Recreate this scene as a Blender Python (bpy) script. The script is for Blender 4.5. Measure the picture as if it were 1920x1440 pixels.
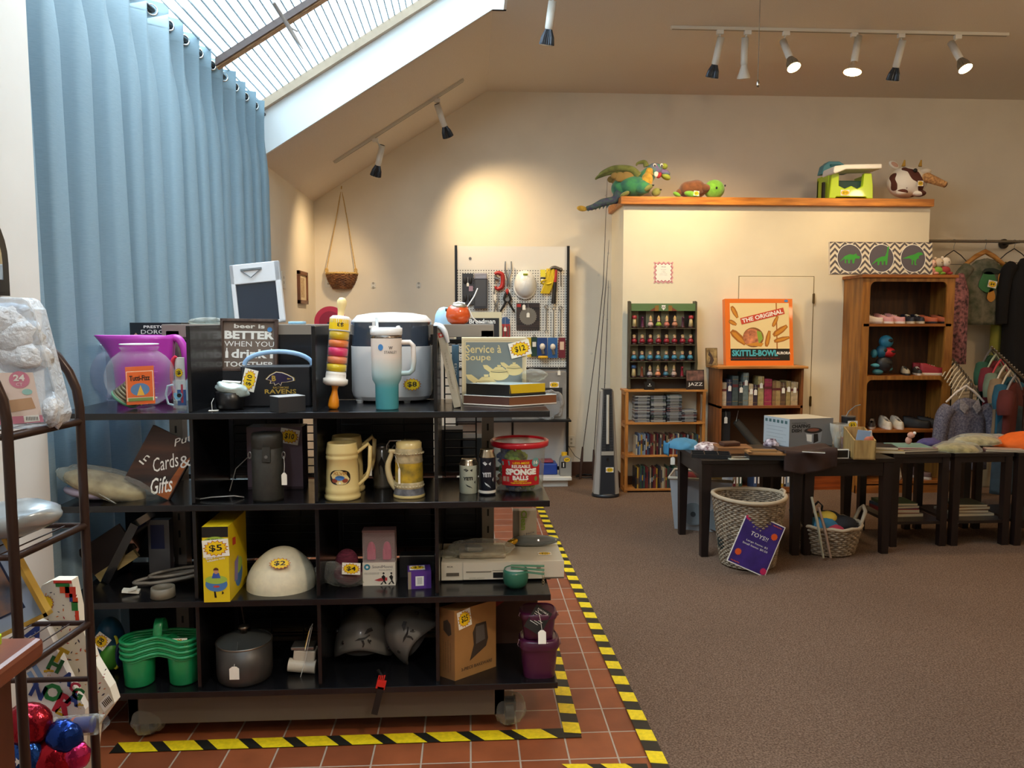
import bpy,bmesh,math,random
from mathutils import Vector,Matrix,Euler
random.seed(7)
for _o in list(bpy.data.objects):bpy.data.objects.remove(_o)
SC=bpy.context.scene
COL=SC.collection
PI=math.pi
R=math.radians
# ------------------------------------------------------------------ camera
F=1450.0
CAMZ=1.6
YAW=math.atan(80/1450*math.cos(math.atan(120/1450)))
PITCH=math.atan(120/1450)
cam=bpy.data.cameras.new('camera');camo=bpy.data.objects.new('camera',cam);COL.objects.link(camo)
cam.sensor_width=36;cam.lens=F/1920*36;cam.clip_start=0.05;cam.clip_end=200
camo.location=(0,0,CAMZ)
FW=Vector((math.sin(YAW)*math.cos(PITCH),math.cos(YAW)*math.cos(PITCH),-math.sin(PITCH)))
RT=Vector((math.cos(YAW),-math.sin(YAW),0))
UP=RT.cross(FW)
camo.rotation_euler=Matrix((RT,UP,-FW)).transposed().to_euler()
SC.camera=camo
def W(px,py,X=None,Y=None,Z=None):
    """the point of the room that lies on a given plane in the photo's direction (px, py)"""
    d=FW*F +RT*(px-960) -UP*(py-720)
    if X is not None:t=X/d.x
    elif Y is not None:t=Y/d.y
    else:t=(Z-CAMZ)/d.z
    return Vector((0,0,CAMZ)) +d*t
def XA(px,Y,py=700):return W(px,py,Y=Y).x
def ZA(py,Y,px=900):return W(px,py,Y=Y).z
# ------------------------------------------------------------------ world, exposure
SC.view_settings.view_transform='Standard'
SC.view_settings.look='None'
SC.view_settings.exposure=0.38
SC.view_settings.gamma=1.0
SC.view_settings.use_curve_mapping=False
wd=bpy.data.worlds.new('sky');SC.world=wd;wd.use_nodes=True
bg=wd.node_tree.nodes['Background'];bg.inputs[0].default_value=(0.78,0.90,1.0,1);bg.inputs[1].default_value=5.5
def area(name,loc,target,sx,sy,power,col):
    l=bpy.data.lights.new(name,'AREA');l.shape='RECTANGLE';l.size=sx;l.size_y=sy;l.energy=power;l.color=col
    o=bpy.data.objects.new(name,l);COL.objects.link(o);o.location=loc
    o.rotation_euler=(Vector(target)-Vector(loc)).to_track_quat('-Z','Y').to_euler();return o
def spot(name,loc,target,power,col=(1,.80,.55),size=60,blend=1,r=.05):
    l=bpy.data.lights.new(name,'SPOT');l.energy=power;l.color=col;l.spot_size=R(size);l.spot_blend=blend;l.shadow_soft_size=r
    o=bpy.data.objects.new(name,l);COL.objects.link(o);o.location=loc
    o.rotation_euler=(Vector(target)-Vector(loc)).to_track_quat('-Z','Y').to_euler();return o
def point(name,loc,power,col,r=.09):
    l=bpy.data.lights.new(name,'POINT');l.energy=power;l.color=col;l.shadow_soft_size=r
    o=bpy.data.objects.new(name,l);COL.objects.link(o);o.location=loc;return o
WARM=(1,.73,.42)
# daylight falling through the skylight (sits in the glazed opening) and unseen fill: point lights added to brighten the ceiling, spots for the shop's lamps behind the camera
area('skylight_daylight',(-.62,3.4,3.66),(-.35,3.4,3.2),1.5,4.2,95,(.90,.96,1.0))
point('ceiling_fill_light',(2.6,1.2,3.25),25,(1,.78,.52))
point('ceiling_fill_light',(5.2,4.0,3.25),31,(1,.70,.40))
point('ceiling_fill_light',(5.6,1.0,3.25),16,(1,.72,.44))
spot('shop_spot_light',(1.3,.3,3.6),(-.3,2.9,.9),125,(1,.86,.68),62,.9,.12)
spot('shop_spot_light',(-.5,-.8,3.3),(-1.1,2.6,1.1),42,(.97,.98,1),60,.9,.12)
# ------------------------------------------------------------------ materials
def lin(c):
    return tuple(((x/12.92) if x <= .04045 else ((x+.055)/1.055)**2.4) for x in c)
def hx(s):
    s=s.lstrip('#');return lin(tuple(int(s[i:i+2],16)/255 for i in (0,2,4)))
_M={}
def mat(name,col,rough=.5,metal=0,**k):
    """plain principled material; var/scale add a procedural mottling, bump a fine relief"""
    if name in _M:return _M[name]
    m=bpy.data.materials.new(name);m.use_nodes=True;_M[name]=m
    nt=m.node_tree;b=nt.nodes['Principled BSDF']
    c=hx(col) if isinstance(col,str) else col
    b.inputs['Base Color'].default_value=(*c,1);b.inputs['Roughness'].default_value=rough;b.inputs['Metallic'].default_value=metal
    if 'spec' in k:b.inputs['Specular IOR Level'].default_value=k['spec']
    if 'coat' in k:b.inputs['Coat Weight'].default_value=k['coat'];b.inputs['Coat Roughness'].default_value=.05
    if 'sheen' in k:b.inputs['Sheen Weight'].default_value=k['sheen']
    if 'trans' in k:b.inputs['Transmission Weight'].default_value=k['trans'];b.inputs['IOR'].default_value=k.get('ior',1.45)
    if 'alpha' in k:b.inputs['Alpha'].default_value=k['alpha']
    if 'emit' in k:
        b.inputs['Emission Color'].default_value=(*hx(k['emit']),1);b.inputs['Emission Strength'].default_value=k.get('es',1)
    var,bump=k.get('var',0),k.get('bump',0)
    if var or bump:
        tc=nt.nodes.new('ShaderNodeTexCoord');mp=nt.nodes.new('ShaderNodeMapping')
        nt.links.new(tc.outputs['Object'],mp.inputs[0]);mp.inputs['Scale'].default_value=k.get('stretch',(1,1,1))
        n=nt.nodes.new('ShaderNodeTexNoise');n.inputs['Scale'].default_value=k.get('scale',30);n.inputs['Detail'].default_value=5
        nt.links.new(mp.outputs[0],n.inputs[0])
        if var:
            r=nt.nodes.new('ShaderNodeValToRGB')
            c2=hx(k['col2']) if 'col2' in k else tuple(x*(1-var) for x in c)
            r.color_ramp.elements[0].position=.35;r.color_ramp.elements[1].position=.65
            r.color_ramp.elements[0].color=(*c2,1);r.color_ramp.elements[1].color=(*(tuple(min(1,x*(1+var*.4)) for x in c)),1)
            nt.links.new(n.outputs[0],r.inputs[0]);nt.links.new(r.outputs[0],b.inputs['Base Color'])
        if bump:
            bp=nt.nodes.new('ShaderNodeBump');bp.inputs['Strength'].default_value=bump;bp.inputs['Distance'].default_value=k.get('bd',.003)
            nt.links.new(n.outputs[0],bp.inputs['Height']);nt.links.new(bp.outputs[0],b.inputs['Normal'])
    return m
def wood(name,c1,c2,rough=.45,axis='z',scale=6,coat=0):
    if name in _M:return _M[name]
    st={'x':(.12,1,1),'y':(1,.12,1),'z':(1,1,.12)}[axis]
    m=mat(name,c1,rough,var=.4,col2=c2,scale=scale*6,stretch=st,bump=.15,bd=.001,coat=coat);return m
def clear(name,tint='ffffff',op=.12,rough=.05,k2=1,crinkle=0):
    """clear film, glass or plastic: mostly see-through with a glossy skin"""
    if name in _M:return _M[name]
    m=bpy.data.materials.new(name);m.use_nodes=True;_M[name]=m
    nt=m.node_tree;nt.nodes.clear();out=nt.nodes.new('ShaderNodeOutputMaterial')
    tr=nt.nodes.new('ShaderNodeBsdfTransparent');tr.inputs[0].default_value=(*hx(tint),1)
    p=nt.nodes.new('ShaderNodeBsdfPrincipled');p.inputs['Base Color'].default_value=(*hx(tint),1);p.inputs['Roughness'].default_value=rough
    fr=nt.nodes.new('ShaderNodeLayerWeight');fr.inputs[0].default_value=.35
    ad=nt.nodes.new('ShaderNodeMath');ad.operation='MULTIPLY_ADD';ad.inputs[1].default_value=.7*k2;ad.inputs[2].default_value=op;ad.use_clamp=True
    nt.links.new(fr.outputs['Facing'],ad.inputs[0])
    if crinkle:
        n=nt.nodes.new('ShaderNodeTexNoise');n.inputs['Scale'].default_value=45;n.inputs['Distortion'].default_value=1.5;bp=nt.nodes.new('ShaderNodeBump');bp.inputs['Strength'].default_value=crinkle;bp.inputs['Distance'].default_value=.01
        tc=nt.nodes.new('ShaderNodeTexCoord');nt.links.new(tc.outputs['Object'],n.inputs[0]);nt.links.new(n.outputs[0],bp.inputs['Height']);nt.links.new(bp.outputs[0],p.inputs['Normal'])
    mx=nt.nodes.new('ShaderNodeMixShader');nt.links.new(ad.outputs[0],mx.inputs[0]);nt.links.new(tr.outputs[0],mx.inputs[1]);nt.links.new(p.outputs[0],mx.inputs[2])
    nt.links.new(mx.outputs[0],out.inputs[0]);return m
# ------------------------------------------------------------------ mesh building
_txt={}
def text_geo(s,bold,font_shear):
    key=(s,bold,font_shear)
    if key in _txt:return _txt[key]
    cu=bpy.data.curves.new('t','FONT');cu.body=s;cu.size=1;cu.offset=bold;cu.shear=font_shear;cu.resolution_u=2
    cu.fill_mode='FRONT'
    o=bpy.data.objects.new('t',cu);COL.objects.link(o)
    dg=bpy.context.evaluated_depsgraph_get();me=bpy.data.meshes.new_from_object(o.evaluated_get(dg))
    vs=[v.co.copy() for v in me.vertices];fs=[tuple(p.vertices) for p in me.polygons]
    bpy.data.objects.remove(o);bpy.data.curves.remove(cu);bpy.data.meshes.remove(me)
    if vs:
        x0=min(v.x for v in vs);x1=max(v.x for v in vs);y0=min(v.y for v in vs);y1=max(v.y for v in vs)
    else:x0=x1=y0=y1=0
    _txt[key]=(vs,fs,x0,x1,y0,y1);return _txt[key]
class MB:
    def __init__(s,m=None,M=None):
        s.v=[];s.f=[];s.fm=[];s.sm=[];s.mats=[];s.cur=0;s.M=M or Matrix()
        if m:s.use(m)
    def use(s,m):
        if m not in s.mats:s.mats.append(m)
        s.cur=s.mats.index(m);return s
    def add(s,vs,fs,smooth=False):
        n=len(s.v)
        s.v += [s.M @ Vector(v) for v in vs]
        for f in fs:s.f.append(tuple(n+i for i in f));s.fm.append(s.cur);s.sm.append(smooth)
        return s
    def bx(s,x0,x1,y0,y1,z0,z1):
        x0,x1=min(x0,x1),max(x0,x1);y0,y1=min(y0,y1),max(y0,y1);z0,z1=min(z0,z1),max(z0,z1)
        return s.add([(x0,y0,z0),(x1,y0,z0),(x1,y1,z0),(x0,y1,z0),(x0,y0,z1),(x1,y0,z1),(x1,y1,z1),(x0,y1,z1)],
                     [(3,2,1,0),(4,5,6,7),(0,1,5,4),(1,2,6,5),(2,3,7,6),(3,0,4,7)])
    def box(s,c,d,rot=None):
        k=s.M
        s.M=k @ Matrix.Translation(c) @ (Euler(rot).to_matrix().to_4x4() if rot else Matrix())
        s.bx(-d[0]/2,d[0]/2,-d[1]/2,d[1]/2,-d[2]/2,d[2]/2);s.M=k;return s
    def cyl(s,p0,p1,r0,r1=None,n=16,caps=True,smooth=True):
        r1=r0 if r1 is None else r1;p0=Vector(p0);p1=Vector(p1);q=(p1-p0).to_track_quat('Z','Y').to_matrix()
        vs=[]
        for p,r in ((p0,r0),(p1,r1)):
            for i in range(n):a=2*PI*i/n;vs.append(p +q @ Vector((r*math.cos(a),r*math.sin(a),0)))
        fs=[(i,(i+1) % n,n+(i+1) % n,n+i) for i in range(n)]
        s.add(vs,fs,smooth)
        if caps:s.add(vs,[tuple(range(n-1,-1,-1)),tuple(range(n,2*n))])
        return s
    def lathe(s,prof,n=32,c=(0,0,0),smooth=True,sx=1,sy=1,closed=False):
        vs=[];m=len(prof)
        for r,z in prof:
            for i in range(n):a=2*PI*i/n;vs.append((c[0]+r*sx*math.cos(a),c[1]+r*sy*math.sin(a),c[2]+z))
        fs=[]
        for j in range(m if closed else m-1):
            k=(j+1) % m
            for i in range(n):fs.append((j*n+i,j*n+(i+1) % n,k*n+(i+1) % n,k*n+i))
        return s.add(vs,fs,smooth)
    def tube(s,pts,r,n=8,closed=False,smooth=True,flat=1,caps=True):
        P=[Vector(p) for p in pts];m=len(P);vs=[];nrm=None
        for i in range(m):
            a=P[i-1] if (i > 0 or closed) else P[i];b=P[(i+1) % m] if (i < m-1 or closed) else P[i]
            t=(b-a)
            if t.length < 1e-9:t=Vector((0,0,1))
            t.normalize()
            if nrm is None:
                nrm=Vector((0,0,1)) if abs(t.z) < .9 else Vector((1,0,0))
            nrm=nrm -t*nrm.dot(t)
            if nrm.length < 1e-6:nrm=t.orthogonal()
            nrm.normalize();bn=t.cross(nrm);rr=r[i] if isinstance(r,(list,tuple)) else r
            for k in range(n):q=2*PI*k/n;vs.append(P[i] +(nrm*math.cos(q)*flat +bn*math.sin(q))*rr)
        fs=[]
        for j in range(m if closed else m-1):
            k2=(j+1) % m
            for k in range(n):fs.append((j*n+k,j*n+(k+1) % n,k2*n+(k+1) % n,k2*n+k))
        s.add(vs,fs,smooth)
        if not closed and caps:s.add(vs,[tuple(range(n-1,-1,-1)),tuple(range((m-1)*n,m*n))])
        return s
    def ell(s,c,r,nu=20,nv=12,rot=None,f=None,z0=-1):
        k=s.M
        s.M=k @ Matrix.Translation(c) @ (Euler(rot).to_matrix().to_4x4() if rot else Matrix())
        vs=[];
        th0=math.asin(max(-1,z0))
        for j in range(nv+1):
            th=th0+(PI/2-th0)*j/nv
            for i in range(nu):
                a=2*PI*i/nu;d=Vector((math.cos(th)*math.cos(a),math.cos(th)*math.sin(a),math.sin(th)))
                q=f(d) if f else 1
                vs.append((d.x*r[0]*q,d.y*r[1]*q,d.z*r[2]*q))
        fs=[(j*nu+i,j*nu+(i+1) % nu,(j+1)*nu+(i+1) % nu,(j+1)*nu+i) for j in range(nv) for i in range(nu)]
        s.add(vs,fs,True)
        if z0 > -1:s.add(vs,[tuple(range(nu-1,-1,-1))])
        s.M=k;return s
    def prism(s,pts,y0,y1):
        """outline in x, z extruded from y0 (front) to y1"""
        n=len(pts);vs=[(x,y0,z) for x,z in pts] +[(x,y1,z) for x,z in pts]
        A=sum(pts[i][0]*pts[(i+1) % n][1]-pts[(i+1) % n][0]*pts[i][1] for i in range(n))
        fs=[tuple(range(n)),tuple(range(2*n-1,n-1,-1))]
        fs += [((i+1) % n,i,n+i,n+(i+1) % n) for i in range(n)]
        if A < 0:fs=[tuple(reversed(f)) for f in fs]
        return s.add(vs,fs)
    def grid(s,fn,nu,nv,smooth=True,wrap=False):
        vs=[fn(i/nu,j/nv) for j in range(nv+1) for i in range(nu+1)]
        fs=[(j*(nu+1)+i,j*(nu+1)+i+1,(j+1)*(nu+1)+i+1,(j+1)*(nu+1)+i) for j in range(nv) for i in range(nu)]
        return s.add(vs,fs,smooth)
    def flat(s,pts,y):
        """flat outline in x, z printed on a face at depth y, seen from the front"""
        n=len(pts);A=sum(pts[i][0]*pts[(i+1) % n][1]-pts[(i+1) % n][0]*pts[i][1] for i in range(n))
        f=tuple(range(n)) if A > 0 else tuple(range(n-1,-1,-1))
        return s.add([(x,y,z) for x,z in pts],[f])
    def text(s,st,cx,cz,w=None,h=None,y=0,ang=0,bold=0.0,shear=0,bend=None):
        vs,fs,x0,x1,y0,y1=text_geo(st,bold,shear)
        if not vs or x1 <= x0:return s
        sx=w/(x1-x0) if w else None;sy=h/(y1-y0) if h else None
        if sx is None:sx=sy
        if sy is None:sy=sx
        ca,sa=math.cos(ang),math.sin(ang);out=[]
        for v in vs:
            a=(v.x-(x0+x1)/2)*sx;b=(v.y-(y0+y1)/2)*sy
            X,Z=cx+a*ca-b*sa,cz+a*sa+b*ca
            out.append(bend(X,Z) if bend else (X,y,Z))
        return s.add(out,fs)
def link(o,parent=None):
    COL.objects.link(o)
    if parent is not None:o.parent=parent
    return o
def obj(name,mb,parent=None,bevel=0,solid=0,label=None,autosm=False,sub=0):
    me=bpy.data.meshes.new(name)
    me.from_pydata([tuple(v) for v in mb.v],[],mb.f)
    for m in mb.mats:me.materials.append(m)
    for p,a,b in zip(me.polygons,mb.fm,mb.sm):p.material_index=a;p.use_smooth=b
    me.update()
    o=link(bpy.data.objects.new(name,me),parent)
    if solid:
        q=o.modifiers.new('solid','SOLIDIFY');q.thickness=solid;q.offset=0
    if sub:
        q=o.modifiers.new('sub','SUBSURF');q.levels=sub;q.render_levels=sub
    if bevel:
        q=o.modifiers.new('bevel','BEVEL');q.width=bevel;q.segments=2;q.limit_method='ANGLE';q.angle_limit=R(40)
    if label:o['label']=label
    return o
def tag(o,label,cat,group=None,kind=None):
    o['label']=label;o['category']=cat
    if group:o['group']=group
    if kind:o['kind']=kind
    return o
def thing(name,label,cat,loc=(0,0,0),rotz=0,group=None,rot=None):
    o=bpy.data.objects.new(name,None);COL.objects.link(o);o.location=loc
    o.rotation_euler=rot if rot else (0,0,rotz);o.empty_display_size=.05
    return tag(o,label,cat,group)
def struct(name,mb,label=None,**k):
    o=obj(name,mb,None,**k);o['kind']='structure'
    if label:o['label']=label
    return o
def dup(root,loc,rotz=None,label=None,group=None,scale=None):
    r=root.copy();COL.objects.link(r);r.location=loc
    if rotz is not None:r.rotation_euler=(0,0,rotz)
    if scale:r.scale=scale
    if label:r['label']=label
    if group:r['group']=group
    for ch in list(root.children):
        c=ch.copy();COL.objects.link(c);c.parent=r
        for g in ch.children:d=g.copy();COL.objects.link(d);d.parent=c
    return r
M_CARD=mat('tag_card','f4f0e2',.6);M_YEL=mat('burst_yellow','f8cf10',.5);M_RED=mat('burst_red','b8401c',.5)
M_INK=mat('black_ink','15120f',.5);M_WHITE=mat('white_print','f2f0e8',.5);M_STR=mat('cotton_string','e6e2d8',.8)
def burst(mb,cx,cz,w,h,y,ang=0,n=15):
    for m,k,dy in ((M_RED,1.06,0),(M_YEL,.96,-.0004)):
        pts=[]
        for i in range(2*n):
            a=2*PI*i/(2*n);q=(1 if i % 2 == 0 else .78)*k
            x,z=w/2*q*math.cos(a+.1),h/2*q*math.sin(a+.1)
            pts.append((cx+x*math.cos(ang)-z*math.sin(ang),cz+x*math.sin(ang)+z*math.cos(ang)))
        mb.use(m)
        c=(cx,cz)
        for i in range(2*n):mb.flat([c,pts[i],pts[(i+1) % (2*n)]],y+dy)
def sticker(parent,cx,cz,y,w,h,txt,ang=0,card=True,M=None,name='price_sticker'):
    """white card with a yellow starburst and a handwritten price"""
    mb=MB(M_CARD,M)
    if card:
        k=mb.M;mb.M=k @ Matrix.Translation((cx,y,cz)) @ Matrix.Rotation(-ang,4,'Y');mb.bx(-w/2,w/2,-.0009,0,-h/2,h/2);mb.M=k
    burst(mb,cx,cz,w*.94,h*.9,y-.0013,ang);mb.use(M_INK)
    mb.text(txt,cx,cz,w=w*(.5 if len(txt) < 4 else .62),h=h*.42,y=y-.0022,ang=ang,bold=.02)
    return obj(name,mb,parent)
def hangtag(parent,p,top,w=.022,h=.034,name='price_tag'):
    """small white string tag hanging at p from a string tied at top"""
    mb=MB(M_CARD);x,y,z=p
    mb.prism([(x-w/2,z-h),(x+w/2,z-h),(x+w/2,z-.008),(x+w*.2,z),(x-w*.2,z),(x-w/2,z-.008)],y-.0006,y+.0006)
    mb.use(M_STR).tube([p,((p[0]+top[0])/2+.002,(p[1]+top[1])/2,(p[2]+top[2])/2),top],.0009,5)
    return obj(name,mb,parent)
# ================================================================== the room
YB,YP=7.8,7.2
XL=-1.52
ZW=ZA(378,YB,597)
XR,ZR=XA(912,YB,171),ZA(171,YB,912)
SL=(ZR-ZW)/(XR-XL)
def zc(x):return ZW +SL*(x-XL)
YS=5.8
m_wall=mat('wall_paint','e2d8c4',.75,var=.04,scale=3,bump=.12,bd=.002)
m_wallw=mat('white_wall_paint','e8e4dc',.7,var=.03,scale=4)
m_part=mat('partition_paint','e6dcc2',.7,var=.04,scale=3)
m_ceil=mat('ceiling_plaster','e0d5c5',.85,var=.06,scale=160,bump=.5,bd=.004)
m_base=mat('baseboard_wood','4a2c1c',.5)
m_trimw=mat('pale_trim','c4ad92',.6,var=.08,scale=12)
# carpet and quarry tile
def carpet_mat():
    m=bpy.data.materials.new('carpet');m.use_nodes=True;nt=m.node_tree;b=nt.nodes['Principled BSDF'];b.inputs['Roughness'].default_value=.95
    b.inputs['Specular IOR Level'].default_value=.1
    tc=nt.nodes.new('ShaderNodeTexCoord');n=nt.nodes.new('ShaderNodeTexNoise');n.inputs['Scale'].default_value=140;n.inputs['Detail'].default_value=6
    n2=nt.nodes.new('ShaderNodeTexNoise');n2.inputs['Scale'].default_value=1.3
    r=nt.nodes.new('ShaderNodeValToRGB');r.color_ramp.elements[0].position=.36;r.color_ramp.elements[1].position=.66
    r.color_ramp.elements[0].color=(*hx('5f4a3c'),1);r.color_ramp.elements[1].color=(*hx('8f7663'),1)
    nt.links.new(tc.outputs['Object'],n.inputs[0]);nt.links.new(tc.outputs['Object'],n2.inputs[0]);nt.links.new(n.outputs[0],r.inputs[0])
    mx=nt.nodes.new('ShaderNodeMix');mx.data_type='RGBA';mx.blend_type='MULTIPLY';mx.inputs[0].default_value=.25
    nt.links.new(r.outputs[0],mx.inputs[6]);nt.links.new(n2.outputs[0],mx.inputs[7]);nt.links.new(mx.outputs[2],b.inputs['Base Color'])
    bp=nt.nodes.new('ShaderNodeBump');bp.inputs['Distance'].default_value=.006;bp.inputs['Strength'].default_value=.8
    nt.links.new(n.outputs[0],bp.inputs['Height']);nt.links.new(bp.outputs[0],b.inputs['Normal']);return m
def tile_mat():
    m=bpy.data.materials.new('quarry_tile');m.use_nodes=True;nt=m.node_tree;b=nt.nodes['Principled BSDF']
    tc=nt.nodes.new('ShaderNodeTexCoord');mp=nt.nodes.new('ShaderNodeMapping');mp.inputs['Location'].default_value=(.002,.012,0)
    br=nt.nodes.new('ShaderNodeTexBrick');br.offset=0;br.squash=1
    br.inputs['Scale'].default_value=1;br.inputs['Brick Width'].default_value=.18;br.inputs['Row Height'].default_value=.18
    br.inputs['Mortar Size'].default_value=.0038;br.inputs['Mortar Smooth'].default_value=.2;br.inputs['Bias'].default_value=-.2
    br.inputs['Color1'].default_value=(*hx('96512f'),1);br.inputs['Color2'].default_value=(*hx('7e4228'),1);br.inputs['Mortar'].default_value=(*hx('b3a08e'),1)
    n=nt.nodes.new('ShaderNodeTexNoise');n.inputs['Scale'].default_value=9;n.inputs['Detail'].default_value=6
    mx=nt.nodes.new('ShaderNodeMix');mx.data_type='RGBA';mx.blend_type='OVERLAY';mx.inputs[0].default_value=.35
    nt.links.new(tc.outputs['Object'],mp.inputs[0]);nt.links.new(mp.outputs[0],br.inputs[0]);nt.links.new(tc.outputs['Object'],n.inputs[0])
    nt.links.new(br.outputs[0],mx.inputs[6]);nt.links.new(n.outputs[0],mx.inputs[7]);nt.links.new(mx.outputs[2],b.inputs['Base Color'])
    b.inputs['Roughness'].default_value=.38
    bp=nt.nodes.new('ShaderNodeBump');bp.inputs['Distance'].default_value=.003;bp.invert=True
    nt.links.new(br.outputs[1],bp.inputs['Height']);nt.links.new(bp.outputs[0],b.inputs['Normal']);return m
ta,tb=W(1013,955,Z=0),W(1238,1440,Z=0)
def tape_x(y):return ta.x +(tb.x-ta.x)*(y-ta.y)/(tb.y-ta.y)
m_tile,m_carpet=tile_mat(),carpet_mat()
mb=MB(m_tile);mb.add([(-1.9,-2,0),(tape_x(-2),-2,0),(tape_x(YB),YB,0),(-1.9,YB,0)],[(0,1,2,3)])
mb.add([(-1.9,-2,-.1),(tape_x(-2),-2,-.1),(tape_x(YB),YB,-.1),(-1.9,YB,-.1)],[(3,2,1,0)])
struct('floor',mb,'reddish brown square quarry tile floor')
mb=MB(m_carpet);x0,x1=tape_x(-2),tape_x(YB)
mb.add([(x0,-2,.006),(7.2,-2,.006),(7.2,YB,.006),(x1,YB,.006),(x0,-2,-.1),(7.2,-2,-.1),(7.2,YB,-.1),(x1,YB,-.1)],
       [(0,1,2,3),(7,6,5,4),(0,3,7,4),(0,4,5,1),(1,5,6,2),(2,6,7,3)])
struct('floor',mb,'brown short pile carpet')
# walls
mb=MB(m_wall)
mb.prism([(XL-.3,-.1),(XR+7.1,-.1),(XR+7.1,ZR+.1),(XR,ZR+.1),(XL-.3,zc(XL-.3)+.1)],YB,YB+.12)
struct('wall_back',mb)
mb=MB(m_wall);mb.bx(XL-.3,XL,YS,YB,0,ZW+.01);struct('wall_left',mb)
yn=W(78,600,X=XL).y
mb=MB(m_wallw);mb.bx(XL-.3,XL,-2,yn,0,3.5);struct('wall_left_near',mb)
mb=MB(m_wallw);mb.bx(-1.95,-1.78,yn,YS,0,.9);mb.bx(-1.95,-1.78,yn,YS,3.05,3.4);struct('wall_left_bay',mb)
wf=MB(mat('window_frame_paint','e8e8e4',.5))
for i in range(5):
    y=yn+(YS-yn)*i/4;wf.bx(-1.9,-1.84,y-.03,y+.03,.9,3.05)
for z in (.93,2.0,3.02):wf.bx(-1.9,-1.84,yn,YS,z-.03,z+.03)
w=struct('window_1',wf,'tall window wall hidden behind the blue curtain')
g=MB(clear('window_glass','eef6ff',.06));g.bx(-1.875,-1.869,yn,YS,.93,3.02);obj('glass',g,w)
mb=MB(m_wall);mb.bx(7.2,7.3,-2,YB,0,ZR);struct('wall_right',mb)
mb=MB(m_wall);mb.bx(-1.9,7.3,-2.1,-2,0,ZR+.2);struct('wall_front',mb)
# ceiling: the slope by the back wall, the flat part, the piece nearest the front wall
XO=XR+.10
mb=MB(m_ceil)
mb.add([(XL-.3,YS,zc(XL-.3)),(XR,YS,ZR),(XR,YB,ZR),(XL-.3,YB,zc(XL-.3)),(XL-.3,YS,zc(XL-.3)+.02),(XR,YS,ZR+.02),(XR,YB,ZR+.02),(XL-.3,YB,zc(XL-.3)+.02)],
       [(3,2,1,0),(4,5,6,7),(0,1,5,4)])
struct('ceiling',mb,'sloping textured plaster ceiling by the back wall')
mb=MB(m_ceil);mb.bx(XR,7.3,YS,YB,ZR,ZR+.12);mb.bx(XO,7.3,-2,YS,ZR,ZR+.12);mb.bx(-1.9,XO,-2,.4,ZR,ZR+.12);struct('ceiling',mb,'flat textured plaster ceiling')
# skylight well: the tall white end board, side board, sloping glazing
DG=.34
m_rev=mat('skylight_well_paint','eef2f0',.6)
mb=MB(m_rev)
mb.prism([(XL-.25,zc(XL-.25)),(XL-.02,zc(XL-.02)),(XR,ZR),(XO,ZR),(XO,ZR+.7),(XL-.25,zc(XL-.25)+DG+.1)],YS-.012,YS+.02)
mb.bx(XO-.02,XO,.4,YS,ZR-.0,ZR+.75)
struct('trim_1',mb,'white painted end board of the skylight well')
def zg(x):return zc(x)+DG
def rafter(y0,y1,d0,d1,m,x0=XL+.03):
    b=MB(m);x1=XO
    b.add([(x0,y0,zg(x0)+d0),(x1,y0,zg(x1)+d0),(x1,y1,zg(x1)+d0),(x0,y1,zg(x0)+d0),(x0,y0,zg(x0)+d1),(x1,y0,zg(x1)+d1),(x1,y1,zg(x1)+d1),(x0,y1,zg(x0)+d1)],
          [(3,2,1,0),(4,5,6,7),(0,1,5,4),(1,2,6,5),(2,3,7,6),(3,0,4,7)]);return b
m_raft=wood('rafter_wood','c8a478','a9855c',.6,'x')
struct('trim_2',rafter(YS-.06,YS-.012,-.035,.03,m_trimw),'pale wooden ledge strip under the far end of the skylight')
pb=W(395,133,X=XL+.12)
yr=None
for i in range(400):
    y=2+i*.01;p=W(395,133,Y=y)
    if abs(p.z-zg(p.x)) < .02:yr=y;break
yr=yr or 4.4
struct('trim_3',rafter(yr-.005,yr+.04,-.025,.02,m_raft),'wooden rafter crossing the skylight')
m_bar=mat('glazing_bar_metal','6a5a54',.5,.2)
struct('trim_4',rafter(yr-.030,yr-.012,-.02,.025,m_bar),'dark metal glazing bar beside the skylight rafter')
struct('trim_5',rafter(1.2,1.27,-.05,.02,m_raft),'wooden rafter of the skylight nearest the viewer')
# corrugated translucent sheets, ribs running away from the viewer
def poly_mat():
    m=bpy.data.materials.new('corrugated_polycarbonate');m.use_nodes=True;nt=m.node_tree;nt.nodes.clear()
    out=nt.nodes.new('ShaderNodeOutputMaterial');tr=nt.nodes.new('ShaderNodeBsdfTransparent');tr.inputs[0].default_value=(.70,.80,.85,1)
    tl=nt.nodes.new('ShaderNodeBsdfTranslucent');tl.inputs[0].default_value=(.85,.93,.98,1)
    gl=nt.nodes.new('ShaderNodeBsdfGlossy');gl.inputs['Roughness'].default_value=.2;gl.inputs[0].default_value=(.5,.55,.6,1)
    mx=nt.nodes.new('ShaderNodeMixShader');mx.inputs[0].default_value=.45;m2=nt.nodes.new('ShaderNodeMixShader');m2.inputs[0].default_value=.12
    nt.links.new(tr.outputs[0],mx.inputs[1]);nt.links.new(tl.outputs[0],mx.inputs[2]);nt.links.new(mx.outputs[0],m2.inputs[1]);nt.links.new(gl.outputs[0],m2.inputs[2])
    nt.links.new(m2.outputs[0],out.inputs[0]);return m
m_poly=poly_mat()
m_rib=mat('rib_shadow_line','9cb2bc',.5)
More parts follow.
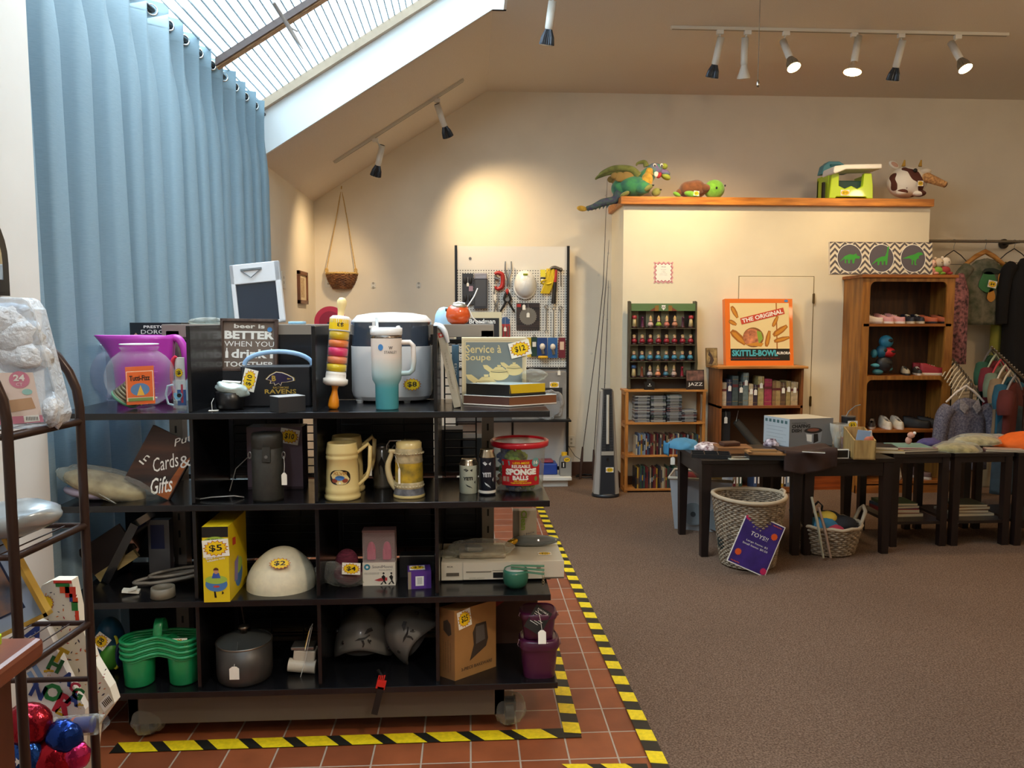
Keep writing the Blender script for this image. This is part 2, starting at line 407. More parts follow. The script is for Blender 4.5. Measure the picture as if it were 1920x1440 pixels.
def sheet(name,y0,y1,label):
    b=MB(m_poly);nx=300;xs=[XL+.02+(XO-XL-.02)*i/nx for i in range(nx+1)]
    vs=[]
    for x in xs:
        zz=zg(x)+.045+.012*math.sin(x*2*PI/.042)
        vs += [(x,y0,zz),(x,y1,zz)]
    b.add(vs,[(2*i,2*i+1,2*i+3,2*i+2) for i in range(nx)],True)
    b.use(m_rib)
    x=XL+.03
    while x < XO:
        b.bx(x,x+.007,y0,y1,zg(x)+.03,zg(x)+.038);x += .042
    return struct(name,b,label)
sheet('window_2',yr+.03,YS-.015,'corrugated translucent skylight sheet, the far one')
sheet('window_3',.4,yr-.015,'corrugated translucent skylight sheet, the near one')
# fallen twig lying under the glazing
tw=[W(513,5,Y=4.3),W(540,48,Y=4.4),W(551,66,Y=4.4),W(568,92,Y=4.4)]
mb=MB(mat('twig_bark','6d6660',.8));
for p in tw:p.z=min(p.z,zg(p.x)-.04)
mb.tube(tw,[.009,.012,.010,.003],6);mb.tube([tw[1],tw[1]+Vector((.03,0,-.02)),tw[2]+Vector((.02,0,.02))],.005,5)
tag(obj('wood_stick',mb),'thin grey stick hanging below the corrugated skylight','stick')
# partition with its little door
px0,px1,pz=XA(1167,YP,600),XA(1743,YP,420),ZA(384,YP,1166)
mb=MB(m_part);mb.bx(px0,px1,YP,YB,0,pz);struct('wall_partition',mb,'cream partition box standing in front of the back wall')
lx0,lx1,lzt=XA(1164,YP-.05,380),XA(1751,YP-.05,380),ZA(370,YP-.06,1400)
mb=MB(wood('ledge_pine','cf8838','a8642a',.4,'x',5));mb.bx(lx0,lx1,YP-.06,YB,pz,lzt)
struct('trim_6',mb,'varnished pine ledge capping the partition',bevel=.004)
dx0,dx1,dz=XA(1386,YP,520),XA(1525,YP,520),ZA(519,YP,1450)
mb=MB(m_part);mb.bx(dx0,dx1,YP-.012,YP-.002,.02,dz);d=struct('door_1',mb,'flush cream closet door in the partition',bevel=.003)
gp=MB(mat('door_gap','8c8062',.8));gp.bx(dx0-.008,dx1+.008,YP-.004,YP-.0005,dz,dz+.007);gp.bx(dx1,dx1+.008,YP-.004,YP-.0005,0,dz)
gp.bx(dx0-.006,dx0,YP-.004,YP-.0005,0,dz);obj('door_gap',gp,d)
mh=mat('aged_brass','6b5a38',.4,.8)
for zz in (ZA(560,YP,1524),ZA(752,YP,1524)):
    h=MB(mh);h.cyl((dx1+.003,YP-.018,zz-.05),(dx1+.003,YP-.018,zz+.05),.007,n=8);h.bx(dx1-.008,dx1+.014,YP-.016,YP-.010,zz-.045,zz+.045);obj('hinge',h,d)
mb=MB(m_base);mb.bx(XL,px0,YB-.015,YB,0,.15);mb.bx(px0-.015,px0,YP,YB,0,.15);mb.bx(px0,dx0-.02,YP-.015,YP,0,.12);mb.bx(px1,7.2,YB-.015,YB,0,.15);mb.bx(px1,px1+.015,YP,YB,0,.15)
struct('baseboard_back',mb)
mb=MB(m_base);mb.bx(XL,XL+.015,YS,YB-.015,0,.15);struct('baseboard_left',mb)
# hazard tape on the floor
m_tb,m_ty=mat('tape_black','23211d',.4,var=.3,scale=60),mat('tape_yellow','f4d41e',.4,var=.15,scale=60)
def hazard(a,b,w,pitch,ylen,slant,label,z=.0075,ph=0):
    """strip from a to b on the floor with slanted yellow bars"""
    a=Vector((a[0],a[1],0));b=Vector((b[0],b[1],0));d=b-a;L=d.length;d.normalize();n=Vector((-d.y,d.x,0))
    m=MB(m_tb);q=[a+n*w/2,a-n*w/2,b-n*w/2,b+n*w/2]
    m.add([(p.x,p.y,z) for p in q]+[(p.x,p.y,z-.007) for p in q],[(0,1,2,3),(0,4,5,1),(2,6,7,3)]);m.use(m_ty)
    t=ph
    while t < L-ylen:
        q=[a+d*(t+slant)+n*w/2,a+d*t-n*w/2,a+d*(t+ylen)-n*w/2,a+d*(t+ylen+slant)+n*w/2]
        m.add([(p.x,p.y,z+.0006) for p in q],[(0,1,2,3)]);t += pitch
    return tag(obj('hazard_tape',m),label,'floor tape')
k=2.4
hazard((tape_x(2.3),2.3),(tape_x(6.6),6.6),.062,.152,.08,.012,'yellow and black hazard tape strip where tile floor meets carpet',z=.0085,ph=.02)
fa,fb=W(213,1404,Z=0),W(1088,1375,Z=0)
hazard((fa.x,fa.y),(fb.x,fb.y),.07,.166,.115,-.06,'yellow and black hazard tape strip on the tiles in front of the black shelving',z=.004,ph=.06)
ga,gb=W(1074,1378,Z=0),W(1027,1180,Z=0)
hazard((ga.x,ga.y),(gb.x,gb.y),.066,.15,.08,.012,'yellow and black hazard tape on tiles by the right end of black shelving',z=.0048)
hazard((W(1075,1442,Z=0).x,W(1075,1442,Z=0).y),(W(1215,1441,Z=0).x,W(1215,1441,Z=0).y),.05,.14,.09,-.04,'short piece of yellow and black hazard tape at the bottom edge of the picture',z=.004)
# ------------------------------------------------------------------ curtain
m_cur=bpy.data.materials.new('blue_linen_curtain');m_cur.use_nodes=True
nt=m_cur.node_tree;b=nt.nodes['Principled BSDF'];b.inputs['Base Color'].default_value=(*hx('a3b8c4'),1);b.inputs['Roughness'].default_value=.85;b.inputs['Specular IOR Level'].default_value=.15
tc=nt.nodes.new('ShaderNodeTexCoord');wv=nt.nodes.new('ShaderNodeTexNoise');mp=nt.nodes.new('ShaderNodeMapping');mp.inputs['Scale'].default_value=(1,1,14);wv.inputs['Scale'].default_value=40
nt.links.new(tc.outputs['Object'],mp.inputs[0]);nt.links.new(mp.outputs[0],wv.inputs[0])
rp=nt.nodes.new('ShaderNodeValToRGB');rp.color_ramp.elements[0].color=(*hx('7f98a4'),1);rp.color_ramp.elements[1].color=(*hx('9ab1bc'),1);nt.links.new(wv.outputs[0],rp.inputs[0]);nt.links.new(rp.outputs[0],b.inputs['Base Color'])
tl=nt.nodes.new('ShaderNodeBsdfTranslucent');tl.inputs[0].default_value=(*hx('8fb0c2'),1);mx=nt.nodes.new('ShaderNodeMixShader');mx.inputs[0].default_value=.12
nt.links.new(b.outputs[0],mx.inputs[1]);nt.links.new(tl.outputs[0],mx.inputs[2]);nt.links.new(mx.outputs[0],nt.nodes['Material Output'].inputs[0])
Cf=Vector((-1.465,YS-.03,3.115));Cn=Vector((-1.635,yn+.2,3.225))
def curtain(t0,t1,folds,label,seed):
    rn=random.Random(seed);root=thing('curtain',label,'curtain',(0,0,0),group='blue curtains along the left wall')
    N=folds*24;amps=[rn.uniform(.75,1.15) for _ in range(folds+1)]
    ph=[rn.uniform(-.5,.5) for _ in range(folds+1)]
    def fn(u,v):
        t=t0+(t1-t0)*u;top=Cn.lerp(Cf,t);k=u*folds;i=min(int(k),folds-1);A=.064*(amps[i]*(1-(k-i))+amps[i+1]*(k-i))
        z=.02+(top.z-.02)*(1-v);spread=1+.25*v
        q_=min(1,v*7);off=(math.sin(k*2*PI)*(1-q_)+(1.75*abs(math.sin(k*PI))**.75-.95)*q_*1.15)*A*spread +.012*v*math.sin(k*2*PI*2+ph[i]*3) +.01*math.sin(v*3+ph[i]*6)
        sl=.030*v*math.sin(u*9+seed)+.012*math.sin(k*4*PI)*(1)
        return (top.x+off+.015*v,top.y+sl,z+.004*math.sin(k*2*PI))
    m=MB(m_cur);m.grid(fn,N,24);obj('panel',m,root,solid=.002)
    m=MB(m_cur)
    def hem(u,v):
        p=fn(u,.035+.002*v);return (p[0]+.003,p[1],p[2])
    m.grid(hem,N,1);obj('hem_stitching',m,root)
    for i in range(folds*2):
        u=(i+.5)/(folds*2)*1.0;q=fn(round(u*folds*2)/(folds*2)+.0,.02);p=fn(min(.999,(i+.5)/(folds*2)),.022)
        t=t0+(t1-t0)*(i+.0)/(folds*2)
        r=MB(mat('grommet_steel','d5dde0',.2,1))
        c=Cn.lerp(Cf,t);pts=[]
        s=1 if i % 2 == 0 else -1;d=Vector((s*.75,.66,0)).normalized();e=Vector((0,0,1))
        for a in range(16):an=2*PI*a/16;pts.append(Vector((c.x,c.y,c.z-.045)) +d*.026*math.cos(an) +e*.026*math.sin(an))
        r.tube(pts,.0055,6,closed=True);obj('grommet',r,root)
    return root
curtain(-.075,.455,7,'light blue curtain with steel grommets, the half nearest the viewer',3)
curtain(.447,1.0,8,'light blue curtain with steel grommets, the half farther away by the back wall',8)
mb=MB(mat('rod_black','1c2226',.3,.6));a=Cn.lerp(Cf,-.075)-Vector((0,0,.045));b_=Cf-Vector((0,-.01,.045));mb.cyl(a,b_,.014,n=12)
tag(obj('curtain_rod',mb),'black curtain rod running through the grommets of the blue curtains','curtain rod')
# ================================================================== track lights, hanging and wall things
def onslope(px,py):
    d=FW*F +RT*(px-960) -UP*(py-720);t=(zc(0)-CAMZ)/(d.z-SL*d.x);return Vector((0,0,CAMZ))+d*t
m_lw=mat('lamp_white_enamel','d9d6cc',.35);m_fin=mat('lamp_dark_fins','3c4148',.35,.6)
m_track=mat('track_enamel','cfc8b8',.4)
m_lens=mat('lamp_lens_off','b8b6ac',.2)
m_lit=mat('lamp_lens_lit','fff2cf',.2,emit='ffe2a0',es=28)
def track(name,a,b,label):
    m=MB(m_track);d=(b-a);q=d.to_track_quat('X','Z').to_matrix().to_4x4();m.M=Matrix.Translation((a+b)/2) @ q
    m.bx(-d.length/2,d.length/2,-.018,.018,-.022,.0);m.use(mat('track_slot','6a655c',.5));m.bx(-d.length/2+.01,d.length/2-.01,-.006,.006,-.0225,-.021)
    return tag(obj('track_rail',m),label,'light track')
def lamp(att,top,aim,L,label,head='fin',lit=0,power=0,size=60,target=None):
    """lamp head hanging from a rail at att; its can starts at top and points along aim"""
    d=Vector(aim).normalized();t=thing('track_lamp',label,'track light',att,group='spot lamps on the ceiling rails')
    T=Vector(top)-Vector(att);k=Matrix.Translation(T) @ (-d).to_track_quat('Z','Y').to_matrix().to_4x4()
    a=MB(m_lw);a.box((0,0,-.015),(.05,.03,.03));a.tube([(0,0,-.02),(T.x*.4,T.y*.4+.01,T.z*.5-.01),tuple(T+d*.05+Vector((.0,.0,0)))],.007,6);obj('bracket',a,t)
    c=MB(m_lw,k);c.lathe([(0,-.004),(.024,-.004),(.027,0),(.027,-L),(.022,-L-.01)],20);c.use(mat('lamp_socket_dark','2a2a28',.6));c.lathe([(0,.001),(.021,.001),(.021,-.003)],16);obj('lamp_can',c,t)
    h=MB({'fin':m_fin,'white':m_lw,'flood':mat('flood_bulb_glass','b9a184',.35),'warm':mat('bulb_silver','8d8474',.3,.5)}[head],k)
    z=-L-.005
    R1=.066 if head == 'flood' else .05;H=.10 if head != 'flood' else .085
    if head == 'fin' or head == 'warm':
        n=40;pr=[(.022,z),(.03,z-.02),(.043,z-.05),(R1,z-H+.01),(R1,z-H)]
        vs=[]
        for r,zz in pr:
            for i in range(n):r2=r*(1 if i % 2 else .87);q=2*PI*i/n;vs.append((r2*math.cos(q),r2*math.sin(q),zz))
        h.add(vs,[(j*n+i,j*n+(i+1) % n,(j+1)*n+(i+1) % n,(j+1)*n+i) for j in range(len(pr)-1) for i in range(n)])
    else:h.lathe([(.022,z),(.026,z-.02),(R1*.8,z-.065),(R1,z-H+.012),(R1,z-H)],28)
    b=obj('bulb',h,t)
    e=MB(m_lit if lit else m_lens,k);e.lathe([(R1*.97,z-H),(R1*.8,z-H-.004),(0,z-H-.008)],28);obj('lens',e,b)
    if power:
        P=Vector(top)+d*(L+H+.03);spot('lamp_light',P,target or P+d,power,WARM,size)
    return t
YT=6.04
ra,rb=W(1258,50,Y=YT),W(1890,62,Y=YT);ra.z=rb.z=ZR
track('track_rail',ra,rb,'long white lighting rail on the ceiling above the partition, holding six lamps')
def rlamp(px,top,aim,L,label,**k):
    a=W(px,60,Y=YT);a.z=ZR-.022;p=W(*top,Y=YT+k.pop('dy',0));return lamp(a,p,aim,L,label,**k)
rlamp(1350,(1352,69),(-.12,.38,-1),.19,'dark finned lamp, leftmost on the long ceiling rail',power=120,target=(2.1,YP,2.05),size=95)
rlamp(1402,(1397,70),(.09,.3,-1),.19,'all white lamp, second from left on the long ceiling rail',head='white')
rlamp(1474,(1468,77),(.14,-.5,-.9),.17,'lit lamp to the right of the pull cord on the long rail',head='warm',lit=1,dy=-.03,power=30,target=(1.6,3.5,0),size=80)
rlamp(1602,(1610,68),(-.2,-.12,-1),.2,'lit lamp with wide flood bulb, fourth on the long rail',head='flood',lit=1,power=38,target=(3.2,5.4,0),size=95)
rlamp(1690,(1693,75),(-.05,.38,-1),.19,'dark finned lamp between the flood bulb and the rightmost lit lamp',power=60,target=(3.7,YP,2.0),size=85)
rlamp(1796,(1783,80),(.16,-.5,-.9),.17,'lit lamp, rightmost on the long ceiling rail',head='warm',lit=1,dy=-.03,power=26,target=(3.2,3.8,0),size=80)
sa,sb=onslope(625,303),onslope(868,148);m_=(sa.y+sb.y)/2;sa=Vector((sa.x,m_,zc(sa.x)));sb=Vector((sb.x,m_,zc(sb.x)))
track('track_rail',sa,sb,'shorter lighting rail on the sloping ceiling below the skylight end board')
def slamp(px,py,top,aim,L,label,**k):
    a=onslope(px,py);a.y=m_;a.z=zc(a.x)-.03;return lamp(a,W(*top,Y=m_),aim,L,label,**k)
slamp(704,254,(717,272),(-.22,.25,-.75),.17,'lower dark finned lamp on the sloping rail',power=42,target=(-1.5,7.4,1.9),size=95)
slamp(820,180,(819,195),(.28,.35,-.75),.19,'upper dark finned lamp on the sloping rail',power=75,target=(.5,YB,2.2),size=95)
a=Vector((W(1042,-30,Y=5.2).x,5.2,ZR));track('track_rail',a+Vector((-.25,-.0,0)),a+Vector((.8,0,0)),'lighting rail whose lamp dips into the top edge of picture')
lamp(a-Vector((0,0,.022)),W(1036,2,Y=5.2),(-.12,.3,-1),.16,'white lamp with dark fins hanging at the top edge of picture',power=20,target=(.3,6.5,0),size=90)
# pull cord
c=W(1421,160,Y=4.6);m=MB(mat('cord_brown','6a5a48',.6));m.cyl((c.x,c.y,c.z+.03),(c.x,c.y,ZR),.002,n=6);t=thing('pull_cord','thin pull cord with small metal knob hanging beside the long rail','pull cord',c);m2=MB(mat('cord_brown','6a5a48'));m2.cyl((0,0,.02),(0,0,ZR-c.z),.0022,n=6);obj('cord',m2,t)
m2=MB(mat('nickel','a8a49a',.25,1));m2.lathe([(0,-.012),(.006,-.012),(.009,0),(.009,.018),(.004,.03),(0,.032)],12);obj('knob',m2,t)
# hanging basket
hk=onslope(640,345);yb=hk.y;s_=yb/1450
bc=W(642,543,Y=yb);t=thing('hanging_basket','brown wicker basket hanging from the ceiling by three ropes','basket',bc)
def wicker(mb,prof,n,rows,r,m,sx=1,wav=.004,post=None):
    """woven rows following a profile function prof(t) -> (radius, z)"""
    mb.use(m)
    for j in range(rows):
        q,z=prof((j+.5)/rows);pts=[]
        k=max(10,n)
        for i in range(k*2):a=PI*i/k;w_=wav*(1 if (i+j) % 2 else -1);pts.append(((q+w_)*math.cos(a)*sx,(q+w_)*math.sin(a),z))
        mb.tube(pts,r,5,closed=True)
    mb.use(post or m)
    for i in range(n):
        a=2*PI*i/n;mb.tube([((prof(v/6)[0])*math.cos(a)*sx,(prof(v/6)[0])*math.sin(a),prof(v/6)[1]) for v in range(7)],r*.8,5)
m_wk=mat('basket_wicker','8a5a34',.6,var=.4,scale=30,col2='5a3620');m_wl=mat('rope_straw','c9a765',.8,var=.2,scale=80)
def bprof(v):return (.085+.065*math.sin(v*PI/2),.005+.15*v)
b=MB(m_wk);wicker(b,bprof,16,13,.0068,m_wk);b.lathe([(0,.004),(.085,.004),(.085,.009),(0,.009)],20);obj('basket_body',b,t)
b=MB(m_wl)
for j in range(3):
    b.tube([((.152+.006*math.sin(i*2.4+j*2))*math.cos(i*PI/18),(.152+.006*math.sin(i*2.4+j*2))*math.sin(i*PI/18),.155+.008*math.cos(i*2.4+j*2)) for i in range(36)],.007,5,closed=True)
obj('braided_rim',b,t)
top=hk-bc
for i,an in enumerate((200,340,85)):
    e=Vector((.15*math.cos(R(an)),.15*math.sin(R(an)),.16));b=MB(m_wl);b.tube([e,e+Vector((0,0,.04)),e.lerp(top,.5)+Vector((.004,0,0)),top-Vector((0,0,.04))],.0045,6)
    b.tube([e+Vector((.012*math.cos(q),0,.025+.02*math.sin(q))) for q in [x*PI/5 for x in range(10)]],.006,5,closed=True);obj('rope',b,t)
b=MB(m_wl);b.tube([top+Vector((0,0,-.05)),top+Vector((.003,0,-.02))],.009,6);b.tube([top+Vector((-.01,0,-.05)),top+Vector((-.02,0,-.09))],.004,5);obj('knot',b,t)
b=MB(mat('hook_brass','8f7a48',.3,.9));b.tube([top+Vector((.014*math.cos(q),0,-.012+.016*math.sin(q))) for q in [x*PI/6-PI/2 for x in range(12)]],.003,6,closed=True);obj('ceiling_hook',b,t)
# small things on the walls
def wallpic():
    y=-XL*1450/(880-565);y0=W(573,540,X=XL).y;y1=W(557,540,X=XL).y;yy=(y0+y1)/2;z1,z0=W(565,509,X=XL).z,W(565,570,X=XL).z
    t=thing('framed_picture','small brown framed picture on the left wall','picture',(XL,yy,z0));w,h=abs(y0-y1),z1-z0
    b=MB(wood('walnut_frame','7a4a2c','55301a',.4));M=Matrix.Rotation(PI/2,4,'Z');b.M=M
    for (x0,x1,q0,q1) in ((-w/2,-w/2+.035,0,h),(w/2-.035,w/2,0,h),(-w/2,w/2,0,.035),(-w/2,w/2,h-.035,h)):b.bx(x0,x1,-.025,0,q0,q1)
    obj('frame',b,t,bevel=.003)
    b=MB(mat('picture_mat','d8c6a4',.7),M);b.bx(-w/2+.03,w/2-.03,-.012,-.004,.03,h-.03);b.use(mat('picture_print','9a7a5a',.7,var=.5,scale=60,col2='c8b48c'));b.flat([(-w/5,h*.2),(w/5,h*.2),(w/5,h*.8),(-w/5,h*.8)],-.0125);obj('picture_print',b,t)
wallpic()
def plate(px,py,Y,w,h,label,left=False,outlet=True):
    p=W(px,py,Y=Y) if not left else W(px,py,X=XL);t=thing('wall_plate',label,'wall plate',p,rotz=PI/2 if left else 0)
    b=MB(mat('plate_plastic','d8d4c8',.4));b.bx(-w/2,w/2,-.006,0,-h/2,h/2);obj('plate',b,t,bevel=.002)
    b=MB(mat('plate_socket','a09c90',.5));
    for z in (-.02,.02):b.cyl((0,-.0075,z),(0,-.004,z),.012,n=14)
    obj('socket',b,t)
plate(700,535,YB,.045,.05,'small round capped plate on back wall nearer the hanging basket')
plate(785,535,YB,.045,.05,'small capped plate on back wall nearer the pegboard')
plate(616,528,YB,.07,.11,'white outlet plate on back wall beside the hanging basket')
plate(531,525,0,.12,.14,'white switch plate on the left wall behind the white-framed panel',left=True)
plate(1071,827,YB,.07,.11,'white wall outlet right of the pegboard rack near the fishing rods')
# price note with scalloped pink border
p=W(1244,511,Y=YP-.002);t=thing('paper_sign','white paper notice with wavy pink border on the cream partition','sign',p)
b=MB(mat('pink_border','d9a3a6',.7));w=.19;pts=[]
def wavy(r,amp,n=32):
    o=[]
    for s in range(4):
        for i in range(n):
            u=-1+2*i/n;k=r+amp*math.cos(u*PI*4.0);q=[(u*r,-k),(k,u*r),(-u*r,k),(-k,-u*r)][s];o.append(q)
    return o
b.prism([(x,z*1.08) for x,z in wavy(.088,.006)],-.002,0);b.use(mat('pink_border_dark','b0606c',.7));b.flat([(x,z*1.08) for x,z in wavy(.078,.006)],-.0024)
b.use(M_WHITE);b.flat([(x,z*1.08) for x,z in wavy(.071,.006)],-.0028);b.use(mat('grey_ink','5d5860',.6))
b.text('PRICES',0,.052,w=.045,h=.010,y=-.0034,shear=.3)
for i,(tx,ww) in enumerate((('all items',.06),('as marked',.03),('no refunds',.05),('please ask at the desk',.085),('thank you for shopping',.09))):b.text(tx,0,.027-.013*i,w=ww*.8,h=.005,y=-.0034)
obj('paper',b,t)
# ================================================================== toys on the partition ledge
LZ=lzt;YL=7.3;kp=YL/1450
def at_ledge(px):return Vector((XA(px,YL,370),YL,LZ))
# dragon
pg=mat('plush_green','3f8a56',.95,var=.5,scale=14,col2='2c6a60',sheen=.4,bump=.4);po=mat('plush_olive','8a8f4a',.95,var=.3,scale=20,sheen=.3,bump=.4)
py_=mat('plush_gold','d8a83c',.95,var=.3,scale=25,sheen=.3,bump=.4);pp=mat('plush_purple','4c6458',.95,var=.4,scale=30,col2='4a4464',bump=.4)
t=thing('plush_dragon','green and gold plush dragon with open wing and tail hanging over','stuffed toy',at_ledge(1200))
def P_(px,py,dy=0):q=W(px,py,Y=YL);return (q.x-t.location.x,dy,q.z-LZ)
def chain(mb,pts,n=10,sub=6,flat=1):
    """smooth tapering tube through (pos, radius) pairs"""
    P=[];Rr=[]
    for i in range(len(pts)-1):
        p0=Vector(pts[max(i-1,0)][0]);p1=Vector(pts[i][0]);p2=Vector(pts[i+1][0]);p3=Vector(pts[min(i+2,len(pts)-1)][0])
        for j in range(sub):
            u=j/sub;P.append(.5*((2*p1)+(-p0+p2)*u+(2*p0-5*p1+4*p2-p3)*u*u+(-p0+3*p1-3*p2+p3)*u**3));Rr.append(pts[i][1]*(1-u)+pts[i+1][1]*u)
    P.append(Vector(pts[-1][0]));Rr.append(pts[-1][1]);mb.tube(P,Rr,n,flat=flat);return mb
def body_dragon():
    b=MB(pg);b.ell(P_(1187,350),(.15,.13,.10),24,14);b.ell(P_(1165,352,.03),(.09,.1,.085));b.ell(P_(1200,354,-.09),(.085,.05,.065));chain(b,[(P_(1200,350),.10),(P_(1214,330),.075),(P_(1222,318),.05)])
    obj('body',b,t)
    b=MB(py_);b.ell(P_(1209,343,-.035),(.062,.09,.095),18,12,rot=(0,.3,0));chain(b,[(P_(1214,330,-.04),.05),(P_(1217,318,-.03),.03)]);obj('belly',b,t)
    b=MB(mat('plush_multi','4a8a78',.95,var=.7,scale=18,col2='8a6aa4',bump=.4));b.ell(P_(1228,318),(.075,.06,.06));b.ell(P_(1245,324),(.06,.045,.03),rot=(0,.25,0));hd=obj('head',b,t)
    b=MB(mat('plush_lime','a9b84a',.95,bump=.4));b.ell(P_(1248,331),(.05,.04,.028),rot=(0,.5,0));b.ell(P_(1245,312),(.035,.035,.028));obj('snout',b,hd)
    b=MB(mat('plush_red','b8343c',.8));b.ell(P_(1234,330,-.035),(.022,.02,.03),rot=(0,.6,0));b.use(M_CARD).ell(P_(1228,328,-.045),(.022,.012,.028));obj('mouth',b,hd)
    for q in (1225,1238):b=MB(M_WHITE);b.ell(P_(q,312,-.05),(.016,.012,.018));b.use(M_INK).ell(P_(q,313,-.062),(.007,.005,.009));obj('eye',b,hd)
    b=MB(po);chain(b,[(P_(1212,312),.028),(P_(1208,304),.022),(P_(1196,306),.012),(P_(1193,311),.005)]);obj('horn',b,hd)
    for dy in (-.06,.12):
        b=MB(po);chain(b,[(P_(1195,332,dy),.035),(P_(1180,320,dy),.035),(P_(1150,318,dy),.028),(P_(1128,326,dy),.018),(P_(1120,332,dy),.006)])
        for q,zz,rr in ((1175,333,.06),(1160,334,.05),(1150,332,.035)):b.use(mat('plush_tan','a9894e',.95,bump=.4)).ell(P_(q,zz,dy),(rr,.02,rr*.9),rot=(0,-.3,0))
        obj('wing',b,t)
    b=MB(pp);chain(b,[(P_(1163,364),.07),(P_(1155,373,-.0),.045),(P_(1148,376),.035),(P_(1130,380),.036),(P_(1112,388),.026),(P_(1100,391),.02)])
    for i in range(6):q=P_(1140-i*7,387+i*1.2);b.add([(q[0]-.018,0,q[2]+.02),(q[0]+.018,0,q[2]+.02),(q[0]-.012,0,q[2]-.02),(q[0],.02,q[2]+.02)],[(0,1,2),(0,2,3),(1,3,2),(0,3,1)])
    tl_=obj('tail',b,t)
    b=MB(py_);b.ell(P_(1091,391),(.048,.012,.026),rot=(0,.15,0));obj('tail_tip',b,tl_)
    for c_,r_ in ((P_(1228,362,-.05),(.045,.035,.038)),(P_(1168,367,-.08),(.05,.05,.022)),(P_(1210,356,-.12),(.05,.03,.025))):
        b=MB(po);b.ell(c_,r_,rot=(0,-.5,0));
        for i in range(3):b.use(mat('claw_dark','2e3430',.6)).ell((c_[0]+r_[0]*.8,c_[1]-.02+.02*i,c_[2]+.02),(.012,.007,.007),8,6)
        obj('foot',b,t)
body_dragon()
# turtle
t=thing('plush_turtle','brown plush turtle with lime green head on the partition ledge','stuffed toy',at_ledge(1315)-Vector((0,.02,0)))
br=mat('plush_brown','7a4a2a',.95,var=.3,scale=25,sheen=.4,bump=.5);lg=mat('plush_lime_green','7ab83c',.95,var=.25,scale=20,sheen=.4,bump=.5)
b=MB(br);b.ell(P_(1299,356,.0),(.135,.12,.085),24,14,f=lambda d:1+.05*math.sin(d.x*6));b.ell(P_(1272,362),(.03,.04,.035));b.ell(P_(1312,356,-.05),(.09,.07,.045));obj('shell',b,t)
b=MB(lg);b.ell(P_(1336,357,-.03),(.095,.09,.09),24,16);hd=obj('head',b,t)
b=MB(M_INK);b.ell(P_(1335,357,-.118),(.010,.007,.012),10,8);b.ell(P_(1352,352,-.095),(.007,.007,.010),10,8);obj('eye',b,hd)
for c_,r_,rt_ in ((P_(1290,369,-.11),(.075,.035,.03),.2),(P_(1267,366,-.02),(.04,.03,.02),.5),(P_(1300,364,.1),(.06,.03,.025),0)):b=MB(lg);b.ell(c_,r_,rot=(0,rt_,0));obj('flipper',b,t)
q=P_(1296,368,-.148);sticker(t,q[0],q[2],q[1],.05,.045,'$1',ang=-.1)
# booster seat
t=thing('booster_seat','lime green and teal booster seat with white tray on the ledge','child seat',at_ledge(1580))
lm=mat('lime_plastic','b4d41c',.3,coat=.3);tq=mat('teal_plastic','3a8a9c',.35);wp=mat('white_plastic','f2f0ea',.3)
b=MB(lm);w0,w1=P_(1541,370)[0],P_(1622,370)[0];h=P_(1580,330)[2]
b.prism([(w0,0),(w0+.01,h*.45),(w0+.02,h),(w0+.09,h),(w0+.09,h*.5),(w0+.15,h*.38),(w0+.21,h*.5),(w0+.27,h*.38),(w0+.32,h*.5),(w0+.33,h),(w1-.02,h),(w1-.005,h*.5),(w1,0),(w1-.06,0),(w1-.07,.015),(w0+.07,.015),(w0+.06,0)],-.15,-.10)
b.bx(w0+.01,w0+.045,-.10,.14,0,h);b.bx(w1-.045,w1-.01,-.10,.14,0,h);b.bx(w0+.01,w1-.01,.10,.14,0,h*.9);b.bx(w0+.02,w1-.02,-.12,.12,h*.12,h*.18);obj('base',b,t,bevel=.008)
b=MB(mat('dark_teal','163c3e',.5));b.bx(w0+.05,w1-.05,-.09,.10,h*.19,h*.75);obj('seat',b,t,bevel=.01)
b=MB(wp);b.M=Matrix.Translation(((w0+w1)/2+.01,-.1,h+.02));b.prism([(-.22,-.03),(-.21,.03),(-.1,.045),(.24,.055),(.24,.01),(-.1,-.0),(-.2,-.04)],-.12,.12);obj('tray',b,t,bevel=.012)
b=MB(tq);b.prism([(w0-.0,h+.02),(w0+.02,h+.10),(w0+.07,h+.14),(w0+.17,h+.14),(w0+.24,h+.10),(w0+.26,h+.03)],.02,.12);b.use(mat('teal_dark','2a6a78',.5));b.tube([(w0+.08,.015,h+.10),(w0+.18,.015,h+.10)],.012,8);obj('backrest',b,t,bevel=.02)
b=MB(mat('strap_black','1c1c1a',.8));b.bx(w0-.02,w0+.0,-.06,-.03,0,h*.7);obj('strap',b,t)
sticker(t,w0+.15,h*.22,-.1535,.085,.052,'$10')
# cow
t=thing('plush_cow','round white plush cow with brown patches holding a cone','stuffed toy',at_ledge(1705))
def cow_mat():
    m=bpy.data.materials.new('cow_plush');m.use_nodes=True;nt=m.node_tree;b=nt.nodes['Principled BSDF'];b.inputs['Roughness'].default_value=.95
    tc=nt.nodes.new('ShaderNodeTexCoord');n=nt.nodes.new('ShaderNodeTexNoise');n.inputs['Scale'].default_value=8.5;n.inputs['Detail'].default_value=0;r=nt.nodes.new('ShaderNodeValToRGB');r.color_ramp.interpolation='CONSTANT'
    r.color_ramp.elements[0].color=(*hx('ece6dc'),1);r.color_ramp.elements[1].position=.56;r.color_ramp.elements[1].color=(*hx('5a3026'),1)
    nt.links.new(tc.outputs['Object'],n.inputs[0]);nt.links.new(n.outputs[0],r.inputs[0]);nt.links.new(r.outputs[0],b.inputs['Base Color']);return m
cm=cow_mat();cw=mat('plush_white','ece6dc',.95,bump=.4);cb=mat('plush_cocoa','5a3026',.95)
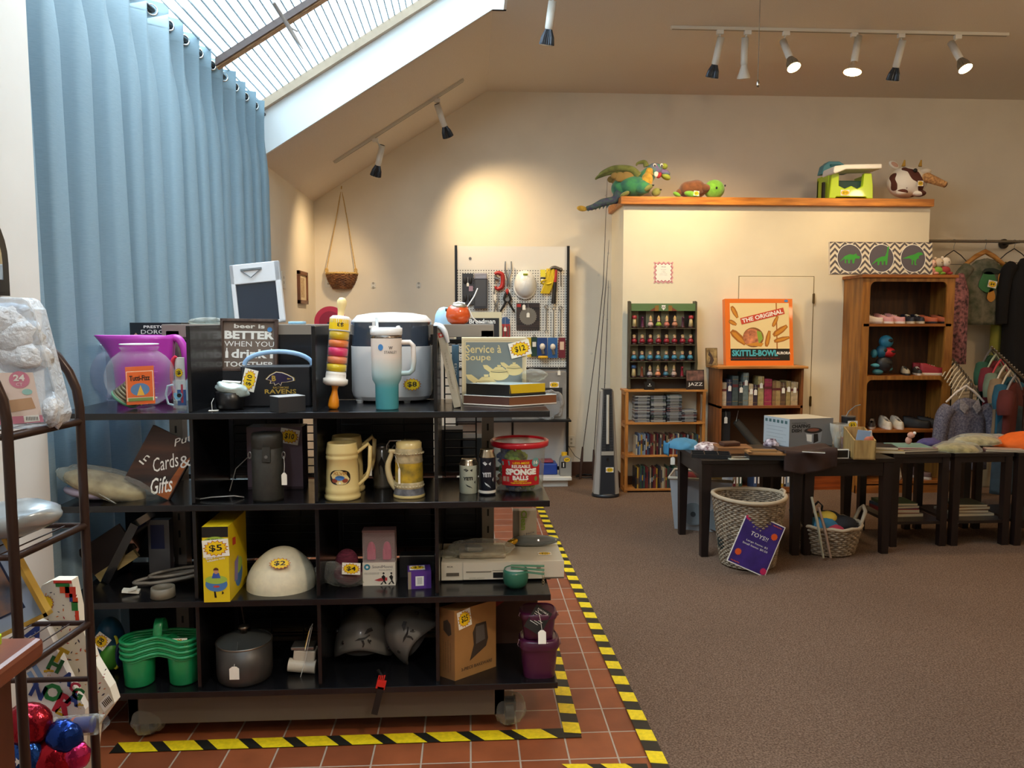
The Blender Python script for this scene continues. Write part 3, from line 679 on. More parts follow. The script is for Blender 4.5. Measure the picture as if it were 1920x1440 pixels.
b=MB(cm);b.ell(P_(1700,342),(.18,.16,.148),28,18);b.ell(P_(1680,364,-.1),(.05,.06,.03));b.ell(P_(1712,366,-.1),(.06,.06,.03));obj('body',b,t)
for a,c_,rt_ in (('ear',P_(1676,309),.5),('ear',P_(1735,321,.02),-.2)):b=MB(cw);b.ell(c_,(.055,.02,.032),rot=(0,rt_,0));b.use(mat('ear_pink','c8a08c',.9)).ell((c_[0],c_[1]-.012,c_[2]),(.04,.012,.02),rot=(0,rt_,0));obj(a,b,t)
for px_ in (1694,1725):b=MB(mat('horn_gold','c89a3c',.7));q=P_(px_,312);b.cyl(q,(q[0]+.01,q[1],q[2]+.06),.018,.006,10);obj('horn',b,t)
b=MB(mat('snout_cream','e8dcc8',.9));b.ell(P_(1722,326,-.11),(.055,.05,.035));obj('muzzle',b,t)
b=MB(M_INK);b.ell(P_(1700,325,-.145),(.02,.012,.02),12,8);obj('eye',b,t)
b=MB(mat('cone_tan','d8a86c',.85,var=.4,scale=50,col2='a8744a'));q=P_(1722,338,-.14);e=P_(1752,352,-.17);b.cyl(q,e,.045,.028,16);b.ell(q,(.05,.045,.045));b.use(mat('cone_dark','6a4028',.8)).cyl(e,(e[0]+.006,e[1],e[2]-.002),.029,.024,16);obj('cone',b,t)
q=P_(1706,350,-.175);sticker(t,q[0],q[2],q[1],.055,.05,'$3',name='price_sticker');
# ================================================================== pegboard rack on the back wall
YG=7.62;kg=YG/1450
gx0,gx1=XA(855,YG,500),XA(1065,YG,500);gz1=ZA(461,YG,960)
t=thing('pegboard_rack','white pegboard display rack with black uprights against the back wall','display rack',((gx0+gx1)/2,YG,0));hw=(gx1-gx0)/2
m_bk=mat('black_metal','17181a',.4,.3)
for s in (-1,1):b=MB(m_bk);b.bx(s*hw-.012,s*hw+.012,-.03,.12,0,gz1);obj('upright',b,t)
def peg_mat():
    m=bpy.data.materials.new('pegboard');m.use_nodes=True;nt=m.node_tree;b=nt.nodes['Principled BSDF'];b.inputs['Roughness'].default_value=.5
    tc=nt.nodes.new('ShaderNodeTexCoord');mp=nt.nodes.new('ShaderNodeMapping');mp.inputs['Scale'].default_value=(39.4,39.4,39.4);mp.inputs['Rotation'].default_value=(PI/2,0,0)
    v=nt.nodes.new('ShaderNodeTexVoronoi');v.voronoi_dimensions='2D';v.inputs['Randomness'].default_value=0;v.inputs['Scale'].default_value=1;r=nt.nodes.new('ShaderNodeValToRGB');r.color_ramp.interpolation='CONSTANT'
    r.color_ramp.elements[0].color=(*hx('2c2a26'),1);r.color_ramp.elements[1].position=.2;r.color_ramp.elements[1].color=(*hx('e2dfd4'),1)
    nt.links.new(tc.outputs['Object'],mp.inputs[0]);nt.links.new(mp.outputs[0],v.inputs[0]);nt.links.new(v.outputs['Distance'],r.inputs[0]);nt.links.new(r.outputs[0],b.inputs['Base Color']);return m
def gz(py):return ZA(py,YG,960)
def gx(px):return XA(px,YG,600)-(gx0+gx1)/2
b=MB(mat('rack_white','e9e4d8',.45));b.bx(-hw+.012,hw-.012,0,.02,gz(504),gz1-.005);b.use(mat('hole_plug','7d7a74',.3,.6)).cyl((gx(882),-.004,gz(485)),(gx(882),.0,gz(485)),.014,n=16);obj('header_panel',b,t)
b=MB(peg_mat());b.bx(-hw+.012,hw-.012,0,.012,gz(688),gz(504));obj('pegboard',b,t)
b=MB(mat('rack_panel_grey','b9b4ac',.45));b.bx(-hw+.012,hw-.012,.0,.012,.14,gz(688));obj('lower_panel',b,t)
b=MB(m_bk);b.bx(-hw,hw,-.02,.0,gz(692),gz(689));b.bx(-hw,hw,-.32,.0,gz(784),gz(781));b.bx(gx(961)-.01,gx(961)+.01,-.01,0,.2,gz(785));obj('shelf',b,t)
b=MB(mat('rack_base_white','d9d6cc',.4));b.bx(-hw,hw,-.38,0,gz(893)+.03,gz(893)+.06);b.bx(-hw,hw-.03,-.33,0,0,gz(893)+.03);obj('base_deck',b,t,bevel=.003)
rackx=(gx0+gx1)/2
def pt(px,py,d=0):q=W(px,py,Y=YG-.01-d);return q
def hung(name,label,cat,px,py,d=.004):return thing(name,label,cat,pt(px,py,d),group=None)
def loc(px,py,t_):q=W(px,py,Y=t_.location.y);return (q.x-t_.location.x,q.z-t_.location.z)
dk=mat('dark_grey_plastic','35363a',.5);chrome=mat('tool_steel','9a9a98',.3,.9)
t=hung('knee_pad','dark grey pack of pads hanging at pegboard top left','tool pack',877,513,.01)
b=MB(dk);b.bx(-.055,.055,-.015,0,-.30,0);
for z in (-.07,-.24):
    for x in (-.026,.026):b.use(M_INK).ell((x,-.016,z),(.018,.006,.034),12,8)
b.use(mat('mauve','a88a98',.6)).bx(.01,.05,-.017,-.014,-.17,-.12);obj('pad_card',b,t);hangtag(t,(0,-.022,-.09),(0,-.01,.0))
t=hung('abrasive_tray','long black tray with grey foil wrapping on the pegboard','tool',901,515,.01)
b=MB(dk);b.bx(-.065,.065,-.03,0,-.33,-.03);b.use(mat('tray_grey','4c4e52',.6)).bx(-.052,.052,-.033,-.03,-.31,-.05);obj('tray',b,t,bevel=.01)
b=MB(mat('foil_grey','9e9ca4',.35,.3,bump=.8,scale=40));b.bx(-.064,.064,-.036,-.002,-.045,.015);obj('wrapping',b,t,bevel=.008)
t=hung('pipe_cutter','red c-shaped clamp hanging on the pegboard','clamp',934,512,.01)
rd=mat('tool_red','b02a22',.4);b=MB(rd);chain(b,[((-.035,-.02,-.01),.014),((.0,-.02,.0),.02),((.04,-.02,-.02),.022),((.045,-.02,-.09),.02),((.03,-.02,-.14),.022),((-.01,-.02,-.155),.016),((-.03,-.02,-.13),.012)]);obj('frame',b,t)
b=MB(chrome);b.cyl((-.03,-.02,-.05),(.0,-.02,-.06),.022,n=12);b.cyl((-.03,-.02,-.13),(-.045,-.02,-.2),.006,n=8);b.cyl((-.03,-.02,-.11),(-.03,-.02,-.02),.008,n=8);obj('screw',b,t)
t=hung('locking_pliers','long steel pliers hanging handles up on the pegboard','pliers',953,500,.01)
b=MB(chrome)
for s in (-1,1):chain(b,[((s*.028,-.015,.05),.006),((s*.03,-.015,-.03),.009),((s*.012,-.015,-.09),.012),((s*.004,-.015,-.13),.012),((s*.012,-.015,-.19),.007)])
b.cyl((0,-.03,-.12),(0,0,-.12),.013,n=12);obj('jaws',b,t);hangtag(t,(-.0,-.025,-.22),(0,-.02,-.15),.03,.05)
t=hung('spring_clamp','black spring clamp with red tips opened on the pegboard','clamp',951,548,.01)
b=MB(M_INK)
for s in (-1,1):chain(b,[((s*.008,-.02,.0),.012),((s*.03,-.02,-.06),.014),((s*.02,-.02,-.10),.012),((s*.07,-.02,-.19),.009)])
obj('handles',b,t);b=MB(rd);b.ell((0,-.02,.005),(.018,.016,.03));obj('jaw_pad',b,t);b=MB(chrome);b.cyl((0,-.035,-.07),(0,-.005,-.07),.02,n=14);obj('spring',b,t)
t=hung('hard_hat','white hard hat hanging on the pegboard','hard hat',984,533,.0)
b=MB(mat('hat_white','ecebe4',.3));b.M=Matrix.Rotation(R(78),4,'X');b.ell((0,.0,.0),(.105,.135,.115),28,12,z0=-.02,f=lambda d:1+.02*abs(math.sin(math.atan2(d.y,d.x)*4))*max(0,d.z));obj('shell',b,t)
b=MB(mat('hat_white','ecebe4',.3));b.M=Matrix.Rotation(R(78),4,'X');b.lathe([(.105,0),(.118,-.006),(.119,-.01),(.104,-.006)],32,sy=1.26);obj('brim',b,t)
b=MB(mat('label_lime','c6d23a',.5));b.box((0,-.095,.09),(.045,.004,.02),(.7,0,0));obj('label',b,t)
hangtag(t,(-.01,-.03,-.2),(-.01,-.03,-.13),.03,.05)
t=hung('rope_hank','hank of yellow rope with a paper label on the pegboard','rope',1024,508,.01)
yr_=mat('rope_yellow','e0c020',.7,bump=.6,scale=120);b=MB(yr_)
for i in range(7):x=.012*i-.02;chain(b,[((x+.03,-.02-.006*(i % 3),.02),.010),((x+.02,-.03,-.06),.010),((x+.0,-.028,-.15),.011),((x-.03,-.02,-.22),.009)],6,4)
b.tube([(.0+.05*math.cos(q*PI/8),-.035+.012*math.sin(q*PI/4),-.11+.02*math.sin(q*PI/8)) for q in range(16)],.009,6,closed=True);obj('coil',b,t)
b=MB(mat('label_yellow','f2e23a',.5));b.bx(-.06,-.01,-.045,-.042,-.06,.01);b.use(M_INK).bx(-.06,-.01,-.0455,-.0445,-.10,-.065);b.use(M_WHITE).bx(-.055,-.03,-.046,-.0455,-.095,-.08);obj('paper_label',b,t)
t=hung('claw_hammer','claw hammer with red and black handle on the pegboard','hammer',1040,510,.02)
b=MB(mat('hammer_steel','6a6258',.4,.8));chain(b,[((-.07,-.02,.0),.004),((-.035,-.02,.035),.014),((.0,-.02,.04),.019),((.03,-.02,.03),.02),((.045,-.02,.03),.018)]);obj('hammer_head',b,t)
b=MB(rd);b.cyl((.015,-.02,.03),(.0,-.02,-.10),.013,.015,10);obj('handle_neck',b,t);b=MB(M_INK);b.cyl((.0,-.02,-.10),(-.012,-.02,-.31),.018,.022,12);obj('grip',b,t)
t=hung('ratchet','slim steel ratchet at the pegboard top right corner','tool',1051,506,.02);b=MB(mat('hammer_steel','6a6258'));b.ell((0,-.015,0),(.02,.014,.022));b.cyl((0,-.015,0),(.003,-.015,-.16),.005,n=8);obj('handle',b,t)
t=hung('saw_blade','round saw blade in a dark square packet on the pegboard','saw blade',990,593,.0)
b=MB(mat('packet_dark','3a2c28',.5,var=.6,scale=18,stretch=(.2,1,5),col2='1a1a1c'));b.bx(-.115,.115,-.006,0,-.135,.13);b.use(rd).bx(-.11,-.07,-.0068,-.006,.09,.12);obj('packet',b,t)
b=MB(mat('blade_steel','9e9a92',.3,.9));n=48;b.prism([((.088 if i % 2 else .080)*math.cos(2*PI*i/n),(.088 if i % 2 else .080)*math.sin(2*PI*i/n)) for i in range(n)],-.010,-.007);b.use(M_INK).cyl((0,-.0105,0),(0,-.0095,0),.010,n=12);obj('blade',b,t);hangtag(t,(0,-.013,.035),(0,-.008,.12),.03,.045)
t=hung('chisel_set','red and blue packet of small chisels on the pegboard','tool pack',947,598,.01)
b=MB(mat('packet_red','a83030',.5));b.bx(-.048,.048,-.008,0,-.19,-.05);b.use(mat('packet_blue','3a5a8a',.5)).bx(-.045,.045,-.008,0,-.05,.0);b.use(mat('packet_blue','3a5a8a')).ell((0,-.004,.0),(.03,.004,.02))
for x in (-.03,0,.03):b.use(chrome).cyl((x,-.012,-.17),(x,-.012,-.07),.006,n=8)
obj('packet',b,t);hangtag(t,(0,-.018,-.08),(0,-.01,.06),.026,.04)
for px_,py_a,L,lb in ((1024,575,.24,'small open end spanner, leftmost of the hanging spanners'),(1038,578,.30,'bright long spanner, middle of the three hanging spanners'),(1051,577,.27,'dull spanner hanging nearest the right upright of the pegboard')):
    t=hung('spanner',lb,'spanner',px_,py_a,.01);t['group']='spanners on the pegboard'
    b=MB(chrome);b.tube([(.016*math.cos(q*PI/8),-.01,.016*math.sin(q*PI/8)) for q in range(16)],.005,6,closed=True);b.box((0,-.01,-L/2),(.012,.006,L-.03));b.tube([(.012,-.01,-L-.012),(.014,-.01,-L+.005),(0,-.01,-L+.016),(-.014,-.01,-L+.005),(-.012,-.01,-L-.012)],.005,6);obj('shaft',b,t)
t=hung('wire_cutter','small steel cutters with paper tag hanging below red clamp','tool',930,548,.01);b=MB(chrome)
for s in (-1,1):chain(b,[((s*.012,-.015,.0),.004),((s*.02,-.015,-.08),.006),((s*.006,-.015,-.12),.008),((s*.022,-.015,-.2),.004)])
obj('jaws',b,t);hangtag(t,(-.012,-.022,-.02),(-.005,-.02,.02),.02,.06)
def bulbpack(px0,px1,py0,py1,col,label,kind):
    t=hung('bulb_pack',label,'blister pack',(px0+px1)/2,py0,.03);w=(px1-px0)*kg/2;h=(py1-py0)*kg
    b=MB(mat('pack_'+col,col,.4));b.bx(-w,w,-.006,0,-h,0);obj('card',b,t)
    if kind == 'bulb':b=MB(mat('bulb_frost','d9d2c4',.3));b.ell((0,-.03,-h*.45),(w*.55,.025,w*.65));b.use(chrome).cyl((0,-.03,-h*.6),(.01,-.03,-h*.82),w*.3,n=12);obj('bulb',b,t)
    elif kind == 'pen':b=MB(mat('pen_white','dcdcd4',.4));b.bx(-w*.6,w*.6,-.02,-.006,-h*.5,-h*.25);b.use(M_INK).tube([(-.01,-.01,0),(0,-.01,.03),(.01,-.01,0)],.004,6);obj('light_body',b,t)
    else:b=MB(mat('cream_lbl','d4b8a0',.5));b.bx(-w*.6,w*.6,-.0075,-.006,-h*.6,-h*.2);obj('label',b,t)
bulbpack(996,1007,632,668,'1e3d34','narrow dark green blister pack hanging left of the bulb packs','pen')
bulbpack(1007,1026,633,670,'1f3f78','blue blister pack with a bulb, nearest the dark green pack','bulb')
bulbpack(1027,1045,633,671,'2f5f9a','lighter blue blister pack with a bulb, beside the wine red pack','bulb')
bulbpack(1047,1060,633,671,'6a2430','wine red packet hanging against the right pegboard upright','label')
t=hung('blister_pack','yellow edged pack peeking out beside the soup set box','blister pack',994,633,.02);b=MB(mat('packet_yellow','d8b82c',.5));b.bx(-.03,.03,-.006,0,-.19,0);obj('card',b,t)
p=pt(1018,672,.05);t=thing('yellow_tape_roll','small yellow puck lying on the lip below the blue bulb packs','tape roll',p);b=MB(mat('roll_yellow','d8a81c',.4));b.lathe([(0,-.0),(.045,0),(.052,.012),(.045,.024),(0,.026)],24);obj('roll',b,t)
# goods on the rack's middle shelf: flat screen box with crumpled film, and the deck below
p=W(1010,780,Y=YG-.16);t=thing('monitor_box','grey and black flat carton wrapped in film on the pegboard shelf','carton',(p.x,YG-.10,gz(781)+.0005));w=(1060-960)*kg/2;h=gz(694)-gz(781)
b=MB(mat('carton_grey','8d8a84',.4,var=.2,scale=6));b.bx(-w,w,-.12,.08,0,h-.01);b.use(mat('carton_black','26272a',.4)).bx(-w,w*.85,-.122,-.12,h*.38,h*.66);obj('carton',b,t)
b=MB(clear('crumpled_film','e8eaec',.18,.12))
rn=random.Random(4)
def crumple(c,r,n=9,seed=0,amp=.35):
    rr=random.Random(seed);ks=[(Vector((rr.uniform(-1,1),rr.uniform(-1,1),rr.uniform(-1,1))).normalized(),rr.uniform(2,7),rr.uniform(0,6)) for _ in range(n)]
    return lambda d:1+amp*sum(abs(math.sin(d.dot(k)*f+p)) for k,f,p in ks)/n-amp*.5
b.ell((w*.35,-.14,h*.3),(.13,.03,.13),36,20,f=crumple(0,0,9,3,.8));obj('film',b,t)
sticker(t,w*.55,h*.72,-.123,.09,.055,'$20');hangtag(t,(w*.72,-.13,h*1.02),(w*.7,-.01,h*1.15),.028,.045)
p=W(1030,880,Y=YG-.2);t=thing('plastic_case','blue plastic case on the white base deck of the pegboard rack','case',(p.x,YG-.15,gz(893)+.06));b=MB(mat('case_blue','23408f',.35));b.bx(-.12,.075,-.1,.1,0,.11);b.use(mat('case_red','8f2c3c',.4)).bx(-.08,.04,-.07,.07,.11,.135);obj('body',b,t,bevel=.02)
p=W(1058,880,Y=YG-.2);t=thing('oil_jug','grey motor oil jug with yellow cap, beside the blue case','jug',(p.x,YG-.27,gz(893)+.06));b=MB(mat('jug_grey','8f8d86',.4));b.prism([(-.055,0),(-.055,.15),(-.04,.19),(.01,.2),(.055,.17),(.055,0)],-.05,.05);b.use(M_INK).bx(-.045,-.0,-.0515,-.05,.08,.14);b.use(M_WHITE).text('1',-.022,.11,h=.04,y=-.052,bold=.03);obj('body',b,t,bevel=.01)
b=MB(mat('roll_yellow','d8a81c'));b.cyl((-.01,0,.19),(-.01,0,.225),.028,n=16);obj('cap',b,t);burst_=sticker(t,.01,.16,-.052,.07,.05,'$8',card=False)
# things standing on the back gondola behind the shelving: red plate, blue boxes (seen over the rack)
# fishing rods
def rod(pts,label,Y0,h0,h1):
    P=[W(x,y,Y=Y0) for x,y in pts];base=P[-1].copy();t=thing('fishing_rod',label,'fishing rod',base,group='fishing rods leaning beside the partition')
    Q=[p-base for p in P][::-1];b=MB(mat('rod_carbon','3a3026',.4));b.tube(Q,[.006]+[.004]*(len(Q)-2)+[.0015],6);obj('blank',b,t)
    d=(Q[1]-Q[0]).normalized();b=MB(mat('cork_dark','40281c',.8));b.cyl(Q[0],Q[0]+d*h0,.012,.010,10);b.cyl(Q[0]+d*(h0-.08),Q[0]+d*(h0+.10),.016,.009,10);obj('grip',b,t)
    b=MB(chrome)
    for i in range(4):q=Q[1].lerp(Q[-1],.1+.28*i);b.tube([(q.x+.008*math.cos(a*PI/4),q.y-.012,q.z+.008*math.sin(a*PI/4)) for a in range(8)],.0012,4,closed=True)
    obj('line_guide',b,t)
rod([(1138.8,335),(1131,535),(1122,620),(1091,858),(1088,897)],'longest dark fishing rod, its foot nearest the pegboard rack',7.6,.22,0)
rod([(1142,450),(1136,535),(1129,620),(1113,857),(1112,899)],'middle length fishing rod standing between the other two',7.55,.2,0)
rod([(1141,526),(1138,620),(1133,740),(1129,905)],'fishing rod whose foot stands behind the tower heater',7.5,.2,0)
# tower heater
YH=6.9;p=W(1139,934,Z=0.006);yh_=p.y;t=thing('tower_heater','silver and black tower heater standing on the carpet by the partition','heater',(p.x,p.y+.1,.006));kh=yh_/1450
H=(934-725)*kh;sil=mat('heater_silver','b8b6ae',.35,.3);hb=mat('heater_black','26292e',.4)
b=MB(hb);b.lathe([(0,0),(.125,0),(.125,.018),(.11,.035),(0,.035)],32,sy=.85);obj('foot',b,t)
def tow(x0,x1,z):return x0
b=MB(sil);
for s in (-1,1):b.add([(s*.115,-.05,.03),(s*.070,-.09,.03),(s*.070,.06,.03),(s*.115,.04,.03),(s*.058,-.03,H-.02),(s*.035,-.06,H),(s*.035,.05,H),(s*.058,.04,H-.02)],[(0,1,2,3),(4,7,6,5),(0,4,5,1),(1,5,6,2),(2,6,7,3),(3,7,4,0)])
obj('side_panel',b,t)
b=MB(hb);b.add([(-.075,-.088,.03),(.075,-.088,.03),(.075,.08,.03),(-.075,.08,.03),(-.042,-.058,H),(.042,-.058,H),(.042,.05,H),(-.042,.05,H)],[(3,2,1,0),(4,5,6,7),(0,1,5,4),(1,2,6,5),(2,3,7,6),(3,0,4,7)]);obj('body',b,t)
def hy(z):return -.090+.030*z/H
b=MB(mat('heater_tube','d8d4c4',.3,.2));b.cyl((0,hy(H*.5)-.004,H*.5),(0,hy(H*.95)-.004,H*.95),.013,n=12);b.use(mat('louvre_grey','5a5c5e',.4))
for i in range(34):z=H*.44+i*H*.51/34;w_=.058-.02*z/H;b.bx(-w_,-.018,hy(z)-.006,hy(z),z,z+.003);b.bx(.018,w_,hy(z)-.006,hy(z),z,z+.003)
b.use(mat('heater_sill','a8a296',.4)).bx(-.055,.055,hy(H*.4)-.008,hy(H*.4),H*.395,H*.43);b.use(M_INK).cyl((.0,hy(H*.34)-.01,H*.36),(0,hy(H*.34),H*.36),.012,n=12);obj('grille',b,t)
sticker(t,.02,H*.26,hy(H*.26)-.004,.07,.045,'$20')
mb=MB(M_INK);c=W(1100,893,Z=.02);mb.tube([c+Vector((.12*math.cos(a*.5)*(1-.01*a),.08*math.sin(a*.5),.003*(a % 3))) for a in range(30)],.005,6);mb.tube([W(1065,835,Y=7.75),W(1078,855,Y=7.75),W(1092,864,Y=7.72)],.003,5);tag(obj('power_cord',mb),'black power cord coiled on the carpet between rack and heater','cord')
# ================================================================== the black shelving
YF,YK=2.84,3.29
zs=[ZA(773,YF,600),ZA(944,YF,600),ZA(1123,YF,600),ZA(1291,YF,600)]
ends=[XA(1031,YF,778),XA(1031,YF,945),XA(1033,YF,1115),XA(1046,YF,1285)]
TH=.024
XS=XL+.02
m_gl=mat('black_gloss_board','121316',.26,coat=.12,var=.25,scale=5);m_edge=mat('shelf_edge_band','17181b',.3)
m_taupe=mat('taupe_steel','8c8277',.4,.2);m_taupe2=mat('taupe_base','5e554c',.45,.1)
t=thing('shelving_unit','black open gondola shelving on casters with taupe beams, loaded with goods','shelving',(0,(YF+YK)/2,0));RK=t
MT=Matrix.Translation((0,-(YF+YK)/2,0))
for i,z in enumerate(zs):
    b=MB(m_gl,MT);b.bx(XS,ends[i],YF,YK,z-TH,z);obj('shelf',b,t,bevel=.002)
xd=[XA(354,YF+.02,700),XA(588,YF+.02,700),XA(816,YF+.02,700)]
ztop=ZA(611,YK,700)
for x in xd:
    for r in range(4):
        z0=zs[r];z1=ZA(611,YF+.02,590) if r == 0 else zs[r-1]-TH
        b=MB(m_gl,MT);b.bx(x-.006,x+.008,YF+.02,YK-(.07 if r == 0 else .01),z0,z1);obj('divider',b,t,bevel=.0015)
xpl,xpr=XA(331,3.34,700),XA(914,3.34,700)
for x in (xpl,xpr):
    b=MB(m_taupe,MT);b.bx(x-.026,x+.026,3.31,3.37,.12,ZA(620,3.34,900));b.use(M_INK)
    z=.3
    while z < 1.5:b.bx(x-.004,x+.004,3.308,3.311,z,z+.03);z += .075
    obj('slotted_post',b,t)
bx0,bx1=XA(303,3.31,620),XA(926,3.31,620);bz1,bz0=ZA(608,3.31,900),ZA(632,3.31,900)
b=MB(m_taupe,MT);b.bx(bx0,bx1,3.31,3.42,bz0,bz1);obj('top_beam',b,t,bevel=.002)
b=MB(m_gl,MT);b.bx(xd[0]+.01,xd[2]-.01,YK+.003,YK+.012,zs[0],bz0+.012);obj('back_panel',b,t)
m_navy=mat('dark_sheet_navy','0c1018',.35)  # added sheets, their dark colour stands in for the darkness behind the bays
b=MB(m_navy,MT)
for r in (1,2,3):
    for (p0,p1) in (((372,566),(592,812)) if r == 1 else ((345,812),)):b.bx(XA(p0,3.40),XA(p1,3.40),3.395,3.405,zs[r],zs[r-1]-TH)
b.bx(XA(805,3.4),XA(912,3.4),3.395,3.405,zs[3],zs[1]-TH-.10)
for r in (2,3):b.bx(XS,XA(345,3.4),3.395,3.405,zs[r]+.0,zs[r-1]-TH)
b.bx(XS,bx1,3.39,3.405,.12,zs[3]-TH);obj('rear_dark_sheet',b,t)
m_wire=mat('black_wire','0f1012',.35,.4)
def wiregrid(x0,x1,z0,z1,y=3.30,dz=.035,dx=.13):
    b=MB(m_wire,MT);z=z0+.02
    while z < z1:b.cyl((x0,y,z),(x1,y,z),.0028,n=5,caps=False);z += dz
    x=x0
    while x <= x1+.001:b.cyl((x,y+.005,z0),(x,y+.005,z1),.0035,n=5,caps=False);x += (x1-x0)/max(1,round((x1-x0)/dx))
    obj('wire_grid',b,t)
for r in (1,2,3):
    for (a,c) in ((xd[0],xd[1]),(xd[1],xd[2]),(xd[2],xpr-.03)):wiregrid(a+.02,c-.02,zs[r],zs[r-1]-TH)
wiregrid(xd[2]+.02,xpr-.03,zs[0],bz0)
# lower base: beam under the front, deck, casters in clear film
b=MB(m_taupe2,MT);yb0=2.90
q0,q1=W(240,1330,Y=yb0),W(946,1330,Y=yb0);zb1,zb0=zs[3]-TH,ZA(1349,yb0,600)
b.bx(q0.x,q1.x,yb0,yb0+.04,zb0,zb1);b.bx(q0.x,q0.x+.04,yb0,3.6,zb0,zb1);b.bx(q1.x-.04,q1.x,yb0,3.6,zb0,zb1);b.bx(q0.x,q1.x,3.56,3.6,zb0,zb1);obj('base_beam',b,t,bevel=.002)
m_film=clear('clear_film','f0f0e8',.05,.08,.6,.9)
m_cast=mat('caster_grey','3c3a38',.5);
for (px,py,yy) in ((283,1380,2.95),(955,1362,2.95),(900,1330,3.5),(330,1340,3.5)):
    x=XA(px,yy,py) if yy < 3 else (q1.x-.05 if px > 600 else q0.x+.05)
    b=MB(m_cast,MT);b.cyl((x-.016,yy,.055),(x+.016,yy,.055),.05,n=20);b.use(m_taupe2).bx(x-.025,x+.025,yy-.03,yy+.03,.10,zb0+.004);b.use(mat('caster_fork','8d8a80',.3,.8));b.bx(x-.024,x-.019,yy-.02,yy+.02,.04,.11);b.bx(x+.019,x+.024,yy-.02,yy+.02,.04,.11);c=obj('caster',b,t)
    if yy < 3:
        f=MB(m_film,MT);f.ell((x,yy-.01,.072),(.062,.062,.058),30,16,f=crumple(0,0,9,int(px),.5));obj('film_wrap',f,c)
# rear side shelf of the same gondola, seen just over and beside it
zr=ZA(634,3.65,900);b=MB(m_gl,MT);b.bx(bx0-.15,bx1+.0,3.43,3.85,zr-.02,zr);obj('rear_shelf',b,t)
b=MB(m_gl,MT);b.bx(q0.x,bx1,3.42,3.85,zs[2]-.02,zs[2]);b.bx(q0.x,bx1,3.42,3.85,zs[1]-.02,zs[1]);b.bx(q0.x,bx1,3.42,3.85,zs[3]-.02,zs[3]);obj('rear_shelf',b,t)
def put(name,label,cat,px,py,row,depth=0.0,dx=0,rotz=0,group=None,z=None):
    """a thing whose front bottom stands at the photo's (px, py) on the given shelf"""
    zz=zs[row] if z is None else z;p=W(px,py,Z=zz);p.y += depth/2;p.x += dx;p.y=p.y
    return thing(name,label,cat,p,rotz,group),(p.y-depth/2)/1450
# ---------------------------------------------------------------- top shelf
# clear bowls
m_glass=clear('thin_glass','fafcfc',.0,.03,.38);m_glass2=clear('thin_glass_purple','e8e6f0',.03,.03,.6)
def bowl_prof(r,h,rn):
    out=[]
    for i in range(17):
        a=-PI/2+(PI*.83)*i/16;out.append((r*math.cos(a)*1.0 if i else .001,h*.47+h*.47*math.sin(a)))
    e=out[-1];out += [(e[0]*1.0,e[1]+.004),(e[0]*1.12,e[1]+.016)];return out
t,k=put('fish_bowl','clear glass fish bowl holding an orange sweets packet and jar lids','glass bowl',242,771,0,.22)
b=MB(m_glass);b.lathe([(.05,0)]+bowl_prof(.125,.25,0)[2:],40);obj('glass',b,t)
b=MB(mat('glass_rim_white','eef4f6',.1));b.tube([(.068*math.cos(a*PI/16),.068*math.sin(a*PI/16),.244) for a in range(32)],.0022,5,closed=True);obj('rim',b,t)
FB=t
rn=random.Random(5)
t=thing('jar_lid_stack','bronze green ribbed stack of jar lids inside the fish bowl','jar lids',FB.location+Vector((-.055,-.02,.035)));b=MB(mat('lid_bronze','6e6248',.35,.5));b.M=Matrix.Rotation(R(38),4,'Y')
for i in range(6):b.lathe([(.0,.012*i),(.048-.003*i,.012*i),(.05-.003*i,.003+.012*i),(.05-.003*i,.010+.012*i),(.0,.011+.012*i)],28)
b.use(mat('lid_green','5f9a78',.4)).lathe([(.05,-.004),(.053,.002),(.05,.006)],28);obj('lids',b,t)
t=thing('sweets_packet','orange sweets packet standing in the fish bowl','packet',FB.location+Vector((.03,-.075,.022)),rot=(R(-6),0,0));b=MB(mat('packet_orange','e8641c',.4));b.M=Matrix.Rotation(R(-3),4,'Y')
b.bx(-.052,.052,-.001,.001,0,.142);b.use(mat('cream_print','f4e6c4',.5)).bx(-.049,.049,-.0016,-.001,.012,.124);b.use(mat('packet_orange','e8641c')).bx(-.047,.047,-.0022,-.0016,.026,.122);b.use(M_INK).text('Tutti-Fizz',0,.098,w=.075,h=.02,y=-.003,bold=.03)
b.use(mat('pic_blue','5a7aa0',.5));b.flat([(.035*math.cos(a*PI/8),.055+.024*math.sin(a*PI/8)) for a in range(16)],-.0028);b.use(mat('pic_flame','f0b030',.5)).flat([(-.012,.033),(.016,.033),(.002,.072)],-.0034);b.use(mat('pic_green','7a8a3c',.6)).bx(-.045,.045,-.0026,-.0016,.012,.024);obj('print',b,t)
t=thing('confetti','pink and white confetti lying in the bottom of the fish bowl','confetti',FB.location+Vector((0,0,.006)));t['kind']='stuff';
cf=[mat('confetti_'+c,c,.6) for c in ('d84a8c','e8e2d0','7ab8c8','c8a040')]
b=MB(cf[0])
for i in range(160):
    a,r_=rn.uniform(0,6.28),rn.uniform(0,.055);b.use(rn.choice(cf));x,y=r_*math.cos(a),r_*math.sin(a);z=.006+.9*r_*r_/.125+rn.uniform(0,.006);b.box((x,y,z),(.008,.004,.002),(rn.uniform(-1,1),rn.uniform(-1,1),rn.uniform(0,3)))
obj('confetti_pieces',b,t)
t,k=put('glass_bowl','empty clear bowl peeking out behind the left side of the fish bowl','glass bowl',205,752,0,.16)
b=MB(m_glass2);b.lathe([(.05,0)]+bowl_prof(.103,.235,0)[2:],36);b.use(mat('glass_rim_white','eef4f6')).tube([(.058*math.cos(a*PI/16),.058*math.sin(a*PI/16),.231) for a in range(32)],.002,5,closed=True);obj('glass',b,t)
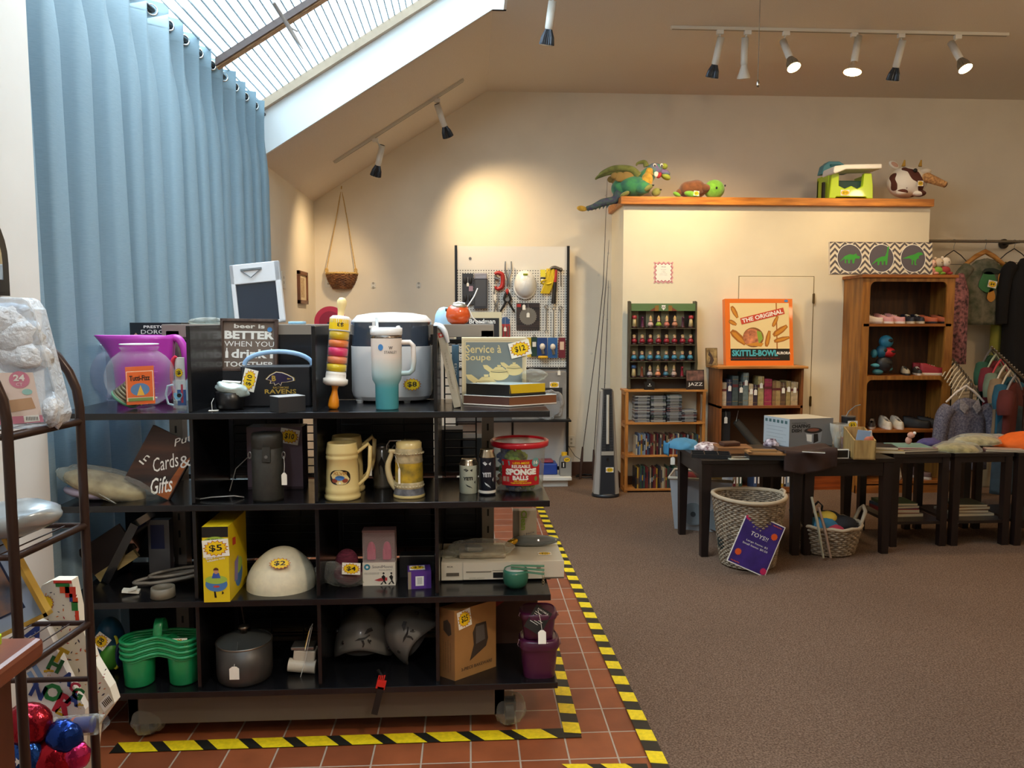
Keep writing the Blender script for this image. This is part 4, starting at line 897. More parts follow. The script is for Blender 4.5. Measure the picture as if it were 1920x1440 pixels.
# magenta pitcher
t,k=put('measuring_jug','large magenta plastic measuring jug behind the fish bowl','jug',256,758,0,.17)
mg=mat('magenta_plastic','b83cae',.3,coat=.2);H=(758-632)*k
b=MB(mg)
def jug(u,v):
    a=2*PI*u;r=.105+.02*v;x,y=r*math.cos(a),r*.72*math.sin(a);d=max(0,math.cos(a-PI))**6*max(0,v-.55)**1.5*.22;return (x-d,y,H*v)
b.grid(jug,48,16);b.add([jug(i/24,0) for i in range(24)],[tuple(range(23,-1,-1))]);obj('body',b,t,solid=.004)
b=MB(mg);chain(b,[((.108,0,H-.012),.014),((.145,0,H-.018),.016),((.168,0,H*.72),.016),((.160,0,H*.42),.016),((.13,0,H*.2),.015),((.095,0,H*.14),.014)],10,5);obj('handle',b,t)
b=MB(mat('magenta_print','e07ad8',.5));
for i in range(9):b.bx(.055,.075 if i % 2 else .085,-.079,-.0775,H*(.15+.08*i),H*(.15+.08*i)+.0015)
obj('scale_marks',b,t)
# glass mug and bottle
t,k=put('glass_mug','small glass mug with a heart print beside the first divider','mug',333,768,0,.06)
r_=.025;hh=53*k;b=MB(m_glass);b.lathe([(0,.004),(r_,.004),(r_+.001,hh),(r_-.002,hh),(r_-.003,.008),(0,.008)],28);obj('glass',b,t)
b=MB(clear('glass_edge','dfeef4',.35,.05));b.tube([(-r_,0,hh*.85),(-r_-.02,0,hh*.8),(-r_-.028,0,hh*.5),(-r_-.02,0,hh*.18),(-r_,0,hh*.12)],.004,8);obj('handle',b,t)
def curved(R_,cx=0):return lambda X,Z:(R_*math.sin((X-cx)/R_)+cx,-R_*math.cos((X-cx)/R_),Z)
b=MB(mat('heart_blue','7fc0dc',.4));cv=curved(r_+.0016);hp=[(.018*math.sin(a*PI/12)**3*1.0,.05+.016*(math.cos(a*PI/12)-.35*math.cos(a*PI/6)-.15*math.cos(a*PI/4))) for a in range(24)]
b.add([cv(x,z) for x,z in hp],[tuple(range(23,-1,-1))]);b.use(M_INK);cv2=curved(r_+.0022);b.add([cv2(.006+.008*math.cos(a*PI/8),.053+.008*math.sin(a*PI/8)) for a in range(16)],[tuple(range(16))]);b.use(M_WHITE).text('LOVE',-.002,.036,w=.026,h=.006,bend=curved(r_+.0026));obj('heart_print',b,t)
mugl=t.location.copy()
t=thing('gift_card','blue card standing inside the small glass mug','card',mugl+Vector((.004,.006,.012)));b=MB(mat('card_blue','2a5a9a',.5));b.bx(-.016,.016,-.001,.001,0,.06);b.use(mat('card_red','c8283c',.5)).bx(-.002,.006,-.0014,-.001,.01,.08);obj('card',b,t)
t,k=put('lotion_bottle','white capped bottle with red strap behind the small glass mug','bottle',336,757,0,.04);b=MB(mat('bottle_cream','e6ddd0',.4));b.cyl((0,0,0),(0,0,.185),.02,.018,20);obj('bottle',b,t);b=MB(mat('strap_red','d83048',.5));chain(b,[((-.02,-.012,.02),.006),((-.028,-.014,.10),.007),((-.022,-.014,.17),.008),((-.008,-.014,.19),.007)]);obj('strap',b,t)
sticker(t,.004,.125,-.022,.035,.042,'$',card=False)
# box with writing behind
t=thing('appliance_carton','dark carton with white lettering behind the magenta jug','carton',(XA(297,3.5,620),3.52,zr));b=MB(mat('carton_night','1c2228',.4));b.bx(-.11,.11,-.05,.05,0,ZA(605,3.47,300)-zr);b.use(mat('skin_print','c49a80',.6)).flat([(-.108,.0),(-.06,0),(-.085,.03)],-.0508);b.use(M_WHITE);hz=ZA(605,3.47,300)-zr
b.text('PRESTO',-.005,hz-.018,w=.09,h=.012,y=-.052,bold=.02);b.text('DORO',-.012,hz-.040,w=.10,h=.018,y=-.052);obj('carton',b,t)
# beer sign on a black box
t,k=put('black_carton','plain black carton behind the lunch box, carrying the beer sign','carton',466,752,0,.10);hb_=(752-697)*k;b=MB(mat('carton_black','26272a'));b.bx(-52*k,52*k,-.05,.05,0,hb_);obj('carton',b,t);cbp=t.location
t=thing('beer_sign','brown framed sign reading beer is better when you drink together','sign',cbp+Vector((0,-.03,hb_)),rot=(R(-4),R(1.0),0));w,h=52*k,97*k
fr=wood('sign_frame','5e4a40','46342c',.5);b=MB(fr)
for q in ((-w,-w+.011,0,h),(w-.011,w,0,h),(-w,w,0,.011),(-w,w,h-.011,h)):b.bx(q[0],q[1],-.014,.012,q[2],q[3])
obj('frame',b,t,bevel=.001)
b=MB(mat('sign_brown','7b6a5e',.6,var=.2,scale=9));b.bx(-w+.01,w-.01,0,.006,.01,h-.01);b.use(M_WHITE);y=-.001
iw=2*w-.03
b.text('beer is',-.0,h*.86,w=iw*.62,h=h*.085,y=y,bold=.03);b.text('BETTER',0,h*.69,w=iw,h=h*.155,y=y,bold=.045);b.text('WHEN YOU',0,h*.52,w=iw,h=h*.10,y=y)
b.text('drink',.0,h*.335,w=iw*.72,h=h*.17,y=y,bold=.03);b.text('TOGETHER',0,h*.13,w=iw,h=h*.10,y=y,bold=.02)
for s in (-1,1):x=s*iw*.45;b.flat([(x-.006,h*.25),(x+.006,h*.25),(x+.006,h*.36),(x+.0022,h*.4),(x+.0022,h*.44),(x-.0022,h*.44),(x-.0022,h*.4),(x-.006,h*.36)],y)
obj('lettering_board',b,t)
b=MB(mat('dot_blue','4a8ccc',.4));b.cyl((w*.72,-.004,h*.8),(w*.72,-.001,h*.8),.010,n=16);obj('dot_sticker',b,t)
# team lunch box
t,k=put('lunch_box','black lunch box with team bird logo and pale blue carrying handle','lunch box',518,763,0,.10)
w,h=64*k,76*k;b=MB(mat('lunch_black','15151a',.45));b.bx(-w,w,-.05,.05,0,h);obj('body',b,t,bevel=.006)
b=MB(mat('handle_blue','9fc4ea',.25));b.tube([(w*math.cos(PI-a*PI/14)*.98,0,h+.002+.052*math.sin(a*PI/14)) for a in range(15)],.0045,8,flat=2.0);obj('handle',b,t)
y=-.0515;b=MB(mat('logo_gold','b8963c',.4));hd=[(-.8,0),(-.55,.28),(-.15,.5),(.25,.45),(.6,.3),(.95,.1),(.98,-.1),(.55,-.2),(.2,-.22),(.12,-.45),(.0,-.28),(-.25,-.42),(-.3,-.25),(-.55,-.3),(-.5,-.1)]
def lg_(s,dy):return [(.012+x*.036*s,h*.68+z*.034*s) for x,z in hd],dy
for m,s,dy in ((mat('logo_gold','b8963c',.4),1.14,.0002),(M_WHITE,1.07,0),(mat('logo_purple','241a3c',.4),1.0,-.0005)):q,d_=lg_(s*1.55,dy);b.use(m).flat(q,y+d_)
b.use(mat('logo_gold','b8963c')).text('B',-.006,h*.70,h=.022,y=y-.001,bold=.04);b.flat([(.045,h*.71),(.064,h*.69),(.045,h*.67)],y-.001)
b.use(mat('logo_gold','b8963c')).text('BALTIMORE',.02,h*.475,w=.06,h=.008,y=y,bold=.01);b.text('RAVENS',.018,h*.38,w=.12,h=.017,y=y,bold=.02);obj('logo_print',b,t)
sticker(t,-w+.035,h*.66,-.0525,.085,.052,'$10',ang=R(76))
# black caddy with bag, black gift box
t,k=put('black_pot','small black pot stuffed with a folded green-white plastic bag','pot',424,770,0,.1)
b=MB(mat('pot_black','101114',.3));b.lathe([(0,0),(.045,0),(.05,.01),(.054,.065),(.050,.067),(.046,.012),(0,.01)],28);obj('pot',b,t)
b=MB(mat('bag_foil','b8c8c4',.25,.2,bump=.9,scale=30,bd=.006));b.ell((.012,-.006,.075),(.058,.04,.026),30,14,rot=(0,.25,.3),f=crumple(0,0,9,12,.6));b.use(mat('bag_green','1e4a3c',.4)).box((-.01,.0,.098),(.06,.045,.006),(0,.1,.2));b.use(M_WHITE).box((.008,-.002,.104),(.065,.04,.004),(0,.08,.2));obj('folded_bag',b,t)
b=MB(M_CARD);b.box((-.045,-.052,.0015),(.034,.022,.0012),(0,0,.2));b.use(M_STR).tube([(-.05,-.052,.002),(-.052,-.05,.03),(-.05,-.03,.045)],.001,5);obj('price_tag',b,t)
t,k=put('gift_box','closed black box standing at the edge in front of the lunch box','box',533,774,0,.10);t.rotation_euler=(0,0,R(38));b=MB(mat('box_charcoal','2a2a2c',.6));b.bx(-.050,.055,-.036,.04,0,.056);b.use(mat('box_lid_grey','a9a7a4',.5)).bx(-.050,.055,-.036,.04,.056,.058);obj('box',b,t,bevel=.001)
# rolling pin of cookie cutters
t=thing('rolling_pin_set','rolling pin shaped tube of coloured cookie cutters with orange handles','baking set',W(622,769,Z=zs[0])+Vector((0,.03,.0)),rot=(R(-3),R(5.2),0));k=.00203
orr=mat('handle_orange','f0931c',.3,coat=.3);b=MB(orr);b.lathe([(0,0),(.016,.002),(.021,.014),(.019,.035),(.012,.06),(.010,.075),(.014,.09),(.014,.098)],24);obj('handle',b,t)
b=MB(mat('handle_cream','f2d898',.4));z=.355;b.lathe([(.014,z-.01),(.012,z+.0),(.013,z+.02),(.019,z+.04),(.018,z+.055),(.010,z+.066),(0,z+.068)],24);obj('handle',b,t)
b=MB(mat('cap_cream','efe6da',.4));b.lathe([(0,.09),(.034,.09),(.046,.098),(.046,.115),(.038,.118),(.038,.132),(.036,.142),(0,.142)],32);obj('end_cap',b,t);b=MB(mat('cap_cream',''));b.lathe([(0,.318),(.036,.318),(.040,.325),(.040,.342),(.030,.352),(0,.356)],32);obj('end_cap',b,t)
z=.143
for i,(c,hh) in enumerate((('e8c81c',.03),('f08a5c',.028),('e8306c',.034),('f0803c',.028),('e8c01c',.034))):
    b=MB(mat('cutter_'+c,c,.25,coat=.5));b.lathe([(.0,z),(.030,z),(.0365,z+.004),(.0365,z+hh-.004),(.030,z+hh-.001),(0,z+hh-.001)],30);obj('cookie_cutter',b,t);z += hh
b=MB(m_glass);b.cyl((0,0,.14),(0,0,.32),.0385,n=32,caps=False);obj('clear_tube',b,t)
b=MB(M_CARD);
def band(mb,R_,z0,z1,a0=-1.5,a1=1.5,n=16):mb.add([(R_*math.sin(a0+(a1-a0)*i/n),-R_*math.cos(a0+(a1-a0)*i/n),z) for z in (z0,z1) for i in range(n+1)],[(i,i+1,n+2+i,n+1+i) for i in range(n)],True)
band(b,.0395,.297,.345,-1.7,1.7);b.use(M_YEL);band(b,.0400,.301,.340,-1.3,1.1);b.use(M_INK).text('$3',.008,.32,w=.024,h=.016,bend=curved(.0406),ang=PI,bold=.02);obj('price_sticker',b,t)
# big white cooker
t,k=put('rice_cooker','big white countertop cooker with smoked window band and domed lid','cooker',731,757,0,.27)
def sup(rx,ry,z,n=44,e=3.2):
    o=[]
    for i in range(n):a=2*PI*i/n;c,s=math.cos(a),math.sin(a);o.append((rx*abs(c)**(2/e)*(1 if c > 0 else -1),ry*abs(s)**(2/e)*(1 if s > 0 else -1),z))
    return o
def loft(mb,rings,cap=True):
    n=len(rings[0]);vs=[p for r in rings for p in r];mb.add(vs,[(j*n+i,j*n+(i+1) % n,(j+1)*n+(i+1) % n,(j+1)*n+i) for j in range(len(rings)-1) for i in range(n)],True)
    if cap:mb.add(vs,[tuple(range(n-1,-1,-1)),tuple(range((len(rings)-1)*n,len(rings)*n))])
wx=77*k;cw_=mat('cooker_white','e6e4e2',.3,coat=.3)
z=[5*k,12*k,107*k,152*k,167*k]
b=MB(mat('cooker_grey','b4b0ae',.35));loft(b,[sup(wx*.9,.125,z[0]),sup(wx*.97,.132,z[1])]);obj('foot_band',b,t)
b=MB(cw_);loft(b,[sup(wx*.97,.132,z[1]),sup(wx,.135,z[1]+.02),sup(wx,.135,z[2])]);obj('body',b,t)
b=MB(mat('smoked_window','3c4450',.12,coat=.6));loft(b,[sup(wx*.985,.133,z[2]),sup(wx*.97,.130,z[3])]);obj('window_band',b,t)
b=MB(cw_);loft(b,[sup(wx*.98,.132,z[3]),sup(wx*.98,.132,z[3]+.006),sup(wx*.85,.115,z[4]-.004),sup(wx*.5,.07,z[4]+.006),sup(wx*.1,.02,z[4]+.009)]);b.bx(-28*k-.006,-28*k+.006,-.134,-.12,z[2],z[3]+.004);obj('lid',b,t)
for x in (-wx*.75,wx*.4):b=MB(cw_);b.cyl((x,-.10,0),(x,-.10,z[0]+.002),.012,.016,12);obj('foot',b,t)
sticker(t,42*k,36*k,-.138,.075,.055,'$8',card=False)
# tumbler
t,k=put('travel_tumbler','tall cream-to-teal tumbler with side handle, straw and white lid','tumbler',724,769,0,.08)
mt=bpy.data.materials.new('tumbler_ombre');mt.use_nodes=True;nt=mt.node_tree;tb_=nt.nodes['Principled BSDF'];tb_.inputs['Roughness'].default_value=.35
tc=nt.nodes.new('ShaderNodeTexCoord');sp=nt.nodes.new('ShaderNodeSeparateXYZ');mr=nt.nodes.new('ShaderNodeMapRange');mr.inputs[1].default_value=.08;mr.inputs[2].default_value=.20;rp=nt.nodes.new('ShaderNodeValToRGB')
rp.color_ramp.elements[0].color=(*hx('5cb8c4'),1);rp.color_ramp.elements[1].color=(*hx('ece0d4'),1)
nt.links.new(tc.outputs['Object'],sp.inputs[0]);nt.links.new(sp.outputs[2],mr.inputs[0]);nt.links.new(mr.outputs[0],rp.inputs[0]);nt.links.new(rp.outputs[0],tb_.inputs['Base Color'])
b=MB(mt);b.lathe([(0,0),(.040,0),(.043,.004),(.044,.095),(.054,.112),(.0565,.14),(.058,.268)],36);obj('cup',b,t)
b=MB(mat('tumbler_steel','7a7068',.25,.9));b.lathe([(.058,.268),(.058,.28),(.0,.281)],36);obj('steel_rim',b,t)
b=MB(mat('lid_white','eeeeec',.3));b.lathe([(.058,.28),(.060,.284),(.060,.306),(.052,.308),(0,.308)],36);b.bx(-.06,-.035,-.03,.02,.306,.314);b.cyl((.045,-.02,.308),(.045,.02,.308),.007,n=10);obj('lid',b,t)
b=MB(mt);b.tube([(.05,0,.252),(.088,0,.252),(.100,0,.24),(.102,0,.18),(.098,0,.148),(.085,0,.136),(.052,0,.134)],.0095,10);obj('handle',b,t)
b=MB(mat('straw_clear','dfe6ea',.15));b.cyl((-.033,0,.30),(-.035,.0,.345),.0055,n=10);obj('straw',b,t)
b=MB(mat('dot_blue','4a8ccc'));b.add([curved(.0588)(-.016+.010*math.cos(a*PI/8),.235+.012*math.sin(a*PI/8)) for a in range(16)],[tuple(range(16))]);b.use(mat('brand_grey','7a7068')).text('STANLEY',.022,.217,w=.05,h=.010,bend=curved(.0588),bold=.01);b.text('W',.022,.233,w=.016,h=.012,bend=curved(.0588),bold=.04);obj('printed_logo',b,t)
# leaning flat board, blue book, soup set box
t=thing('flat_game_box','long thin ivory box leaning sideways with a white bag at top','box',W(861,766,Z=zs[0])+Vector((-.006,.13,.004)),rot=(0,R(-12.5),0));L=155*.00205
b=MB(mat('box_ivory','b8b09c',.5,var=.15,scale=12));b.bx(-.014,.012,-.12,.12,0,L);b.use(mat('cross_red','c83c34',.5)).bx(-.010,.008,-.1208,-.12,L-.045,L-.027);b.use(M_WHITE).bx(-.003,.001,-.1216,-.1208,L-.041,L-.031);b.bx(-.006,.004,-.1216,-.1208,L-.038,L-.034);b.use(mat('spine_print','8f8878',.6)).text('JUMBO CHESS',-.001,L*.45,w=L*.45,h=.008,y=-.1212,ang=R(90));obj('box',b,t,bevel=.001)
b=MB(mat('bag_white_film','e4e8ea',.25,bump=.6,scale=40));chain(b,[((-.012,-.10,L+.004),.012),((.006,-.12,L-.006),.012),((.016,-.125,L-.03),.011),((.02,-.122,L-.07),.006)]);obj('plastic_bag',b,t)
t,k=put('box_set','grey and cream carton printed with three lidded soup pots','carton',927,757,0,.12);w,h=61*k,124*k;t.rotation_euler=(0,0,R(1))
b=MB(mat('carton_cream','d8c9a4',.5));b.bx(-w,w,-.03,.09,0,h);b.use(mat('slate_print','77807e',.5)).bx(-w+.016,w-.016,-.0306,-.03,.014,h-.018)
b.use(mat('carton_line','9a8a68',.5));
for d_ in (.008,.012):b.bx(-w+d_,w-d_,-.0304,-.03,h-d_-.001,h-d_);b.bx(-w+d_,-w+d_+.001,-.0304,-.03,.01,h-d_);b.bx(w-d_-.001,w-d_,-.0304,-.03,.01,h-d_)
pc=mat('pot_print','d9c68c',.5);b.use(pc);b.text('Service à',-w*.33,h*.83,w=w*1.1,h=h*.125,y=-.0314,bold=.012);b.text('Soupe',-w*.5,h*.69,w=w*.78,h=h*.13,y=-.0314,bold=.012)
def potp(cx,cz,s,hdl):
    b.use(pc);e=[(cx+s*math.cos(a*PI/12),cz+s*.62*math.sin(a*PI/12)) for a in range(24)];b.flat(e,-.0310);b.flat([(cx-s*.8,cz+s*.35),(cx+s*.8,cz+s*.35),(cx+s*.35,cz+s*.75),(cx-s*.35,cz+s*.75)],-.0312);b.flat([(cx-s*.15,cz+s*.7),(cx+s*.15,cz+s*.7),(cx+s*.2,cz+s*.95),(cx-s*.2,cz+s*.95)],-.0312)
    b.flat([(cx-s*.8,cz+s*.1),(cx-s*1.5,cz+s*.6),(cx-s*1.65,cz+s*.95),(cx-s*1.2,cz+s*.95),(cx-s*.6,cz+s*.5)] ,-.0311)
    b.use(mat('pot_line','4a4c44',.5));q=[(cx+s*.86*math.cos(a*PI/12),cz+s*.30+s*.12*math.sin(a*PI/12)) for a in range(24)];q2=[(cx+s*.8*math.cos(a*PI/12),cz+s*.32+s*.07*math.sin(a*PI/12)) for a in range(24)];b.flat(q,-.0316);b.use(pc).flat(q2,-.032)
potp(w*.62,h*.50,.034,1);potp(w*.15,h*.44,.040,1);potp(-w*.25,h*.26,.050,1);obj('carton',b,t,bevel=.001)
sticker(t,w*.80,h*.83,-.035,.085,.062,'$12',ang=R(14))
t,k=put('board_game','slim teal-blue box standing behind the soup set carton','box',853,752,0,.2);b=MB(mat('box_teal','4a6a80',.5));b.bx(-.012,.016,-.08,.08,0,.23);b.use(M_WHITE).text('ESSO',.003,.13,w=.05,h=.010,y=-.0808,ang=R(-90));obj('box',b,t)
# rotated stack: brown framed box and black/yellow box
c0=W(955,764,Z=zs[0]);c1=W(868,748,Z=zs[0]);c2=W(1049,750,Z=zs[0])
def cornerbox(name,label,cat,corner,a1,L1,a2,L2,z0,h,mats,lid=None,parts=None):
    """box with one corner towards the viewer; edges run at angles a1 (left face) and a2 (right face)"""
    t=thing(name,label,cat,(corner.x,corner.y,z0));u=Vector((math.cos(a1),math.sin(a1),0))*L1;v=Vector((math.cos(a2),math.sin(a2),0))*L2
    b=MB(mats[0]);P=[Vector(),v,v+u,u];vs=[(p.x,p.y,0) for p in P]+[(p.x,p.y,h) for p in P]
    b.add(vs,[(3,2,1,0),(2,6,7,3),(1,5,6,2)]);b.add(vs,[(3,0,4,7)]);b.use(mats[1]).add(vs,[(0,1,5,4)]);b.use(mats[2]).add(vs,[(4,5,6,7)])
    return t,b,u,v
m_ns=mat('frame_underside','c9c2b6',.5)
A1,A2=R(152),R(28)
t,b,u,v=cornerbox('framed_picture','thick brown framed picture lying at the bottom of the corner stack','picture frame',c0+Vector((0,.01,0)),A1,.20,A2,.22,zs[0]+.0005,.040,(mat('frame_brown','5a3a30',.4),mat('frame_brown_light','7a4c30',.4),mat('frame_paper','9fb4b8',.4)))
obj('frame',b,t);bb=MB(m_ns);e=Vector((0,-.002,0));bb.tube([u+Vector((0,0,.003))-e*0,Vector((0,-.001,.003)),v+Vector((0,0,.003))],.003,5);bb.tube([u+Vector((0,0,.038)),Vector((0,-.001,.038)),v+Vector((0,0,.038))],.0018,5);obj('trim_edge',bb,t)
t,b,u,v=cornerbox('framed_picture','black and yellow edged frame lying on top of the corner stack','picture frame',c0+Vector((.002,.02,0)),A1,.19,A2,.165,zs[0]+.0415,.044,(mat('frame_black','141414',.3),mat('frame_yellow','d8b41c',.4),mat('frame_glass_sheet','b4c4c4',.15)))
obj('frame',b,t);bb=MB(mat('frame_black','141414'));bb.tube([Vector((0,-.001,.004)),v+Vector((0,-.001,.004))],.006,4);bb.tube([u+Vector((0,0,.042)),Vector((0,-.001,.042)),Vector((.006,-.001,.0))],.0025,5);obj('black_edge',bb,t)
b=MB(m_film);q=W(985,728,Y=3.12);tc_=Vector((q.x,q.y,zs[0]+.115));b.ell((.03,.02,-.004),(.055,.04,.024),34,16,f=crumple(0,0,9,22,.7));t=thing('crumpled_wrap','crumpled clear plastic wrap lying on the corner stack of frames','plastic wrap',tc_-Vector((0,0,.028)));b.M=Matrix();o=obj('wrap',b,t);o.location=(0,0,.028)
t=thing('cable_coil','dark cable loop standing up behind the yellow edged frame','cable',tc_+Vector((-.06,.02,-.02)));b=MB(mat('cable_brown','3a2c28',.4));b.tube([(-.045*math.cos(a*PI/10),0,.0+.06*math.sin(a*PI/10)) for a in range(11)],.0035,6);b.tube([(-.03*math.cos(a*PI/10)+.004,.01,.0+.04*math.sin(a*PI/10)) for a in range(11)],.003,6);obj('cable',b,t)
# standing on the top beam
zb=bz1
t=thing('orange_pot','shiny orange round pot with foil top on the taupe beam','pot',(XA(859,3.36,600),3.365,zb));b=MB(mat('pot_orange','d8541c',.25,coat=.6,var=.2,scale=9));b.lathe([(0,0),(.03,0),(.045,.012),(.053,.035),(.050,.062),(.035,.082),(.012,.086),(0,.083)],32);obj('pot',b,t)
b=MB(mat('foil_silver','a09888',.3,.8,bump=.8,scale=40));b.ell((.004,-.012,.076),(.034,.03,.014),24,10,f=crumple(0,0,9,2,.3));b.use(M_WHITE).tube([(-.02,0,.088),(0,0,.094),(.03,0,.088)],.004,6);obj('foil_top',b,t)
b=MB(mat('cord_white','dcd8d4',.5));b.tube([(.04,-.02,.075),(.07,.0,.12),(.085,.01,.155)],.003,6);b.tube([(.045,-.03,.07),(.06,-.03,.03),(.085,-.03,.008),(.11,-.02,.005)],.003,6);obj('cord',b,t)
b=MB(M_INK);b.cyl((-.055,0,.062),(-.045,0,.062),.007,n=10);obj('knob',b,t)
t=thing('bread_maker_box','cream and black appliance carton behind the orange pot','carton',(XA(896,3.6,600),3.64,zr));w=44*.0025;hh=ZA(585,3.6,900)-zr;b=MB(mat('carton_cream','d8c9a4'));b.bx(-w,w,-.06,.1,0,hh);b.use(mat('carton_black','26272a')).bx(-w+.01,w-.012,-.0606,-.06,.0,hh-.028);b.use(M_WHITE).text('Breadman',.02,hh*.65,w=.12,h=.022,y=-.062,bold=.02);obj('carton',b,t)
# the tall white framed board on the beam
p=W(489,605,Y=3.36);t=thing('baby_scale','white framed dark panel standing on the taupe beam before the curtain','panel',(p.x,3.36,zb),rot=(R(-6),R(-6),0));k=3.36/1450;w,h=45*k,113*k;b=MB(mat('panel_white','d4d8dc',.4))
for q in ((-w,-w+.018,0,h),(w-.022,w,0,h),(-w,w,0,.012),(-w,w,h-.085,h)):b.bx(q[0],q[1],-.012,.014,q[2],q[3])
obj('frame',b,t,bevel=.003);b=MB(mat('panel_dark','1e2c3c',.2,coat=.4));b.bx(-w+.017,w-.02,-.004,.006,.01,h-.08);obj('dark_panel',b,t)
b=MB(mat('wire_grey','7c8488',.4,.6));b.bx(-w*.55,w*.3,-.018,-.012,h-.03,h-.022);b.tube([(-w*.5,-.016,h-.03),(-w*.15,-.018,h-.062),(w*.25,-.016,h-.03)],.002,6);obj('hanging_wire',b,t)
b=MB(m_film);b.ell((0,0,.012),(.07,.03,.016),30,10,f=crumple(0,0,9,31,.8));t=thing('plastic_film','small crumpled clear film on the beam left of the white-framed panel','plastic wrap',(XA(388,3.36,603),3.365,zb));obj('film',b,t)
t=thing('folded_cloth','pale blue folded packet on the beam right of the white-framed panel','packet',(XA(556,3.37,603),3.37,zb));b=MB(mat('pale_blue','8cb8d4',.5));b.bx(-.03,.035,-.03,.03,0,.012);obj('packet',b,t,bevel=.004)
t=thing('red_plate','round red plate standing on the rear shelf below the hanging basket','plate',(XA(618,3.7,600),3.72,zr));b=MB(mat('plate_red','b02838',.35));b.cyl((0,-.004,.075),(0,.010,.075),.075,n=40);b.use(mat('plate_red_dark','8c1c2c',.35)).cyl((0,-.006,.075),(0,-.003,.075),.052,n=40);obj('plate',b,t)
t=thing('clear_bin','small blue transparent bin on the rear shelf beside the red plate','bin',(XA(650,3.65,600),3.66,zr));b=MB(clear('blue_clear','8fb0e0',.35));b.bx(-.05,.05,-.04,.04,0,.075);b.use(mat('bin_rim','7c98cc',.4)).bx(-.052,.052,-.042,.042,.075,.082);obj('bin',b,t)
t=thing('small_black_box','small dark box on the rear shelf overlapping the red plate','box',(XA(626,3.6,600),3.6,zr));b=MB(mat('carton_black','26272a'));b.bx(-.025,.012,-.03,.03,0,.075);obj('box',b,t)
t=thing('blue_bag','pale blue plastic bag on the rear shelf left of the orange pot','bag',(XA(833,3.62,600),3.62,zr));b=MB(mat('bag_pale_blue','a8cce4',.3,bump=.4));b.ell((0,0,.07),(.045,.03,.075),20,12,f=crumple(0,0,6,5,.2));obj('bag',b,t)
for px,hh,w,c,lb in ((846,.17,.055,'1c242c','dark carton on the rear shelf seen through the wire grid, left one'),(884,.13,.05,'3c4854','grey-blue carton on the rear shelf, beside the slotted post')):
    t=thing('rear_carton',lb,'carton',(XA(px,3.6,850),3.6,zs[1]));b=MB(mat('rc_'+c,c,.5));b.bx(-w,w,-.05,.08,0,hh);obj('carton',b,t)
# ---------------------------------------------------------------- second shelf
t=thing('wrapped_bundle','cream bundle in clear plastic wrap at the left end of second shelf','wrapped bundle',W(196,944,Z=zs[1])+Vector((0,.08,0)))
k=.00205;b=MB(mat('bundle_cream','b8a886',.7,var=.4,scale=14,col2='8c7a5c',bump=.5));b.ell((-.03,0,.05),(.15,.085,.045),32,14,rot=(0,R(17),0),f=crumple(0,0,9,6,.25));b.use(mat('bundle_mauve','9c90a0',.7,bump=.4)).ell((-.08,.0,.03),(.10,.08,.026),28,12,rot=(0,R(8),0));b.use(mat('bundle_blue','6f92b8',.6)).ell((-.12,.0,.048),(.05,.05,.02),20,10);obj('contents',b,t)
b=MB(m_film);b.ell((0,0,.055),(.20,.095,.05),40,16,rot=(0,R(15),0),f=crumple(0,0,9,8,.3));b.tube([(.0,-.09,.02),(.05,-.10,.004),(-.04,-.08,.05)],.005,5,flat=.3);obj('film',b,t)
# cards and gifts board
bp_=W(312,941,Z=zs[1])+Vector((0,.02,0));t=thing('wooden_sign','dark wooden sign lettered Cards and Gifts leaning against the first divider','sign',bp_,rot=(R(-10),0,0));k=bp_.y/1450
an=R(-26.5);M=Matrix.Rotation(-an,4,'Y');b=MB(wood('burnt_wood','4a2c1c','1c1412',.5,'x',3),M);w,h=92*k,112*k
b.bx(-w,0,0,.018,0,h);b.use(wood('amber_wood','a85c20','7a3c14',.45,'x',3));b.flat([(-.004,.002),(-.003,h*.80),(-.022,h*.62),(-.030,h*.3),(-.05,.002)],-.0006);b.M=Matrix();b.use(M_WHITE)
def im(px,py):return ((px-312)*k,(941-py)*k)
def bt(s,x0,y0,x1,y1,h,sh=.35,bd=.0):
    a=im(x0,y0);c=im(x1,y1);b.text(s,(a[0]+c[0])/2,(a[1]+c[1])/2,w=math.hypot(c[0]-a[0],c[1]-a[1]),h=h*k,y=-.0022,ang=math.atan2(c[1]-a[1],c[0]-a[0]),shear=sh,bold=bd)
bt('Cards',282,876,328,864,26);bt('&',330,872,349,866,22,.1);bt('Gifts',279,915,319,909,30,.4,.008);bt('In',260,871,272,856,11,0);bt('Put',318,835,352,822,13);obj('board',b,t,bevel=.0008)
# leather flask case
t,k=put('flask_case','tall dark leather cylinder case with snap and white tag','case',497,942,1,.10);hh=128*k;b=MB(mat('case_leather','2e2d28',.55,var=.25,scale=60,bump=.3));r_=29*k
b.lathe([(0,0),(r_*.95,0),(r_,.01),(r_,hh*.78),(r_*.98,hh*.785),(r_,hh*.79),(r_,hh*.96),(r_*.93,hh),(0,hh)],36);obj('case',b,t)
b=MB(mat('case_leather','2e2d28'));b.bx(-.004,.026,-r_-.004,-r_+.006,hh*.6,hh*.82);b.use(chrome).cyl((.011,-r_-.008,hh*.68),(.011,-r_-.003,hh*.68),.006,n=12);obj('snap_strap',b,t)
for s in (-1,1):b=MB(chrome);b.tube([(s*(r_+.005)+.006*math.cos(a*PI/5),-.01,hh*.67+.013*math.sin(a*PI/5)) for a in range(10)],.0022,5,closed=True);obj('strap_ring',b,t)
hangtag(t,(r_+.010,-.03,hh*.42),(r_+.006,-.012,hh*.66),.020,.046)
